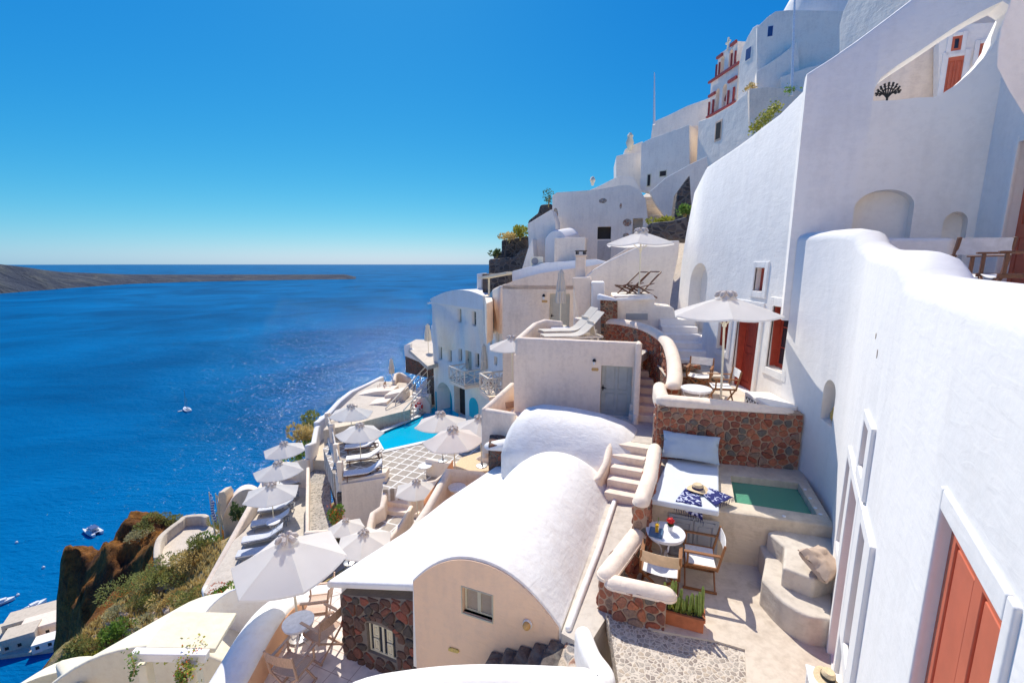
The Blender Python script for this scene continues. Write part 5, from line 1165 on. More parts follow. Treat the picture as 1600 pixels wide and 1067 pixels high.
# chimney
t = thing('chimney', 'square cream chimney with small brick cowl on the long cream house', 'chimney', A(908, 436, d=18.5)); inv = -Vector(t.location)
MB().box(V(0, .25, .45), (.42, .42, .95), R(-10)).build('shaft', 'cream', t, bevel=.03); MB().box(V(0, .25, .96), (.48, .48, .06), R(-10)).build('cap', 'cream', t, bevel=.01)
cw = MB()
for a, b in ((-.15, .1), (.15, .1), (-.15, .4), (.15, .4)): cw.box(V(a, b, 1.05), (.08, .08, .14))
cw.box(V(0, .25, 1.14), (.44, .44, .04)); cw.build('cowl', 'basalt', t)
# steps up to the arch, left of red door house
stairs('stairs', 'upper flight of white steps climbing to the arched passage beside the red door house', V(4.75, 12.9, -3.25), Vector((.12, .99, 0)), .36, .20, 7, 1.15, -4.2, 'white', .025)
tag(MB().prism([(4.8, 15.3), (6.0, 15.3), (6.2, 17.5), (4.6, 17.5)], -4, -1.86).build('landing', 'white', None), None, None, None, 'structure')
slab_px('stone_riser', 'low red rubble riser at the foot of the white steps by the terrace table', [(1058, 573), (1095, 571), (1095, 578), (1058, 580)], V(4.4, 11.9, 0), (1, -.1, 0), .4, 'redstone_fine', 'step', .01)
tag(MB().prism([(4.1, 11.6), (5.6, 11.5), (5.7, 12.9), (4.3, 12.9)], -3.5, -2.98).build('stone_step', 'redstone_fine', None, bevel=.02), 'rubble faced step beside the terrace table', 'step')
tag(MB().prism([(4.08, 11.58), (5.62, 11.48), (5.72, 12.92), (4.28, 12.92)], -2.979, -2.93).build('step_slab', 'floor', None, bevel=.02), 'pale slab on top of the rubble faced step', 'step')

# ================================================================== OLD PEELING HOUSE
oA = A(863, 420, d=33); eO = Vector((.97, -.24, 0)).normalized()
nO = Vector((eO.y, -eO.x, 0))
t = thing('old_house', 'old white vaulted house with peeling plaster patches and dark doorway', 'house', (oA.x, oA.y, oA.z-2)); inv = -Vector(t.location)
ol = [(863, 440), (863, 306), (870, 301), (930, 297), (975, 289), (985, 290), (1000, 298), (1009, 312), (1012, 340), (1014, 440)]
q = [hit(x, y, oA, eO)+inv for x, y in ol]
ow = MB().ext(q, -nO*.6).build('wall', 'warmwhite', t)
MB().ext([p-nO*.6+V(0, 0, -.15) for p in q[1:]]+[], -nO*7).build('roof', 'roofwhite', t)
Oi = lambda x, y: hit(x, y, oA, eO)+inv
def hole(x0, y0, x1, y1, dp): a, b = Oi(x0, y1), Oi(x1, y0); return MB().ext([V(a.x, a.y, a.z)+nO*.3, V(b.x, b.y, a.z)+nO*.3, V(b.x, b.y, b.z)+nO*.3, V(a.x, a.y, b.z)+nO*.3], -nO*(dp+.3))
cut(ow, [hole(933, 354, 955, 374, .5), hole(988, 341, 1005, 366, .45)])
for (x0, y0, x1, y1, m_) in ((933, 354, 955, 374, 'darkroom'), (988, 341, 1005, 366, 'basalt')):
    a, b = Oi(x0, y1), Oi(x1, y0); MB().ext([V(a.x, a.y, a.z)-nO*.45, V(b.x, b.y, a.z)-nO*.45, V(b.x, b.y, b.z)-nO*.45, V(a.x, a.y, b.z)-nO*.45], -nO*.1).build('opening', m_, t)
a, b = Oi(933, 408), Oi(955, 376); MB().ext([V(a.x, a.y, a.z)+nO*.03, V(b.x, b.y, a.z)+nO*.03, V(b.x, b.y, b.z)+nO*.03, V(a.x, a.y, b.z)+nO*.03], -nO*.1).build('door', 'greypl', t)
pr_ = MB()
for cx, cy, r1, r2 in ((942, 314, .28, .17), (970, 322, .08, .2), (980, 348, .3, .26), (978, 368, .22, .16), (868, 335, .18, .45)):
    c_ = Oi(cx, cy); pr_.ext([c_+eO*(r1*(1+.35*noise.noise(V(k, cx)))*math.cos(k*.57))+V(0, 0, r2*(1+.35*noise.noise(V(k, cy, 4)))*math.sin(k*.57))+nO*.004 for k in range(11)], nO*.006)
pr_.build('bare_patches', 'rubble', t)
ur = MB(); p = Oi(925, 288); ur.lathe([(.08, 0), (.12, .15), (.20, .35), (.12, .55), (.05, .6)], p-nO*.5, 10); 
tag(ur.build('stone_urn', 'yellowwhite', None, smooth=True, loc=(0, 0, 0)), 'small pale finial on the roof edge of the old peeling house', 'finial'); bpy.data.objects['stone_urn'].location = -inv
# annexe
slab_px('annexe', 'low white annexe with slanted top left of the old peeling house', [(828, 425), (824, 350), (862, 327), (868, 345), (868, 425)], A(840, 380, d=30), eO, 2.2, 'warmwhite', 'annexe')
vault('oven_vault', 'small white barrel hump in front of the old peeling house', A(868, 360, d=28.6), A(890, 356, d=30.5), 1.5, .5, 0, 'white', 2.5)
slab_px('annexe', 'cream box shaped annexe in front of the old peeling house', [(866, 372), (915, 371), (912, 425), (866, 425)], A(880, 400, d=27.5), eO, 1.6, 'cream', 'annexe')
slab_px('annexe', 'low white wall bulge at the seaward end beside the rock walls', [(814, 440), (816, 418), (826, 385), (832, 372), (836, 440)], A(822, 420, d=29), eO, 1.5, 'warmwhite', 'annexe')
slab_px('flat_roof', 'long white roof slab below the old peeling house', [(800, 424), (850, 411), (930, 405), (960, 412), (960, 425), (800, 440)], A(860, 415, d=25.5), eO, 2.5, 'white', 'roof')
slab_px('ramp_wall', 'white sloping ramp wall behind the terrace umbrella pole', [(930, 418), (945, 410), (996, 378), (1014, 380), (1014, 430), (930, 430)], A(960, 400, d=20.5), eO, .35, 'cream', 'wall')
# AC unit
t = thing('air_conditioner', 'boxy cream outdoor air conditioner on the roof below the white annexe', 'air conditioner', A(839, 416, d=26)); 
MB().box(V(0, .2, .28), (.72, .34, .52)).build('casing', 'yellowwhite', t, bevel=.03); MB().tube([V(-.12, .025, .28), V(-.12, .01, .28)], .2, 16).build('fan_grille', 'boatgrey', t)
# rock walls on the seaward side
def rock(name, label, pts, P0, e, depth, mat='basalt'):
    e = Vector(e).normalized(); n = Vector((e.y, -e.x, 0)); q = [hit(x, y, P0, e) for x, y in pts]
    mb = MB().ext(q, -n*depth); o = mb.build(name, mat, None, bevel=.15, seg=3); return tag(o, label, 'wall')
rock('rock_wall', 'dark basalt retaining wall lowest on the skyline spur', [(763, 440), (763, 405), (800, 402), (812, 392), (826, 388), (818, 425), (806, 440)], A(790, 420, d=32), eO, 3)
rock('rock_wall', 'dark basalt retaining wall in the middle of the skyline spur', [(770, 405), (771, 397), (783, 394), (783, 375), (812, 371), (824, 368), (828, 392), (800, 405)], A(800, 390, d=34), eO, 3)
rock('rock_wall', 'dark basalt crag highest on the skyline spur beside the old house', [(824, 368), (825, 345), (840, 333), (844, 320), (862, 318), (866, 350), (840, 375)], A(845, 345, d=36), eO, 3)
rock('rock_wall', 'brown rubble wall right of the old peeling house under the stairs', [(1008, 356), (1016, 348), (1050, 345), (1074, 338), (1080, 378), (1040, 376), (1010, 370)], A(1040, 360, d=24), eO, 2, 'basalt')
slab_px('ramp_wall', 'white wall with slanting crest climbing right of the old peeling house', [(1015, 300), (1040, 278), (1080, 256), (1105, 244), (1110, 340), (1078, 345), (1040, 340), (1024, 318)], A(1050, 300, d=30), eO, .6, 'warmwhite')
rock('rock_wall', 'grey weathered rock face beside the tall red door house', [(1052, 348), (1058, 300), (1078, 272), (1082, 345)], A(1065, 320, d=27), eO, 2, 'basalt')
stairs('stairs', 'crumbling old steps beside the old peeling house', A(1012, 348, d=31), Vector((.1, 1, 0)), .3, .28, 7, 1.6, A(1012, 360, d=31).z, 'concrete', .03)
# pergola / stone corner at the left end of long house
slab_px('white_pier', 'white pier at the seaward corner beside the dark rubble and small pergola', [(745, 462), (745, 428), (753, 427), (753, 462)], A(748, 450, d=31), eO, 1.2, 'white', 'pier')
slab_px('stone_house', 'dark rubble wall under the small white pergola at the skyline', [(754, 458), (754, 428), (792, 430), (794, 448), (780, 458)], A(770, 445, d=29), eO, 2, 'basalt', 'wall', .02)
t = thing('roof_pergola', 'small white slatted pergola roof over dark rubble at the seaward corner', 'pergola', A(764, 462, d=27.5)); inv = -Vector(t.location)
MB().bar(A(757, 434, d=27.5)+inv, A(800, 426, d=26.5)+inv, 1.4, .12).build('roof', 'yellowwhite', t)
MB().bar(V(0, 0, 0), A(764, 434, d=27.4)+inv, .12, .12, (0, 1, 0)).build('post', 'yellowwhite', t)

t = thing('bench', 'low white plastered bench with dark lattice front under the right red window of the terrace', 'bench', (5.6, 9.35, -3.25))
MB().prism([(-.27, -.45), (.28, -.5), (.30, .55), (-.25, .6)], 0, .36).build('seat', 'white', t, bevel=.03, seg=3)
MB().ext([V(-.275, -.38, .08), V(-.262, .48, .08), V(-.262, .48, .27), V(-.275, -.38, .27)], V(-.012, 0, 0)).build('lattice_panel', 'dark', t)
lt = MB()
for k in range(7): lt.bar(V(-.295, -.36+.12*k, .08), V(-.295, -.24+.12*k, .27), .012, .018); lt.bar(V(-.300, -.24+.12*k, .08), V(-.300, -.36+.12*k, .27), .012, .018)
lt.build('lattice', 'whitemetal', t, smooth=False)
# ================================================================== SKYLINE HOUSES
eT = Vector((.15, -.989, 0)).normalized(); nT = Vector((-.989, -.15, 0))
def slab_n(name, label, pts, P0, e, nvec, depth, mat, cat='wall', bev=.05, parent=None, inv=Vector()):
    e = Vector(e).normalized(); q = [hit(x, y, P0, e)+inv for x, y in pts]
    o = MB().ext(q, -Vector(nvec)*depth).build(name, mat, parent, bevel=bev, seg=3)
    return tag(o, label, cat) if parent is None else o
def win_n(P0, e, nvec, x0, y0, x1, y1, mat, parent, inv, o=.03, fmat=None, fw=.15, name='window', proud=.02):
    e = Vector(e).normalized(); a, b = hit(x0, y1, P0, e), hit(x1, y0, P0, e); n = Vector(nvec)
    def quad(g, k0, k1): return MB().ext([Vector((a.x, a.y, a.z-g))-e*g+n*k0, Vector((b.x, b.y, a.z-g))+e*g+n*k0, Vector((b.x, b.y, b.z+g))+e*g+n*k0, Vector((a.x, a.y, b.z+g))-e*g+n*k0], n*(k1-k0))
    w_ = quad(0, -.02, proud+.02); w_.v = [tuple(Vector(v)+inv) for v in w_.v]; w_ = w_.build(name, mat, parent, smooth=False)
    if fmat:
        f_ = quad(fw, -.03, proud); f_.v = [tuple(Vector(v)+inv) for v in f_.v]; f_.build('window_frame', fmat, parent, bevel=.02)
    return w_
# block by the antenna
eK = Vector((.74, -.67, 0)).normalized(); nK = Vector((-.67, -.74, 0))
kA = A(1002, 290, d=42)
t = thing('hill_house', 'lavender shaded white block house with two small dark windows below the bell tower', 'house', kA-V(0, 0, 2)); inv = -Vector(t.location)
slab_n('wall', None, [(1000, 300), (1002, 224), (1018, 216), (1050, 205), (1077, 195), (1078, 300)], kA, eK, nK, 5, 'warmwhite', parent=t, inv=inv)
slab_n('side_wall', None, [(1077, 197), (1092, 196), (1104, 240), (1108, 300), (1077, 300)], kA, (.95, -.3, 0), (-.3, -.95, 0), 3, 'cream', parent=t, inv=inv)
win_n(kA, eK, nK, 1011.5, 273, 1016.5, 291, 'dark', t, inv, fmat='yellowwhite', fw=.1); win_n(kA, eK, nK, 1031, 267, 1041, 276, 'dark', t, inv, fmat='yellowwhite', fw=.1)
t = thing('hill_house', 'stepped white house at the left end of the skyline with small pale finial', 'house', A(965, 290, d=44)-V(0, 0, 2)); inv = -Vector(t.location)
P0 = A(965, 290, d=44)
slab_n('wall', None, [(963, 300), (963, 244), (975, 241), (1004, 239), (1004, 300)], P0, eC, nC_ if False else Vector((-.17, -.985, 0)), 5, 'warmwhite', parent=t, inv=inv)
P0b = A(980, 240, d=46); slab_n('upper_wall', None, [(974, 260), (976, 234), (986, 228), (1004, 221), (1004, 260)], P0b, eC, Vector((-.17, -.985, 0)), 5, 'warmwhite', parent=t, inv=inv)
f_ = A(984, 229, d=45.5); tag(MB().lathe([(.15, -.4), (.3, 0), (.42, .35), (.25, .8), (.32, 1.0), (.1, 1.3)], f_, 10).build('stone_urn', 'yellowwhite', None, smooth=True), 'small pale finial on top of the stepped skyline house', 'finial')
P0 = A(930, 290, d=40); slab_n('low_wall', 'low white curved wall behind the roof of the old peeling house', [(915, 300), (940, 289), (955, 281), (968, 275), (990, 277), (1004, 300)], P0, eC, Vector((-.17, -.985, 0)), 3, 'warmwhite')
# long wall with antenna
P0 = A(1050, 200, d=44)
slab_n('long_wall', 'long white skyline wall rising from the antenna to the bell tower', [(1016, 225), (1017, 213), (1020, 191), (1045, 180), (1073, 166), (1110, 153), (1112, 225)], P0, eK, nK, 3, 'warmwhite')
tag(MB().tube([A(1022, 195, d=42), A(1022.5, 114, d=42)], [.12, .05], 8).build('antenna_mast', 'whitemetal', None), 'thin white antenna mast on the skyline left of the bell tower', 'mast')
tag(MB().tube([A(1237, 150, d=26), A(1243, -40, d=26)], [.07, .05], 8).build('flag_pole', 'whitemetal', None), 'tall pale pole in front of the white rounded church', 'pole')
# bell tower
bP = A(1107, 185, d=40)
t = thing('bell_tower', 'pink white tiered bell tower with dark red cornices and columns', 'bell tower', bP-V(0, 0, 1)); inv = -Vector(t.location)
def TB(x, y): return hit(x, y, bP, eT)
sT = lambda x, y: ((TB(x, y)-bP).dot(eT), TB(x, y).z)
L1 = sT(1150, 160)[0]; zA, zB = sT(1107, 184)[1], sT(1107, 131)[1]; z2 = sT(1122, 88)[1]; z3 = sT(1137, 66)[1]
def TL(a, z, o=0): return bP+eT*a+nT*o+Vector((0, 0, z-bP.z))+inv
wl = MB().ext([TL(a, z) for a, z in ((0, zA-2), (L1, zA-2), (L1, zB), (0, zB))], -nT*2.2).build('lower_storey', 'warmwhite', t)
cut(wl, [archbox(TL(L1*q, zA+.15), eT, -nT, L1*.15, (zB-zA)*.62, 3.0, L1*.07, before=.5) for q in (.30, .56)])
u0, u1 = L1*.22, L1*.90
up_ = MB().ext([TL(a, z) for a, z in ((u0, zB), (u1, zB), (u1, z2), ((u0+u1)/2+.9, z2+.1))]+[TL((u0+u1)/2+.9*math.cos(math.pi*k/6), z2+.1+(z3-z2-.6)*math.sin(math.pi*k/6)) for k in range(1, 6)]+[TL((u0+u1)/2-.9, z2+.1), TL(u0, z2)], -nT*1.4).build('upper_storey', 'warmwhite', t)
cut(up_, [archbox(TL(u0+(u1-u0)*q, zB+.2), eT, -nT, (u1-u0)*.2, (z2-zB)*.72, 2.5, (u1-u0)*.09, before=.5) for q in (.26, .70)])
def band(nm, a0, a1, z, h): MB().ext([TL(a0, z-h, .05), TL(a1, z-h, .05), TL(a1, z, .05), TL(a0, z, .05)], nT*.16).build(nm, 'redtrim', t)
band('cornice', -.15, L1+.15, zB+.05, .17); band('cornice', -.1, L1+.1, zA+.1, .15); band('cornice', 0, L1*.25, zA+(zB-zA)*.62, .2); band('cornice', L1*.72, L1, zA+(zB-zA)*.68, .2)
band('cornice', u0, u0+(u1-u0)*.3, z2-.1, .2); band('cornice', u1-(u1-u0)*.3, u1, z2+.1, .2)
for q in (.03, .19, .74, .93): MB().tube([TL(L1*q, zA+.1, .1), TL(L1*q, zA+(zB-zA)*.42, .1)], .09, 8).build('column', 'redtrim', t, smooth=True)
for q in (.0, .17, .80, .98): MB().tube([TL(u0+(u1-u0)*q, zB, .1), TL(u0+(u1-u0)*q, zB+(z2-zB)*.6, .1)], .08, 8).build('column', 'redtrim', t, smooth=True)
MB().lathe([(.05, 0), (.42, .02), (.40, .25), (.28, .6), (.1, .75), (.02, .78)], TL(L1*.46, zA+(zB-zA)*.25, -.6), 12).build('bell', 'redpaint', t, smooth=True)
cr = TL((u0+u1)/2, z3-.7); MB().bar(cr, cr+V(0, 0, 1.0), .12, .12, (0, 1, 0)).bar(cr+V(0, 0, .65)-eT*.3, cr+V(0, 0, .65)+eT*.3, .12).build('cross', 'yellowwhite', t)
# wall below tower with framed window
P0 = A(1140, 240, d=34)
t = thing('tower_house', 'white house wall below the bell tower with one pink framed window', 'house', P0-V(0, 0, 3)); inv = -Vector(t.location)
slab_n('wall', None, [(1088, 260), (1091, 190), (1112, 183), (1145, 163), (1172, 140), (1176, 260)], P0, eT, nT, 4, 'warmwhite', parent=t, inv=inv)
win_n(P0, eT, nT, 1118, 190, 1127, 219, 'darkroom', t, inv, fmat='rosy', fw=.16)
P0 = hit(1172, 200, P0, eT); slab_n('garden_wall', 'pale cream wall with green vine right of the tower house', [(1171, 270), (1171, 139), (1200, 136), (1245, 140), (1262, 150), (1262, 270)], P0, (.97, -.24, 0), Vector((-.24, -.97, 0)), 2, 'cream')
# church
cP = A(1200, 120, d=33)
t = thing('church', 'white rounded domed church mass with blue windows at the top of the skyline', 'church', cP-V(0, 0, 4)); inv = -Vector(t.location)
eH2 = Vector((.93, -.37, 0)); nH2 = Vector((-.37, -.93, 0))
slab_n('wall', None, [(1181, 200), (1183, 42), (1190, 36), (1200, 26), (1212, 18), (1232, 16), (1320, 17), (1330, 200)], cP, eH2, nH2, 5, 'warmwhite', parent=t, inv=inv)
cP2 = hit(1183, 100, cP, eH2)
slab_n('side_wall', None, [(1152, 165), (1155, 98), (1160, 76), (1168, 58), (1176, 44), (1183, 39), (1184, 165)], cP2, eT, nT, 4, 'warmwhite', parent=t, inv=inv)
win_n(cP, eH2, nH2, 1199, 41, 1208, 58, 'bluepaint', t, inv, fmat='white', fw=.06); win_n(cP2, eT, nT, 1165, 73, 1174, 96, 'bluepaint', t, inv, fmat='white', fw=.06)
slab_n('buttress', None, [(1182, 112), (1220, 86), (1246, 64), (1256, 190), (1182, 190)], cP+nH2*.8, eH2, nH2, 1.5, 'warmwhite', parent=t, inv=inv)
slab_n('lower_wall', None, [(1220, 120), (1260, 106), (1300, 96), (1300, 190), (1220, 190)], cP+nH2*1.4, eH2, nH2, 1.5, 'greypl' if False else 'warmwhite', parent=t, inv=inv)
dc = A(1290, -6, d=36)+inv; MB().lathe([(.2, 3.6), (1.2, 3.4), (2.4, 2.6), (3.0, 1.4), (3.1, -.5), (3.1, -2.5)], dc-V(0, 0, 2.2), 24).build('dome', 'white', t, smooth=True)
P0 = A(1320, 60, d=17)
slab_n('upper_white_wall', 'brightly sunlit white wall above the crest of the tall house', [(1311, 130), (1311, 40), (1318, 16), (1335, -20), (1440, -60), (1470, 130)], P0, eT, nT, 2, 'warmwhite')

# ================================================================== LOWER TERRACES
LZ = -14.7
def flr(name, pts, z, mat, th=.5): floor(name, [(p.x, p.y) for p in pz(pts, z)], z, mat, th)
flr('lounger_terrace', [(318, 925), (345, 880), (405, 775), (450, 725), (482, 722), (486, 840), (470, 935), (400, 965)], LZ, 'floorgrey', 3)
wallp('parapet', 'long straight cream parapet on the sea side of the lounger terrace', [(322, 914, 22.0), (345, 872, 23.3), (378, 812, 25.2), (404, 765, 27.5), (420, 738, 29.5), (432, 720, 31)], .34, 2.4, 'cream', .5)
wallp('parapet', 'short white parapet end at the foot of the lounger terrace', [(322, 916, 21.5), (340, 960, 18.5), (352, 1000, 16)], .4, 2, 'roofwhite', .6)
wallp('parapet', 'low cream parapet behind the highest parasol of the lounger terrace', [(431, 722, 31), (455, 722, 30), (480, 716, 29.5)], .3, 1.2, 'cream', .6)
flr('gravel_path', [(481, 727), (514, 722), (519, 828), (480, 830)], -13.6, 'gravel', 1)
flr('white_path', [(487, 718), (494, 684), (512, 684), (515, 720)], -12.9, 'concrete', 1)
wallp('parapet', 'tall white wall left of the gravel path', [(480, 694, 29.5), (490, 690, 30.5), (494, 668, 32.5), (502, 650, 34)], .35, 3.5, 'roofwhite', .7)
wallp('kerb', 'long thin cream kerb between lounger terrace and gravel path', [(480, 832, 22.4), (480, 800, 23.8), (481, 730, 28)], .18, .6, 'cream', .6)
wallp('kerb', 'cream kerb closing the lower end of the gravel path', [(480, 830, 22.3), (519, 827, 22.1)], .3, .5, 'cream', .6)
# wall of the pool deck towards the gravel path, railing
wallp('deck_wall', 'narrow cream wall with posts between gravel path and pool deck', [(532, 752, 23.8), (525, 715, 26), (518, 690, 28), (512, 670, 30)], .35, 3.2, 'cream', .4)
t = thing('railing', 'thin white railing with square posts on the sea side of the pool deck', 'railing', A(532, 745, d=23.8)); inv = -Vector(t.location)
rp = [A(533, 752, d=23.7), A(527, 722, d=25.7), A(520, 690, d=28), A(513, 670, d=30), A(534, 664, d=30.5), A(556, 657, d=31)]
rl = MB()
for a, b in zip(rp, rp[1:]):
    for h in (.35, .65, .92): rl.bar(a+inv+V(0, 0, h), b+inv+V(0, 0, h), .05)
rl.build('rails', 'canvas_cream', t, smooth=False)
for p in rp: MB().box(p+inv+V(0, 0, .55), (.28, .28, 1.15)).build('post', 'cream', t, bevel=.03)
slab_px('retaining_wall', 'beige shaded retaining wall below the pool deck loungers', [(533, 757), (602, 746), (606, 790), (590, 802), (577, 850), (536, 842)], A(560, 790, d=23.6), (1, -.03, 0), .5, 'cream', 'wall', .03)
tag(slab_px('ledge', 'x', [(533, 752), (603, 738), (604, 746), (533, 757)], A(560, 750, d=23.5), (1, -.03, 0), .6, 'cream', 'wall', .03), 'cream ledge on top of the beige wall below the pool deck loungers', 'ledge')
slab_px('stone_buttress', 'thin dark rubble strip at the corner below the pool deck', [(526, 770), (536, 770), (538, 845), (530, 845)], A(532, 800, d=23.8), (1, 0, 0), .4, 'basalt', 'wall', .02)
# steps down from the deck
q = A(592, 806, z=-12.3); 
stairs('stairs', 'short flight of cream steps from the lower tiles up to the pool deck', A(598, 803, z=-12.3), Vector((.2, .98, 0)), .42, .22, 5, 1.9, -13, 'cream', .02)
flr('lower_tiles', [(574, 836), (592, 804), (662, 795), (640, 850)], -12.3, 'pooltiles', .6)
wallp('stair_wall', 'thick cream coping stepping down left of the pool deck steps', [(607, 724, 25.5), (603, 745, 24), (600, 775, 22.3), (597, 790, 21.8), (582, 800, 21.4), (578, 815, 20.8), (574, 846, 19.8)], .3, 1.6, 'cream', 1)
wallp('stair_wall', 'cream wall between the pool deck steps and the orange terrace', [(642, 790, 19.5), (628, 815, 18.5), (610, 838, 17.6)], .2, 2, 'cream', .9)
wallp('parapet', 'beige parapet curving behind the small round table by the pool', [(640, 768, 21.2), (655, 755, 21.8), (680, 750, 21.6), (700, 735, 22.2), (712, 722, 23)], .2, 1.2, 'cream', .8)
wallp('parapet', 'low cream parapet beside the pool under the two front parasols', [(668, 716, 24), (700, 722, 23.6), (740, 718, 22.6), (762, 704, 22)], .25, .9, 'cream', .8)
flr('side_terrace', [(700, 740), (765, 735), (768, 700), (720, 715)], -9.6, 'canvas_tan', .3)
# terrace at the far side of the pool
FZ2 = -9.8
flr('far_terrace', [(505, 672), (530, 640), (560, 612), (590, 596), (612, 596), (650, 600), (640, 640), (600, 650), (555, 662)], FZ2-.6, 'floor', 2.5)
wallp('parapet', 'long white outer parapet running along the cliff edge behind the pool', [(495, 658, 33), (512, 645, 34.5), (530, 625, 36.5), (548, 611, 38.5), (572, 600, 40), (596, 588, 42)], .45, 3, 'roofwhite', .5)
wallp('parapet', 'curled cream wall around the seat niche by the pool stairs', [(616, 594, 39), (618, 584, 40), (626, 582, 40.5), (640, 590, 40)], .3, 2.6, 'cream', 1, sm=3)
for pts, dd, lb in (([(555, 618), (585, 612), (612, 610), (614, 630), (590, 634), (556, 632)], 36, 'cream stepped planter block behind the seaward pool parasols'), ([(600, 618), (628, 612), (634, 640), (604, 648)], 34.5, 'white bench block at the foot of the pool stairs'), ([(575, 632), (604, 628), (606, 655), (578, 652)], 33.5, 'beige planter block beside the pool edge')):
    slab_px('planter', lb, pts, A(pts[0][0], pts[0][1], d=dd), (1, -.1, 0), 1.6, 'cream', 'planter', .06)
slab_px('niche_wall', 'cream wall panel carrying the red life ring under the stairs', [(640, 655), (644, 632), (652, 622), (664, 620), (672, 632), (672, 650)], A(655, 640, d=34.5), (1, -.15, 0), .3, 'cream', 'wall', .03)
lr = A(655, 634, d=34.2); t = thing('life_ring', 'red ring buoy hanging on the cream wall by the pool stairs', 'life ring', lr)
def torus(mb, c, R1, r1, axis_n, e, n=20, m=8, a0=0, a1=2*math.pi):
    rings = []
    for k in range(n+1):
        a = a0+(a1-a0)*k/n; rd = e*math.cos(a)+Vector((0, 0, 1))*math.sin(a); rings.append([Vector(c)+rd*(R1+r1*math.cos(2*math.pi*j/m))+axis_n*(r1*math.sin(2*math.pi*j/m)) for j in range(m)])
    return mb.loft(rings, True, a1-a0 < 6.2)
torus(MB(), (0, -.1, 0), .24, .075, Vector((0, -1, 0)), Vector((1, 0, 0))).build('ring', 'lifered', t, smooth=True)
for k in range(4): torus(MB(), (0, -.1, 0), .24, .079, Vector((0, -1, 0)), Vector((1, 0, 0)), 4, 8, math.pi*k/2+.6, math.pi*k/2+.85).build('band', 'ring_white', t, smooth=True)
# stairs from pool up to the sea side deck
sA, sB = A(604, 660, d=32.5), A(668, 590, d=38.5)
e = (sB-sA); hgt = e.z; e.z = 0; Ls = e.length; nst = 14
stairs('pool_stairs', 'white open stair with handrails climbing from the pool to the corner deck', sA, e, Ls/nst, hgt/nst, nst, 1.5, -11.8, 'white', .02)
t = thing('handrail', 'pair of thin cream handrails on the white pool stair', 'handrail', sA); eS_ = e.normalized(); xx = Vector((eS_.y, -eS_.x, 0))
for s_ in (0, 1.45):
    mb = MB(); mb.bar(xx*s_+V(0, 0, 1.1), xx*s_+eS_*Ls+V(0, 0, hgt+1.1), .07)
    mb.bar(xx*s_+V(0, 0, .6), xx*s_+eS_*Ls+V(0, 0, hgt+.6), .04)
    for k in range(6): mb.bar(xx*s_+eS_*(Ls*k/5)+V(0, 0, hgt*k/5), xx*s_+eS_*(Ls*k/5)+V(0, 0, hgt*k/5+1.1), .05, .05, (0, 1, 0))
    mb.build('rail', 'canvas_cream', t, smooth=False)
# corner deck above dark stone
slab_px('stone_bastion', 'brown rubble bastion under the white railed corner deck', [(633, 556), (668, 570), (690, 575), (690, 600), (668, 590), (634, 582)], A(640, 570, d=40), (.9, -.43, 0), 3, 'darkstone', 'wall', .02)
slab_px('stone_bastion', 'dark green grey rubble pier between pool stair and turquoise arch', [(667, 592), (681, 590), (681, 640), (668, 645)], A(672, 620, d=36), (1, -.1, 0), 1.2, 'basalt', 'wall', .02)
slab_px('deck_parapet', 'white parapet with scroll railing on the corner deck above the bastion', [(631, 540), (641, 537), (641, 545), (656, 550), (668, 553), (668, 572), (656, 566), (632, 556)], A(640, 550, d=39.7), (.9, -.43, 0), .3, 'white', 'wall', .03)
flr('corner_deck', [(632, 540), (650, 530), (680, 532), (692, 565), (668, 572)], A(650, 548, d=39).z, 'floor', .3)
t = thing('deck_railing', 'white panel of ring shaped scrollwork on the corner deck', 'railing', A(641, 552, d=39.3))
for k in range(4): torus(MB(), Vector((.9, -.43, 0))*(.15+.34*k)*1.1+V(0, 0, .05-.06*k), .15, .03, Vector((-.43, -.9, 0)), Vector((.9, -.43, 0)), 12, 5).build('scroll', 'ring_white', t)
# dome shaped chapel roof by the lounger terrace
vault('dome_roof', 'pinkish cream barrel roof beyond the lounger terrace parapet beside the flags', A(383, 764, d=31), A(383, 757, d=34), 3.0, 1.7, 0, 'cream', 3)
slab_px('flag_house', 'small ochre pier beside the flags', [(341, 800), (341, 770), (350, 768), (354, 775), (354, 815), (345, 822)], A(347, 795, d=31), (1, 0, 0), .8, 'pergolabeige', 'pier', .03)
# round walled terrace on the headland
rt = [(245, 868), (246, 850), (252, 836), (268, 822), (282, 812), (290, 806), (315, 804), (322, 806)]
Pr = spline([A(x, y, d=39) for x, y in rt], 4)
zr_ = A(285, 840, d=39).z
P2_ = [Vector((p.x, p.y, zr_+.9)) for p in spline([A(x, y, z=zr_+.9) for x, y in rt], 4)]
wall('round_wall', 'low curved beige wall enclosing the round terrace on the headland', P2_, .45, zr_-5, 'concrete', .3)
q = [Vector((p.x, p.y, 0)) for p in P2_]+[A(345, 830, z=zr_), A(330, 850, z=zr_), A(300, 880, z=zr_), A(265, 884, z=zr_)]
floor('round_terrace', [(p.x, p.y) for p in q], zr_, 'floor', 6)
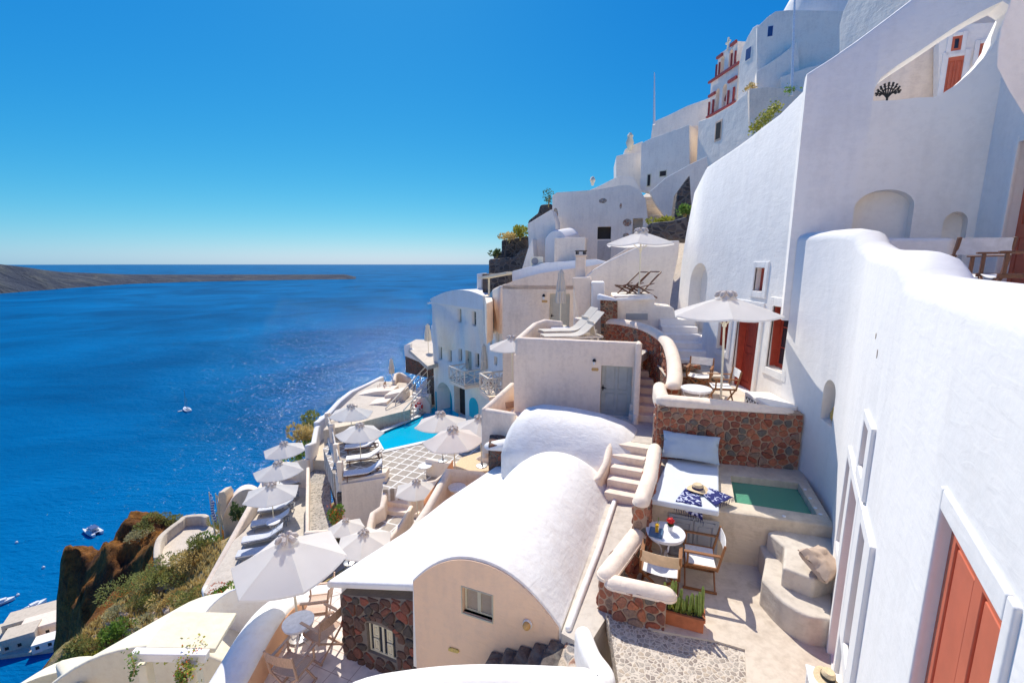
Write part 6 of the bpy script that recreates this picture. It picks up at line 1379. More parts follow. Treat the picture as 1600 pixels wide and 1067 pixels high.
# quay far below
qp = [A(-40, 985, z=SEA+1.4), A(10, 972, z=SEA+1.4), (A(35, 968, z=SEA+1.4)), A(80, 950, z=SEA+1.4), A(110, 945, z=SEA+1.4), A(110, 1010, z=SEA+1.4), A(-40, 1030, z=SEA+1.4)]
tag(MB().prism([(p.x, p.y) for p in qp], SEA-3, SEA+1.4).build('quay', 'concrete', None), None, None, None, 'structure')
t0_ = A(22, 978, z=SEA+1.5); tag(MB().prism([(p.x, p.y) for p in (A(20, 980, z=-134), A(32, 966, z=-134), A(60, 962, z=-134), A(50, 972, z=-134))], -134.3, -134).build('awning', 'yellowcanvas', None), 'yellow awning on the quay far below', 'awning')
for x, y, L_, dp_, hh, m_, lb in ((4, 992, 26, 8, 3.6, 'concrete', 'long pinkish quay building behind the yellow awning'), (28, 1006, 20, 8, 4.5, 'cream', 'cream flat roofed quay building far below at the left edge'), (50, 1021, 10, 5, 3, 'warmwhite', 'small white quay hut by the dark cliff foot'), (2, 1022, 9, 7, 5, 'concrete', 'reddish quay house at the lower left edge')):
    a0_ = A(x, y, z=SEA+1.4); t, o, Lf, S_, e_, n_q, _ = house('quay_building', lb, a0_, Vector((.86, .5, 0)), L_, dp_, SEA+1, SEA+1.4+hh, m_, 'building', .1)
    for k in range(int(L_/3.2)): opening(t, o, Lf, e_, n_q, 1+k*3.2, 2.1+k*3.2, SEA+2.2, SEA+3.6, 'dark', depth=.3)
# ================================================================== FURNITURE BUILDERS
UMB = {}
def umbrella(label, base, R_=1.15, H=2.25, rot=0, pole_h=None, n=6, group='open white parasols', mat='canvas', drop=.42):
    t = thing('parasol', label, 'parasol', base, 0, group); t.rotation_euler = (R(random.uniform(-2.2, 2.2)), R(random.uniform(-2.2, 2.2)), 0)
    top = Vector((0, 0, H)); rings = []; mb = MB(); cx = []
    sub = 5
    def rim(a, f):     # sagging between ribs
        k = (a/(2*math.pi/n)) % 1; c_ = math.cos(math.pi/n)/math.cos((k-.5)*2*math.pi/n)
        rad = R_*f*c_; sag = (1-abs(2*k-1)**2)*.05*f*R_
        return Vector((math.cos(a+rot)*rad, math.sin(a+rot)*rad, H-drop*(f**1.12)*R_/1.15-sag))
    m = n*sub
    for f in (.12, .3, .5, .7, .86, 1.0): rings.append([rim(2*math.pi*k/m, f) for k in range(m)])
    mb.loft(rings, True, False)
    # valance hem
    mb.loft([[rim(2*math.pi*k/m, 1.0) for k in range(m)], [rim(2*math.pi*k/m, 1.004)-Vector((0, 0, .035)) for k in range(m)]], True, False)
    c_ = mb.build('canopy', mat, t, smooth=False)
    for p in c_.data.polygons: p.use_smooth = True
    c_.data.set_sharp_from_angle(angle=R(12))
    v = MB(); v.loft([[Vector((math.cos(a+rot)*r_*(1+.12*math.cos(n*a)), math.sin(a+rot)*r_*(1+.12*math.cos(n*a)), z)) for a in [2*math.pi*k/36 for k in range(36)]] for r_, z in ((R_*.19, H-.055), (R_*.16, H-.02), (R_*.10, H+.03), (.03, H+.055))], True, True)
    v.build('vent_cap', mat, t, smooth=True)
    pf = MB()
    for k in range(n):
        a = 2*math.pi*(k+.5)/n+rot; c0 = Vector((math.cos(a)*R_*.085, math.sin(a)*R_*.085, H+.045)); d_ = Vector((math.cos(a), math.sin(a), -.25))
        pf.tube([c0-d_*.04, c0+V(0, 0, .035), c0+d_*R_*.06+V(0, 0, .02), c0+d_*R_*.10-V(0, 0, .02)], [R_*.02, R_*.045, R_*.05, R_*.025], 8)
    pf.build('puffs', 'ventgrey', t, smooth=True)
    ph = pole_h or H
    MB().tube([Vector((0, 0, 0)), Vector((0, 0, H+.02))], .024, 10).build('pole', 'yellowwhite', t, smooth=True)
    MB().lathe([(.02, H+.02), (.03, H+.06), (.02, H+.11), (.0, H+.13)], (0, 0, 0), 8).build('finial', 'ventgrey', t, smooth=True)
    rb = MB()
    for k in range(n):
        a = 2*math.pi*k/n; rb.bar(Vector((math.cos(a+rot)*.03, math.sin(a+rot)*.03, H-.06)), rim(a, .98)-Vector((0, 0, .03)), .02, .02)
        rb.bar(Vector((math.cos(a+rot)*.03, math.sin(a+rot)*.03, H-.62)), rim(a, .45)-Vector((0, 0, .04)), .018, .018)
    rb.build('ribs', 'yellowwhite', t, smooth=False)
    MB().lathe([(.03, H-.68), (.05, H-.66), (.05, H-.60), (.03, H-.58)], (0, 0, 0), 10).build('runner', 'yellowwhite', t, smooth=True)
    MB().lathe([(0, 0), (.24, 0), (.24, .05), (.05, .08), (.04, .25), (0, .25)], (0, 0, 0), 16).build('base', 'greymetal', t, smooth=True)
    return t
def closed_umbrella(label, base, H=2.4, w_=.16, mat='canvas_old'):
    t = thing('closed_parasol', label, 'parasol', base, 0, 'closed parasols')
    rings = []
    for z, r_ in ((H*.42, .9), (H*.45, 1.0), (H*.6, .92), (H*.75, .8), (H*.88, .55), (H*.93, .62), (H*.95, .45), (H, .12)):
        rings.append([Vector((math.cos(a)*w_*r_*(1+.22*math.cos(8*a+z)), math.sin(a)*w_*r_*(1+.22*math.cos(8*a+z)), z)) for a in [2*math.pi*k/32 for k in range(32)]])
    MB().loft(rings, True, True).build('folded_canopy', mat, t, smooth=True)
    MB().tube([V(0, 0, 0), V(0, 0, H*.5)], .028, 8).build('pole', 'yellowwhite', t); MB().lathe([(0, 0), (.25, 0), (.25, .05), (.04, .08), (0, .08)], (0, 0, 0), 14).build('base', 'yellowwhite', t, smooth=True)
    MB().lathe([(w_*1.02, H*.60), (w_*1.04, H*.62), (w_*1.0, H*.64)], (0, 0, 0), 16).build('strap', mat, t)
    return t
def round_table(label, base, r_=.32, h=.74, legs='curvy', top='whitemetal', n=3):
    t = thing('round_table', label, 'table', base, 0, 'round white tables')
    MB().lathe([(0, h-.025), (r_*.97, h-.025), (r_, h-.015), (r_, h-.004), (r_*.985, h), (0, h)], (0, 0, 0), 40).build('top', top, t)
    MB().lathe([(r_*.93, h-.06), (r_*.95, h-.06), (r_*.95, h-.026), (r_*.93, h-.026)], (0, 0, 0), 32).build('apron', top, t)
    for k in range(n):
        a = 2*math.pi*k/n+.4; d_ = Vector((math.cos(a), math.sin(a), 0))
        if legs == 'curvy': P_ = spline([d_*r_*.9+V(0, 0, h-.05), d_*r_*.72+V(0, 0, h-.22), d_*.09+V(0, 0, h-.28), d_*.05+V(0, 0, h*.45), d_*.14+V(0, 0, h*.22), d_*r_*.85+V(0, 0, .02)], 5)
        else: P_ = [d_*.05+V(0, 0, h-.03), d_*.05+V(0, 0, .3), d_*r_*.8+V(0, 0, .01)]
        MB().tube(P_, .011, 8).build('leg', top, t, smooth=True)
    return t
def copy_tree(o, parent=None):
    c_ = o.copy(); COL.objects.link(c_)
    if parent is not None: c_.parent = parent
    for ch in list(o.children): copy_tree(ch, c_)
    return c_
def place(o, label, p, rz):
    c_ = copy_tree(o); c_.location = p; c_.rotation_euler = (0, 0, rz); c_['label'] = label; return c_
def director_chair(label, base, rz, wd='teak', fab='whitefab', backfab=None, h=.85, group='folding director chairs'):
    """seat faces +Y before rotation"""
    t = thing('director_chair', label, 'chair', base, rz, group); W_, D_ = .27, .22; sh = .45
    for s_ in (-1, 1):
        MB().bar(V(-W_*s_, D_, .02), V(W_*s_, D_, sh-.03), .025, .035).build('leg', wd, t, bevel=.004)
        MB().bar(V(-W_*s_, -D_, .02), V(W_*s_, -D_, sh-.03), .025, .035).build('leg', wd, t, bevel=.004)
        MB().bar(V(W_*s_, -D_-.03, .02), V(W_*s_, D_+.03, .02), .035, .03).build('foot_rail', wd, t, bevel=.004)
        MB().bar(V(W_*s_, -D_-.02, sh-.02), V(W_*s_, D_+.03, sh-.02), .035, .04).build('seat_rail', wd, t, bevel=.004)
        MB().bar(V((W_+.01)*s_, D_-.01, sh), V((W_+.01)*s_, D_-.01, sh+.2), .035, .03, (0, 1, 0)).build('arm_post', wd, t, bevel=.004)
        MB().bar(V((W_+.01)*s_, -D_-.0, sh-.05), V((W_+.01)*s_, -D_-.09, h), .035, .035, (0, 1, 0)).build('back_post', wd, t, bevel=.006)
        MB().add([V((W_+.01)*s_+a, y, z) for a in (-.028, .028) for y in (-D_-.04, D_+.05) for z in (sh+.2, sh+.222)], [(0, 1, 3, 2), (4, 6, 7, 5), (0, 4, 5, 1), (2, 3, 7, 6), (0, 2, 6, 4), (1, 5, 7, 3)]).build('armrest', wd, t, bevel=.006)
    sb = MB(); rings = []
    for k in range(9):
        x = -W_+2*W_*k/8; z = sh-.005-.035*math.sin(math.pi*k/8); rings.append([V(x, -D_+.01, z), V(x, D_, z), V(x, D_, z-.006), V(x, -D_+.01, z-.006)])
    sb.loft(rings, True, True).build('seat', fab, t, smooth=True)
    rings = []
    for k in range(9):
        x = -W_-.012+2*(W_+.012)*k/8; y = -D_-.065-.035*math.sin(math.pi*k/8); rings.append([V(x, y, h-.20), V(x, y-.018, h-.01), V(x, y-.026, h-.01), V(x, y-.008, h-.20)])
    MB().loft(rings, True, True).build('backrest', backfab or fab, t, smooth=True)
    return t
def lounger(label, base, rz, mat='lounge_grey', group='sun loungers', frame_m='canvas_cream', back=.5, th=.075):
    """foot at -Y end, raised head at +Y"""
    t = thing('sun_lounger', label, 'sun lounger', base, rz, group)
    mb = MB(); 
    for s_ in (-.3, .3): mb.bar(V(s_, -.95, .28), V(s_, .95, .28), .05, .06)
    for y in (-.95, -.3, .35, .95): mb.bar(V(-.3, y, .28), V(.3, y, .28), .05, .05)
    mb.build('frame', frame_m, t, smooth=False)
    for x in (-.28, .28):
        for y in (-.8, .8): MB().bar(V(x, y, 0), V(x, y, .28), .05, .05, (0, 1, 0)).build('leg', frame_m, t)
    prof = [(-.98, .34), (-.4, .33), (.2, .34), (.55, .34+back*.25), (.98, .34+back*.72)]
    P_ = spline([V(0, y, z) for y, z in prof], 4); rings = []
    for i, p in enumerate(P_):
        rings.append([p+V(-.31, 0, 0), p+V(.31, 0, 0), p+V(.29, 0, th), p+V(-.29, 0, th)])
    MB().loft(rings, True, True).build('mattress', mat, t, bevel=min(.02, th*.3), seg=2)
    MB().bar(V(0, .75, .3), V(0, .62, .5*back+.28), .5, .03).build('back_support', frame_m, t)
    return t
def deck_chair(label, base, rz):
    t = thing('deck_chair', label, 'deck chair', base, rz, 'folding wooden deck chairs')
    for s_ in (-.28, .28):
        MB().bar(V(s_, -.55, .02), V(s_, .55, .95), .03, .045).build('back_rail', 'darkwood', t); MB().bar(V(s_*.9, .45, .02), V(s_*.9, -.5, .48), .03, .045).build('seat_rail', 'darkwood', t)
        MB().bar(V(s_*1.02, -.35, .42), V(s_*1.02, .25, .55), .05, .025).build('armrest', 'darkwood', t)
    mb = MB(); mb.bar(V(-.28, .55, .95), V(.28, .55, .95), .04); mb.build('top_rail', 'darkwood', t)
    MB().bar(V(-.26, -.5, .48), V(.26, -.5, .48), .04).build('front_rail', 'darkwood', t)
    for k in range(7):
        a = V(0, -.45+.12*k, .40-.02*k); MB().box(a+V(0, 0, .02), (.5, .07, .015), M=Matrix.Rotation(R(-8), 3, 'X')).build('slat', 'darkwood', t)
    return t
def at_floor(x, y, d, z):
    p = A(x, y, d=d); return Vector((p.x, p.y, z))
def top_at(x, y, d, H): p = A(x, y, d=d); return Vector((p.x, p.y, p.z-H))

# ---- parasols (apex position, level of floor below)
p = A(1140, 463, d=9.75); umbrella('open white parasol over the terrace table in front of the red door', Vector((p.x, p.y, -3.25)), 1.18, p.z+3.25, R(12), drop=.36)
p = A(455, 842, d=8.9); umbrella('largest open white parasol over the slatted chairs at the bottom', Vector((p.x, p.y, TZ)), 1.10, p.z-TZ, R(8), drop=.50)
p = A(1003, 362, d=15.5); umbrella('open white parasol above the deck chairs against the slanting white wall', Vector((p.x, p.y, p.z-2.2)), 1.25, 2.2, R(10), drop=.38)
for x, y, d, r_, H, lb in [(711, 671, 16.0, 1.12, 2.35, 'open white parasol over the orange terrace and its round table'),
                        (690, 647, 21.5, 1.30, 2.4, 'open white parasol over the near corner of the turquoise pool'),
                        (752, 652, 19.0, 1.25, 2.2, 'open white parasol half hidden left of the cream house lattice cover'),
                        (560, 664, 25.0, 1.32, 2.3, 'open white parasol over the pool deck loungers'),
                        (546, 635, 28.5, 1.38, 2.3, 'open white parasol at the seaward end of the pool'),
                        (445, 692, 29.5, 1.35, 2.2, 'open white parasol highest and farthest on the lounger terrace'),
                        (434, 724, 26.5, 1.42, 2.2, 'open white parasol in the middle of the lounger terrace'),
                        (422, 758, 23.5, 1.40, 2.1, 'open white parasol over the lounger with the small round table'),
                        (650, 753, 19.0, .95, 2.1, 'small open white parasol beside the pool deck steps'),
                        (541, 815, 19.5, .80, 2.0, 'smallest open white parasol next to the red flowers'),
                        (569, 833, 15.5, 1.0, 2.0, 'open white parasol between the smallest one and the sloping white roof'),
                        (801, 528, 18.5, 1.05, 2.3, 'open white parasol peeking out left of the cream house')]:
    umbrella(lb, top_at(x, y, d, H), r_, H, R(random.uniform(0, 60)), drop=.42)
for x, y0, y1, d, w_, lb in [(877, 421, 513, 17, .17, 'tall closed cream parasol on the roof terrace of the cream house'), (668, 506, 553, 38, .28, 'closed pinkish parasol on the corner deck'),
                          (611, 560, 602, 39, .22, 'closed tan parasol on the outer terrace behind the pool'), (713, 537, 592, 32.5, .2, 'closed parasol on the cross braced balcony'), (756, 537, 608, 27, .2, 'closed parasol on the corner balcony')]:
    a, b = A(x, y0, d=d), A(x, y1, d=d); H = (a.z-b.z)/1.0
    closed_umbrella(lb, Vector((a.x, a.y, b.z)), H, w_)

# ---- round tables
tp = A(1040, 830, z=PZ+.74); tbase = Vector((tp.x, tp.y, PZ))
round_table('round white metal table with drink and red flowers on the patio', tbase, .31, .74)
p = A(1088, 606, z=-3.25+.5); round_table('round white table between wooden chairs on the red door terrace', Vector((p.x, p.y, -3.25)), .33, .5)
p = A(466, 970, z=TZ+.74); round_table('round white table pierced by the pole of the largest parasol', Vector((p.x, p.y, TZ)), .29, .74)
p = A(714, 760, z=OZ+.72); round_table('round white table on the orange terrace', Vector((p.x, p.y, OZ)), .30, .72)
p = A(427, 814, d=22.3); round_table('small round white table between the loungers on the lounger terrace', p-V(0, 0, .6), .32, .6)
p = A(664, 727, z=KZ+.7); round_table('small round table on the pool deck beside a curved white seat', p-V(0, 0, .7), .36, .7)
p = A(877, 512, d=16.2); round_table('low round white table at the closed parasol on the roof terrace', p-V(0, 0, .4), .38, .4)
p = A(768, 589, d=27); round_table('round white table on the corner balcony', p-V(0, 0, .7), .42, .7)

# ---- director chairs
c1 = director_chair('wooden director chair with tan canvas back seen from behind at the patio table', at_floor(1033, 905, 6.95, PZ)+V(.02, -.02), R(-22), 'teak', 'whitefab', 'canvas_tan')
c1.location = Vector((A(1032, 885, z=PZ+.42).x, A(1032, 885, z=PZ+.42).y, PZ))
q = A(1094, 866, z=PZ+.46); director_chair('wooden director chair with white canvas turned sideways right of the patio table', Vector((q.x, q.y, PZ)), R(72), 'teak', 'whitefab')
q = A(1128, 604, z=-2.83); dA = director_chair('wooden director chair right of the table on the red door terrace', Vector((q.x, q.y, -3.25)), R(80), 'teak', 'whitefab', 'whitefab')
q = A(1098, 590, z=-2.83); place(dA, 'wooden director chair behind the table on the red door terrace', Vector((q.x, q.y+.2, -3.25)), R(150))
q = A(1566, 405, d=4.5); dB = director_chair('dark wooden chair with tan canvas at the right edge of the upper terrace', Vector((q.x+.16, q.y-.05, -.55)), R(60), 'darkwood', 'whitefab', 'canvas_cream')
q = A(1525, 400, d=5.3); director_chair('dark wooden chair with white canvas back on the upper terrace', Vector((q.x-.02, q.y+.15, -.57)), R(-8), 'darkwood', 'whitefab', 'lounge_grey', h=.87)
s1 = director_chair('rosy wooden chair with its back to the viewer at the bottom terrace table', Vector((0, 0, TZ)), R(-15), 'palewood', 'rosy' if False else 'palewood', 'palewood', .88, 'slatted terrace chairs')
q = A(458, 1040, z=TZ+.45); s1.location = (q.x, q.y, TZ); s1.scale = (1, 1, 1.12)
for x, y, rz, lb in [(505, 985, 62, 'pale chair right of the bottom terrace table nearest the rubble wall'), (497, 945, 100, 'pale chair behind the bottom terrace table under the parapet')]:
    q = A(x, y, z=TZ+.45); place(s1, lb, Vector((q.x, q.y, TZ)), R(rz))
q = A(985, 612, d=20); 
# balcony and terrace seats
q = A(792, 640, d=14.6); place(s1, 'small cream chair half hidden left of the cream house', Vector((q.x, q.y, q.z-.6)), R(30))
for x, y, d, rz, lb in [(596, 605, 37.5, 90, 'tan chair left of the table on the outer terrace'), (607, 606, 37, -90, 'tan chair right of the table on the outer terrace')]:
    q = A(x, y, d=d); place(s1, lb, q-V(0, 0, .5), R(rz))
q = A(602, 604, d=37.5); round_table('small white table between tan chairs on the outer terrace behind the pool', q-V(0, 0, .7), .4, .7)
for x, y, d, rz, lb in [(775, 604, 26, 60, 'cream chair on the corner balcony right of the round table'), (762, 602, 26.5, -30, 'cream chair on the corner balcony left of the round table')]:
    q = A(x, y, d=d); place(s1, lb, q-V(0, 0, .3), R(rz))
# deck chairs
q = A(985, 462, d=16.4); k1 = deck_chair('left folding wooden deck chair against the slanting white wall', q-V(0, 0, .1), R(-70)); 
q = A(1004, 462, d=16.2); place(k1, 'right folding wooden deck chair against the slanting white wall', q-V(0, 0, .1), R(-66))
# roof terrace loungers
l1 = lounger('cream lounger with raised back nearest the edge of the roof terrace', A(893, 527, d=14.5)-V(0, 0, .25), R(-78), 'canvas_old', 'sun loungers', 'canvas_cream', 1.0, .02)
place(l1, 'cream lounger with raised back beside the closed parasol on the roof terrace', A(887, 521, d=15.4)-V(0, 0, .2), R(-74))
# lounger terrace
l2 = lounger('grey mattress lounger nearest the camera on the lounger terrace', A(405, 870, z=LZ), R(-72), 'lounge_grey', 'sun loungers', 'boatgrey', .55)
for x, y, lb in [(412, 847, 'grey lounger second from the bottom on the lounger terrace'), (424, 822, 'grey lounger just below the small round table'), (433, 800, 'grey lounger just above the small round table'), (441, 782, 'grey lounger under the middle of the lower parasol'), (458, 760, 'grey lounger with folded towel under the middle parasol'), (466, 745, 'grey lounger topmost beside the gravel path')]:
    place(l2, lb, A(x, y, z=LZ), R(-70+random.uniform(-4, 4)))
l3 = lounger('white mattress lounger on the pool deck nearest its front ledge', A(568, 746, z=KZ), R(-72), 'lounge_white', 'sun loungers', 'darkwood', .6)
for x, y, lb in [(570, 722, 'white lounger in the middle of the pool deck under the parasol'), (566, 704, 'white lounger on the pool deck next to the pool corner'), (560, 690, 'white lounger farthest on the pool deck beside the railing')]:
    place(l3, lb, A(x, y, z=KZ), R(-72+random.uniform(-3, 3)))

# ---- things on the patio table
def cyl(p, r0, r1, h, n=20): return MB().lathe([(0, 0), (r0, 0), (r1, h), (0, h)], p, n)
TT = PZ+.741
gp = A(1026, 834, z=TT); t = thing('drink_glass', 'tall glass of orange juice with ice and a green straw on the blue book', 'glass', (gp.x, gp.y, TT+.03))
MB().lathe([(0, .0), (.03, 0), (.038, .17), (.036, .17), (.028, .012), (0, .012)], (0, 0, 0), 20).build('glass', 'glassclear', t, smooth=True)
MB().lathe([(0, .012), (.027, .014), (.034, .145), (0, .145)], (0, 0, 0), 18).build('juice', 'orangeflower' if False else 'juice', t, smooth=True)
MB().tube([V(0, 0, .03), V(.03, .03, .25)], .005, 6).build('straw', 'leaf', t)
bpz = A(1025, 832, z=TT+.01); tag(MB().box((bpz.x, bpz.y, TT+.014), (.21, .27, .024), R(-24)).build('book', 'navy', None, bevel=.004), 'dark blue book lying on the round patio table under the juice glass', 'book')
bpy.data.objects['book'].data.materials[0] = MATS['bluebook'] if 'bluebook' in MATS else flat('bluebook', (.06, .14, .24), .35)
fp = A(1047, 829, z=TT); t = thing('flower_pot', 'white pot of red flowers on the round patio table', 'flower pot', (fp.x, fp.y, TT))
MB().lathe([(0, 0), (.035, 0), (.048, .10), (.044, .10), (.04, .09), (0, .09)], (0, 0, 0), 18).build('pot', 'porcelain', t, smooth=True)
def blob_leaves(n, rx, ry, rz, size, c=(0, 0, 0), rnd=random, shape='leaf', flat_=0):
    mb = MB(); c = Vector(c)
    for _ in range(n):
        while True:
            v = Vector((rnd.uniform(-1, 1), rnd.uniform(-1, 1), rnd.uniform(-1, 1)))
            if .25 < v.length < 1: break
        p = c+Vector((v.x*rx, v.y*ry, v.z*rz)); s_ = size*rnd.uniform(.6, 1.4)
        a = Vector((rnd.uniform(-1, 1), rnd.uniform(-1, 1), rnd.uniform(-.3, 1))).normalized(); b = a.cross(Vector((rnd.uniform(-1, 1), rnd.uniform(-1, 1), rnd.uniform(-1, 1)))).normalized()
        mb.add([p-a*s_, p+b*s_*.5, p+a*s_, p-b*s_*.5], [(0, 1, 2, 3)])
    return mb
blob_leaves(120, .055, .055, .04, .02, (0, 0, .12)).build('leaves', 'leafdark', t); 
MB().ball(V(0, 0, .18), .05, 12, 8).build('bloom', 'redflower', t, smooth=True); blob_leaves(120, .062, .062, .05, .018, (0, 0, .185)).build('petals', 'redflower', t)
# ---- hat and scarf on the bed
def hat(name, label, p, rz=0, tilt=0, r_=.17, band='navy'):
    t = thing(name, label, 'hat', p, rz); t.rotation_euler = (R(tilt), 0, rz)
    rings = []
    for rr_, z in ((r_, .0), (r_*1.0, .006), (r_*.75, .012), (r_*.53, .016), (r_*.52, .05), (r_*.48, .085), (r_*.40, .10), (r_*.1, .098)):
        rings.append([V(math.cos(a)*rr_*1.08, math.sin(a)*rr_, z+(.018*math.sin(2*a+.6) if rr_ > r_*.7 else 0)) for a in [2*math.pi*k/36 for k in range(36)]])
    MB().loft(rings, True, True).build('crown_and_brim', 'straw', t, smooth=True)
    MB().loft([[V(math.cos(a)*r_*.54*1.08, math.sin(a)*r_*.54, z) for a in [2*math.pi*k/36 for k in range(36)]] for z in (.018, .055)], True, False).build('ribbon', band, t, smooth=True)
    return t
hp = A(1090, 764, z=-4.02); hat('straw_hat', 'straw hat with navy ribbon lying on the scarf on the sunbed', (hp.x, hp.y, -4.02), R(20), 0, .175)
m, nt, b = nodes('scarf'); p = N(nt, 'ShaderNodeTexCoord').outputs['UV']; p = pos(nt)
n1 = N(nt, 'ShaderNodeTexNoise', Scale=11.0, Detail=1.0, Distortion=1.2); nt.links.new(p, n1.inputs['Vector'])
r = ramp(nt, n1.outputs[0], [(.53, (.015, .02, .13)), (.55, (.55, .58, .75))]); r.color_ramp.interpolation = 'CONSTANT'; nt.links.new(r.outputs[0], b.inputs['Base Color']); b.inputs['Roughness'].default_value = .95
t = thing('scarf', 'navy and white patterned scarf with tassels spread over the front edge of the sunbed', 'scarf', (hp.x, hp.y, -4.05)); inv = -Vector(t.location)
def cloth_patch(cor, name, z, edge_y=None):
    q = [A(x, y, z=-4.04) for x, y in cor]; rows = []
    for i in range(13):
        row = []
        for j in range(13):
            u, v_ = i/12, j/12; P_ = (q[0]*(1-u)+q[1]*u)*(1-v_)+(q[3]*(1-u)+q[2]*u)*v_
            pz_ = z+.008*noise.noise(P_*9)+.010*math.sin(14*u+3*v_)*v_
            dd = (P_-FL).dot(-E2)-.02     # beyond the front edge of the mattress
            if dd > 0: P_ = P_+E2*dd*.8; pz_ -= dd*.9
            row.append(Vector((P_.x, P_.y, pz_))+inv)
        rows.append(row)
    mb = MB().loft(rows, False, False); o = mb.build(name, 'scarf', t, smooth=True)
    md = o.modifiers.new('s', 'SOLIDIFY'); md.thickness = .006
    return rows
r1 = cloth_patch([(1072, 762), (1092, 768), (1100, 803), (1053, 786)], 'panel', -4.035)
r2 = cloth_patch([(1090, 766), (1108, 762), (1146, 777), (1118, 790)], 'panel', -4.030)
fr_ = MB()
for rows in (r1, r2):
    for i in range(13):
        a = rows[i][12]; fr_.tube([a, a+V(.0, -.02, -.03), a+V(random.uniform(-.01, .01), -.03, -.075)], [.004, .007, .003], 5)
tag(fr_.build('tassels', 'navy', t), kind='stuff')
# basket in the niche
bp = V(5.93, 7.74, -2.86); t = thing('basket', 'golden woven basket standing in the arched wall niche', 'basket', bp)
MB().lathe([(0, 0), (.10, 0), (.15, .09), (.155, .18), (.12, .28), (.09, .33), (.07, .33), (.08, .27), (0, .2)], (0, 0, 0), 20).build('body', 'basket', t, smooth=True)
torus(MB(), (0, 0, .36), .06, .012, Vector((0, 1, 0)), Vector((1, 0, 0))).build('handle', 'basket', t, smooth=True)
# cactus trough
ta_, tb_ = A(1037, 975, z=PZ), A(1101, 992, z=PZ); tc = (ta_+tb_)/2; td = (tb_-ta_); rz = math.atan2(td.y, td.x); Lr = td.length*.98
t = thing('plant_trough', 'weathered terracotta trough of tall green cactus beside the low stone wall', 'planter', (tc.x+.03, tc.y+.12, PZ), rz)
MB().prism([(-Lr/2, -.11), (Lr/2, -.11), (Lr/2, .11), (-Lr/2, .11)], 0, .20).build('trough', 'terracottapot', t, bevel=.008)
rm = MB()
for a, b in ((V(-Lr/2, -.12, .2), V(Lr/2, -.12, .2)), (V(-Lr/2, .12, .2), V(Lr/2, .12, .2)), (V(-Lr/2, -.12, .2), V(-Lr/2, .12, .2)), (V(Lr/2, -.12, .2), V(Lr/2, .12, .2))): rm.bar(a, b, .035, .05)
rm.build('rim', 'terracottapot', t); MB().box((0, 0, .195), (Lr-.03, .2, .02)).build('soil', 'soil', t)
cxs = [(-.22, .02, .36), (-.17, -.03, .46), (-.12, .04, .42), (-.06, .0, .33), (-.20, .06, .28), (.02, .03, .26), (.06, -.02, .31), (.10, .05, .27), (.14, 0, .30), (.18, -.03, .36), (.21, .03, .42), (.0, -.04, .2), (-.09, -.06, .25)]
for i, (x, y, h) in enumerate(cxs):
    lean = V(random.uniform(-.03, .03), random.uniform(-.03, .03)); rings = []
    for k in range(9):
        z = h*k/8; rr_ = .021*(1-.1*(k/8))*(1 if k < 8 else .4); rings.append([V(x*Lr/.46, y, .2+z)+lean*(k/8)+V(math.cos(a)*rr_*(1+.28*math.cos(5*a)), math.sin(a)*rr_*(1+.28*math.cos(5*a)), 0) for a in [2*math.pi*j/20 for j in range(20)]])
    MB().loft(rings, True, True).build('cactus', 'cactus', t, smooth=True)
blob_leaves(260, Lr*.42, .09, .04, .02, (0, 0, .22)).build('ground_leaves', 'leafyellow', t)
# white stool with hat, bottom right
p = A(1290, 1060, z=PZ+.62); t = thing('stool', 'small white table corner with the second hat at the bottom edge', 'table', (p.x, p.y-.1, PZ), R(-25))
MB().box((0, 0, .60), (.42, .46, .03)).build('top', 'whitemetal', t, bevel=.008)
for a in (-.18, .18):
    for b_ in (-.2, .2): MB().bar(V(a, b_, 0), V(a, b_, .585), .03, .03, (0, 1, 0)).build('leg', 'whitemetal', t)
hat('straw_hat', 'pale straw hat with black band on the white table at the bottom edge', (p.x+.02, p.y+.0, PZ+.62), R(70), 4, .13, 'black')

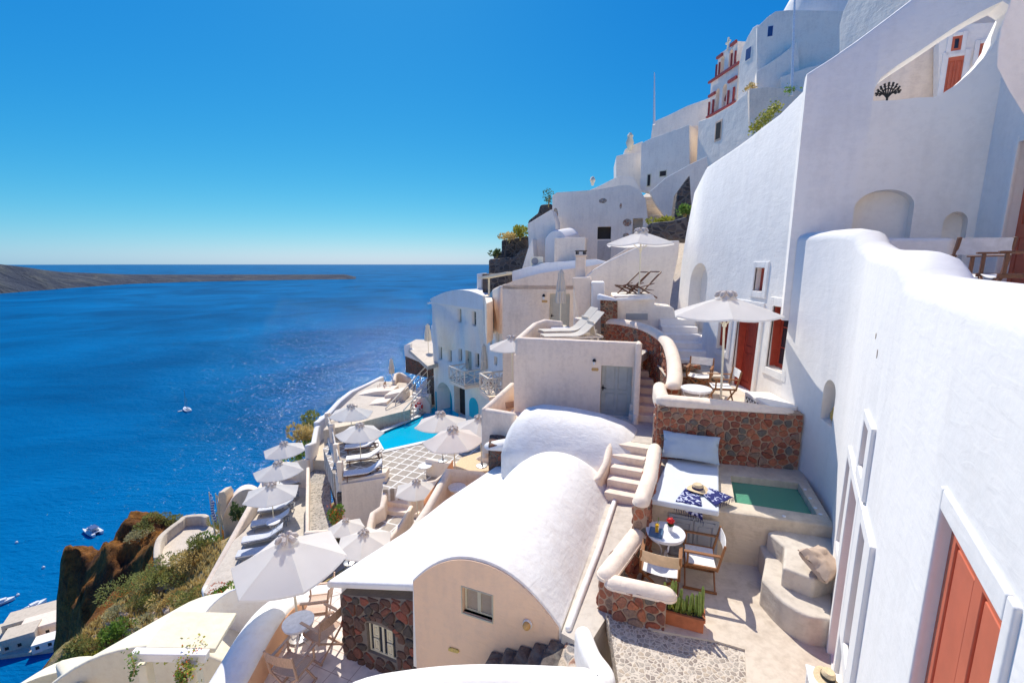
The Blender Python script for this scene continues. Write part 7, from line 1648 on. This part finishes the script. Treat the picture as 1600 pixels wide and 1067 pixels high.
# ================================================================== PERSON
def person(label, base, rz, shirt='whitefab', trousers='navy', h=1.75, group=None):
    t = thing('person', label, 'person', base, rz, group); k = h/1.75
    J = dict(pel=(0, 0, .95), ch=(0, .0, 1.25), nk=(0, 0, 1.47), hd=(0, .02, 1.62), ht=(0, .02, 1.72), ls=(-.17, 0, 1.41), rs=(.17, 0, 1.41), le=(-.24, .06, 1.15), re=(.24, .06, 1.15), lw=(-.18, .24, 1.02), rw=(.18, .24, 1.02), lh=(-.15, .32, 1.02), rh=(.15, .32, 1.02),
             lp=(-.09, 0, .90), rp=(.09, 0, .90), lk=(-.10, .03, .5), rk=(.10, .03, .5), la=(-.10, -.02, .08), ra=(.10, -.02, .08), lt=(-.10, .14, .04), rt=(.10, .14, .04))
    Rr = dict(pel=.13, ch=.15, nk=.055, hd=.095, ht=.07, ls=.06, rs=.06, le=.042, re=.042, lw=.028, rw=.028, lh=.03, rh=.03, lp=.085, rp=.085, lk=.06, rk=.06, la=.04, ra=.04, lt=.035, rt=.035)
    E_ = [('pel', 'ch'), ('ch', 'nk'), ('nk', 'hd'), ('hd', 'ht'), ('ch', 'ls'), ('ch', 'rs'), ('ls', 'le'), ('rs', 're'), ('le', 'lw'), ('re', 'rw'), ('lw', 'lh'), ('rw', 'rh'), ('pel', 'lp'), ('pel', 'rp'), ('lp', 'lk'), ('rp', 'rk'), ('lk', 'la'), ('rk', 'ra'), ('la', 'lt'), ('ra', 'rt')]
    def skin(name, keys, mat, grow=0):
        ks = [q for q in J if q in keys]; me = bpy.data.meshes.new(name); me.from_pydata([Vector(J[q])*k for q in ks], [(ks.index(a), ks.index(b)) for a, b in E_ if a in ks and b in ks], [])
        o = bpy.data.objects.new(name, me); link(o, t); md = o.modifiers.new('s', 'SKIN'); 
        for i, q in enumerate(ks): me.skin_vertices[0].data[i].radius = ((Rr[q]+grow)*k,)*2
        me.skin_vertices[0].data[0].use_root = True; sb_ = o.modifiers.new('u', 'SUBSURF'); sb_.levels = 2; sb_.render_levels = 2
        bpy.context.view_layer.update(); m2 = bpy.data.meshes.new_from_object(o.evaluated_get(bpy.context.evaluated_depsgraph_get())); o.modifiers.clear(); o.data = m2; m2.materials.clear(); m2.materials.append(MATS[mat])
        for p_ in m2.polygons: p_.use_smooth = True
        return o
    def skin_safe(*a, **kw):
        try: return skin(*a, **kw)
        except Exception as ex: print('skin', ex)
    skin_safe('body', list(J), 'skin'); skin_safe('shirt', ['pel', 'ch', 'ls', 'rs', 'le', 're'], shirt, .018); skin_safe('trousers', ['pel', 'lp', 'rp', 'lk', 'rk', 'la', 'ra'], trousers, .014)
    MB().ball(V(0, -.0, 1.68)*k, .108*k, 12, 8, (1, 1.08, .95)).build('hair', 'hair', t, smooth=True)
    return t
p = A(771, 491, d=26.9); person('person in white shirt and dark hair leaning at the lookout beside the long cream house', p-V(0, 0, 1.02), R(10))
# ================================================================== PLANTS
RN = random.Random(11)
def clump(n, rx, ry, rz, size, lobes=6, fill=.5):
    mb = MB(); cs = [Vector((RN.uniform(-.6, .6)*rx, RN.uniform(-.6, .6)*ry, RN.uniform(.15, .75)*rz)) for _ in range(lobes)]
    for _ in range(n):
        c_ = RN.choice(cs); v = Vector((RN.gauss(0, 1), RN.gauss(0, 1), RN.gauss(0, 1))).normalized()*RN.uniform(fill, 1)**.5
        p = c_+Vector((v.x*rx*.48, v.y*ry*.48, v.z*rz*.45)); 
        if p.z < -.05: p.z = RN.uniform(0, .2)*rz
        s_ = size*RN.uniform(.6, 1.5); a = (v+Vector((RN.uniform(-.6, .6), RN.uniform(-.6, .6), RN.uniform(0, .9)))).normalized(); b = a.cross(Vector((RN.uniform(-1, 1), RN.uniform(-1, 1), RN.uniform(-1, 1)))).normalized()
        mb.add([p-a*s_, p+b*s_*.45, p+a*s_, p-b*s_*.45], [(0, 1, 2, 3)])
    return mb
def bush(label, p, rx, rz, mat, n=900, size=.12, flowers=None, name='bush', cat='bush', group=None, fn=120):
    t = thing(name, label, cat, p, RN.uniform(0, 6), group)
    for k in range(5): a = RN.uniform(0, 6.28); MB().tube([V(0, 0, -.3), V(math.cos(a)*rx*.3, math.sin(a)*rx*.3, rz*.5)], [.04, .015], 5).build('stem', 'shrubdry', t)
    clump(n, rx, rx, rz, size).build('foliage', mat, t)
    if flowers: tag(clump(fn, rx*1.05, rx*1.05, rz*1.1, size*.55, 6, .9).build('flowers', flowers, t), kind=None)
    return t
def ground(x, y, d0, d1):
    """where the sight line meets the hillside"""
    r = ray(x, y); best = None
    for k in range(400):
        d = d0+(d1-d0)*k/399; p = r*d
        if p.z < terrn(p.x, p.y): return p
    return r*((d0+d1)/2)
gb_ = 'bushes on the slope below the terraces'
spec = [(235, 905, 'shrub', 1.5, 1.1, 'dark green bush on the crest of the slope right of the cliff'), (262, 892, 'shrub', 1.3, 1.0, 'dark green bush just below the round terrace'), (200, 930, 'shrub', 1.5, 1.1, 'dark bush at the edge of the steep cliff face'),
        (305, 880, 'shrubdry', 1.4, 1.0, 'dry yellow bush high on the slope beside the lounger terrace'), (290, 905, 'shrub', 1.5, 1.1, 'green bush in the middle of the slope left of the lounger terrace foot'), (270, 935, 'shrubdry', 1.4, .9, 'dry straw coloured bush in the middle of the slope'),
        (300, 945, 'shrub', 1.2, .9, 'green bush against the foot of the lounger terrace wall'), (240, 965, 'shrubpale', 1.2, .8, 'pale bush low on the slope above the domed roof'), (200, 985, 'leaf', 1.1, .8, 'bright green bush above the large cream dome'),
        (165, 1005, 'leaf', 1.1, .8, 'bright green bush left above the large cream dome'), (130, 1015, 'shrub', 1.0, .8, 'dark bush near the cliff foot at the bottom left'), (150, 1035, 'leafyellow', .9, .7, 'yellow green bush between the two cream domes'), (225, 945, 'shrub', 1.1, .8, 'dull green bush beside the pale rocks'),
        (320, 855, 'shrub', 1.0, .9, 'green bush between the round terrace and the lounger terrace wall'), (335, 835, 'leaf', .8, .9, 'green bush near the foot of the flag poles'), (345, 820, 'shrub', .7, .8, 'small dark bush under the pinkish barrel roof'), (185, 960, 'shrubpale', 1.0, .7, 'pale grey bush on the brow of the slope'), (110, 1035, 'leafdark', 1.0, .8, 'dark bush beside the smaller cream dome')]
for x, y, m_, rx, rz, lb in spec:
    p = ground(x, y, 18, 60); sc_ = p.length/30; bush(lb, p-V(0, 0, .1), rx*sc_*.72, rz*sc_*.8, m_, 1100, .065, group=gb_)
for x, y, m_, rx, rz, lb in [(235, 820, 'shrub', 2.6, 1.5, 'round olive bush on the brow of the headland'), (262, 815, 'shrub', 2.2, 1.4, 'round olive bush left of the round terrace wall'), (215, 838, 'shrubpale', 2.4, 1.2, 'pale olive bush on the ochre headland')]:
    p = ground(x, y, 35, 70); bush(lb, p-V(0, 0, .2), rx*.7, rz*.75, m_, 1300, .10, group=gb_)
# dry grass and ground cover on the slope
mb = MB()
for k in range(5200):
    x, y = RN.uniform(100, 345), RN.uniform(830, 1050)
    if y < 1085-.75*x: continue
    if y < 890-.0*x and x < 290: continue
    p = ground(x, y, 18, 50); s_ = RN.uniform(.08, .22)*p.length/28
    for q in range(3):
        a = RN.uniform(0, 6.28); w_ = Vector((math.cos(a), math.sin(a), 0))*s_*.18; tip = V(RN.uniform(-.5, .5)*s_, RN.uniform(-.5, .5)*s_, s_*1.6)
        mb.add([p-w_, p+w_, p+tip], [(0, 1, 2)])
tag(mb.build('dry_grass', 'shrubdry', None, loc=(0, 0, 0)), 'dry straw coloured grass covering the slope below the lounger terrace', 'grass', kind='stuff')
rk = MB()
for k in range(140):
    x, y = RN.uniform(150, 275), RN.uniform(900, 1000)
    if y < 1090-.72*x or y > 1160-.72*x: continue
    p = ground(x, y, 18, 50); rk.ball(p, RN.uniform(.1, .35), 7, 5, (1, RN.uniform(.6, 1), .6))
tag(rk.build('pale_rocks', 'rockpale', None, loc=(0, 0, 0)), 'scatter of pale rocks on the brow of the slope', 'rocks', kind='stuff')
# flowering and climbing plants
bush('bush full of orange red flowers beside the white terrace wall', A(353, 938, d=17.5), .62, .62, 'leaf', 1400, .06, 'orangeflower', 'flower_bush', 'bush', fn=700)
bush('small bush of red and orange flowers beside the smallest parasol', A(524, 818, d=21), .42, .75, 'leaf', 600, .06, 'orangeflower', 'flower_bush', 'bush', fn=260)
bush('red geranium plant hanging at the pergola post', A(286, 1066, d=8.1), .14, .24, 'leaf', 300, .025, 'redflower', 'geranium', 'plant', fn=220)
bush('shrub with tiny white flowers by the round terrace', A(318, 855, d=33), 1.0, .9, 'leaf', 900, .09, 'lounge_white', 'flower_bush', 'bush', fn=200)
def vine(label, pts, spread, n, size, mat='leaf', fl=None):
    P = spline(pts, 6); t = thing('vine', label, 'climbing plant', P[0]); inv = -Vector(t.location)
    MB().tube([p+inv for p in P], .012, 5).build('stem', 'shrubdry', t); mb = MB()
    for _ in range(n):
        p = RN.choice(P)+inv+V(RN.gauss(0, 1), RN.gauss(0, 1), RN.gauss(0, 1))*spread; a = V(RN.uniform(-1, 1), RN.uniform(-1, 1), RN.uniform(-.8, .4)).normalized(); b = a.cross(V(RN.uniform(-1, 1), RN.uniform(-1, 1), RN.uniform(-1, 1))).normalized(); s_ = size*RN.uniform(.6, 1.3)
        mb.add([p-a*s_, p+b*s_*.6, p+a*s_, p-b*s_*.6], [(0, 1, 2, 3)])
    mb.build('leaves', mat, t)
    if fl:
        fb = MB()
        for _ in range(130): fb.ball(RN.choice(P)+inv+V(RN.gauss(0, 1), RN.gauss(0, 1), RN.gauss(0, 1))*spread, size*.4, 5, 3)
        tag(fb.build('flowers', fl, t), kind='stuff')
vine('yellow green climbing plant spilling over the pergola slab', [A(255, 1018, d=8.6), A(275, 1010, d=8.7), A(300, 1008, d=8.7), A(308, 1014, d=8.5), A(292, 1030, d=8.3), A(296, 1048, d=8.1)], .09, 620, .032, 'leafyellow', 'orangeflower')
vine('thin climbing plant at the left corner of the pergola', [A(204, 1022, d=8.1), A(210, 1040, d=8.05), A(207, 1056, d=8.0)], .05, 120, .028, 'leaf')
vine('bright green vine on the cream garden wall above the tall red door house', [A(1177, 203, d=25), A(1192, 190, d=25), A(1205, 176, d=25.5), A(1216, 165, d=26)], .17, 560, .085, 'leafyellow')
vine('trailing grass tuft at the foot of the church wall', [A(1167, 140, d=32), A(1173, 134, d=32), A(1180, 136, d=32)], .12, 160, .08, 'shrubdry')
vine('small leafy sprig beside the tall pole', [A(1232, 142, d=26), A(1238, 138, d=26)], .12, 60, .09, 'leaf')
bush('dark wiry shrub on the crag left of the old peeling house', A(857, 318, d=35), .55, 1.1, 'leafdark', 260, .06)
bush('yellow green shrub on the middle basalt wall of the spur', A(813, 370, d=33), .7, .8, 'leafyellow', 500, .10)
bush('dry shrub at the seaward end of the middle basalt wall', A(795, 374, d=33), .8, .5, 'shrubdry', 400, .10)
bush('low dark bush on the lowest basalt wall at the skyline', A(776, 399, d=33), .5, .5, 'leafdark', 300, .09)
bush('grassy tuft under the old steps beside the rubble wall', A(1030, 352, d=25), .9, .4, 'leafyellow', 500, .09)
bush('green shrub in the gap beside the weathered rock face', A(1070, 338, d=25.5), .5, .6, 'leaf', 400, .08)
bush('olive bush outside the white wall near the pool', A(487, 668, d=37), 1.0, 1.1, 'shrub', 600, .12)
bush('yellowish bush between the highest parasol and the tall white wall', A(474, 690, d=34), 1.2, 1.5, 'shrubdry', 900, .12)
bush('green bush under the highest parasol', A(468, 716, d=32), 1.3, .9, 'leaf', 700, .11)
bush('tall dark agave like shrub at the foot of the barrel roof', A(374, 812, d=29.5), .5, 1.1, 'leafdark', 500, .10)
bush('green potted shrub beside the turquoise arch', A(733, 645, d=33), .5, 1.0, 'leafdark', 400, .1)
# ================================================================== FLAGS
m, nt, b = nodes('flagstripes'); tc_ = N(nt, 'ShaderNodeTexCoord').outputs['Object']; wv = N(nt, 'ShaderNodeTexWave', Scale=1.6, bands_direction='Z'); nt.links.new(tc_, wv.inputs['Vector'])
r = ramp(nt, wv.outputs[1], [(.49, (.02, .08, .42)), (.51, (.8, .8, .82))]); nt.links.new(r.outputs[0], b.inputs['Base Color'])
def flag(label, px0, y0, y1, d, mat, w_, h_):
    a, b = A(px0, y0, d=d), A(px0+2, y1, d=d); t = thing('flag', label, 'flag', b); H = a.z-b.z
    MB().tube([V(0, 0, 0), V(-.05, 0, H)], [.05, .03], 8).build('pole', 'yellowwhite', t, smooth=True); rows = []
    for i in range(11):
        u = i/10; rows.append([V(-.05+.55*w_*u+.07*math.sin(7*v_+3*u), -.4*w_*u+.09*math.sin(9*u+2*v_), H-.1-h_*v_-.35*u*h_) for v_ in [j/8 for j in range(9)]])
    o = MB().loft(rows, False, False).build('cloth', mat, t, smooth=True); md = o.modifiers.new('s', 'SOLIDIFY'); md.thickness = .01
flag('blue and white striped flag on the left pole by the barrel roof', 334, 762, 836, 31, 'flagstripes', .9, 1.7)
flag('plain tan flag on the right pole by the barrel roof', 344, 764, 838, 30.5, 'pergolabeige', .8, 1.8)
# ================================================================== BOATS
def hull(mb, L, B, H, x0=0, y0=0, z0=0):
    rings = []
    for k in range(13):
        u = k/12; x = -L/2+L*u; w_ = B/2*(min(1, (1-u)*2.2)**.6 if u > .45 else (.86+.14*min(1, u/.3))); sh = .25*H*(u**2); kl = H*.2*(u**3)
        rings.append([V(x+x0, y+y0, z+z0) for y, z in ((-w_, H+sh), (-w_*.92, H*.45), (-w_*.45, -.25+kl), (0, -.4+kl), (w_*.45, -.25+kl), (w_*.92, H*.45), (w_, H+sh))])
    return mb.loft(rings, True, True)
p = A(145, 832, z=SEA); t = thing('motor_catamaran', 'white motor catamaran with dark cockpit moored off the headland', 'boat', p, R(155))
for s_ in (-1.7, 1.7): hull(MB(), 11, 1.7, 1.5, 0, s_).build('hull', 'boatwhite', t, smooth=True)
MB().prism([(-4.6, -2.2), (3.0, -2.2), (4.3, -1.3), (4.3, 1.3), (3.0, 2.2), (-4.6, 2.2)], 1.35, 1.65).build('deck', 'boatwhite', t, bevel=.08)
MB().prism([(-2.0, -1.7), (1.6, -1.7), (2.6, -.9), (2.6, .9), (1.6, 1.7), (-2.0, 1.7)], 1.65, 2.9).build('cabin', 'boatwhite', t, bevel=.15); MB().prism([(-.9, -1.72), (1.65, -1.72), (2.64, -.92), (2.64, .92), (1.65, 1.72), (-.9, 1.72)], 2.15, 2.6).build('window_band', 'windowglass', t)
MB().prism([(-3.4, -1.6), (1.2, -1.6), (1.2, 1.6), (-3.4, 1.6)], 3.5, 3.6).build('canopy', 'bluepaint', t)
for a in (-3.3, 1.1):
    for b_ in (-1.5, 1.5): MB().bar(V(a, b_, 1.6), V(a, b_, 3.5), .07, .07, (0, 1, 0)).build('canopy_post', 'whitemetal', t)
for b_ in (-1.1, 0, 1.1): MB().box((-3.2, b_, 1.95), (.9, .7, .5)).build('seat', 'boatgrey', t, bevel=.08)
p = A(292, 641, z=SEA); t = thing('sailing_boat', 'white sailing yacht with bare mast alone on the open water', 'boat', p, R(138)); t.scale = (1.35, 1.6, 1.3)
hull(MB(), 11.5, 3.4, 1.2).build('hull', 'boatwhite', t, smooth=True); MB().prism([(-2, -1), (2.2, -.9), (3.2, 0), (2.2, .9), (-2, 1)], 1.2, 1.8).build('cabin', 'boatwhite', t, bevel=.1)
MB().tube([V(.8, 0, 1), V(.8, 0, 15.5)], [.11, .06], 8).build('mast', 'greymetal', t); MB().tube([V(.8, 0, 2.7), V(-4, 0, 2.6)], .16, 8).build('boom', 'bluepaint', t)
MB().tube([V(.8, 0, 15.3), V(5.6, 0, 1.4)], .03, 5).build('forestay', 'greymetal', t); MB().tube([V(.8, 0, 15.3), V(-5.4, 0, 1.4)], .03, 5).build('backstay', 'greymetal', t)
MB().prism([(-5, -1.1), (-2.6, -1.1), (-2.6, 1.1), (-5, 1.1)], 1.3, 1.45).build('cockpit', 'boatgrey', t)
p = A(281, 643, z=SEA); t = thing('dinghy', 'tiny white dinghy trailing beside the sailing yacht', 'boat', p, R(250)); hull(MB(), 4, 1.9, .7).build('hull', 'boatwhite', t, smooth=True); MB().box((-.4, 0, .75), (.4, 1.2, .12)).build('bench', 'boatgrey', t)
for x, y, rz, lb in ((53, 949, 65, 'small white motor boat just off the quay'), (2, 943, 40, 'small white boat cut by the left edge of the picture')):
    p = A(x, y, z=SEA); t = thing('motor_boat', lb, 'boat', p, R(rz)); hull(MB(), 8, 2.9, 1.1).build('hull', 'boatwhite', t, smooth=True); MB().prism([(-1, -.8), (1.3, -.7), (1.9, 0), (1.3, .7), (-1, .8)], 1.1, 2.0).build('cabin', 'boatwhite', t, bevel=.1); MB().box((-2.2, 0, 1.3), (1.6, 1.6, .15)).build('cockpit', 'boatgrey', t)
for x, y, lb, m_ in ((97, 888, 'red buoy close to the cliff edge', 'lifered'), (26, 848, 'pale buoy at the far left on the water', 'boatwhite'), (68, 887, 'small white buoy left of the cliff', 'boatwhite'), (28, 930, 'white buoy above the quay', 'boatwhite')):
    p = A(x, y, z=SEA); t = thing('buoy', lb, 'buoy', p); MB().ball(V(0, 0, .3), .6, 12, 8).build('float', m_, t, smooth=True); MB().tube([V(0, 0, .8), V(0, 0, 1.4)], .08, 6).build('ring', 'greymetal', t)
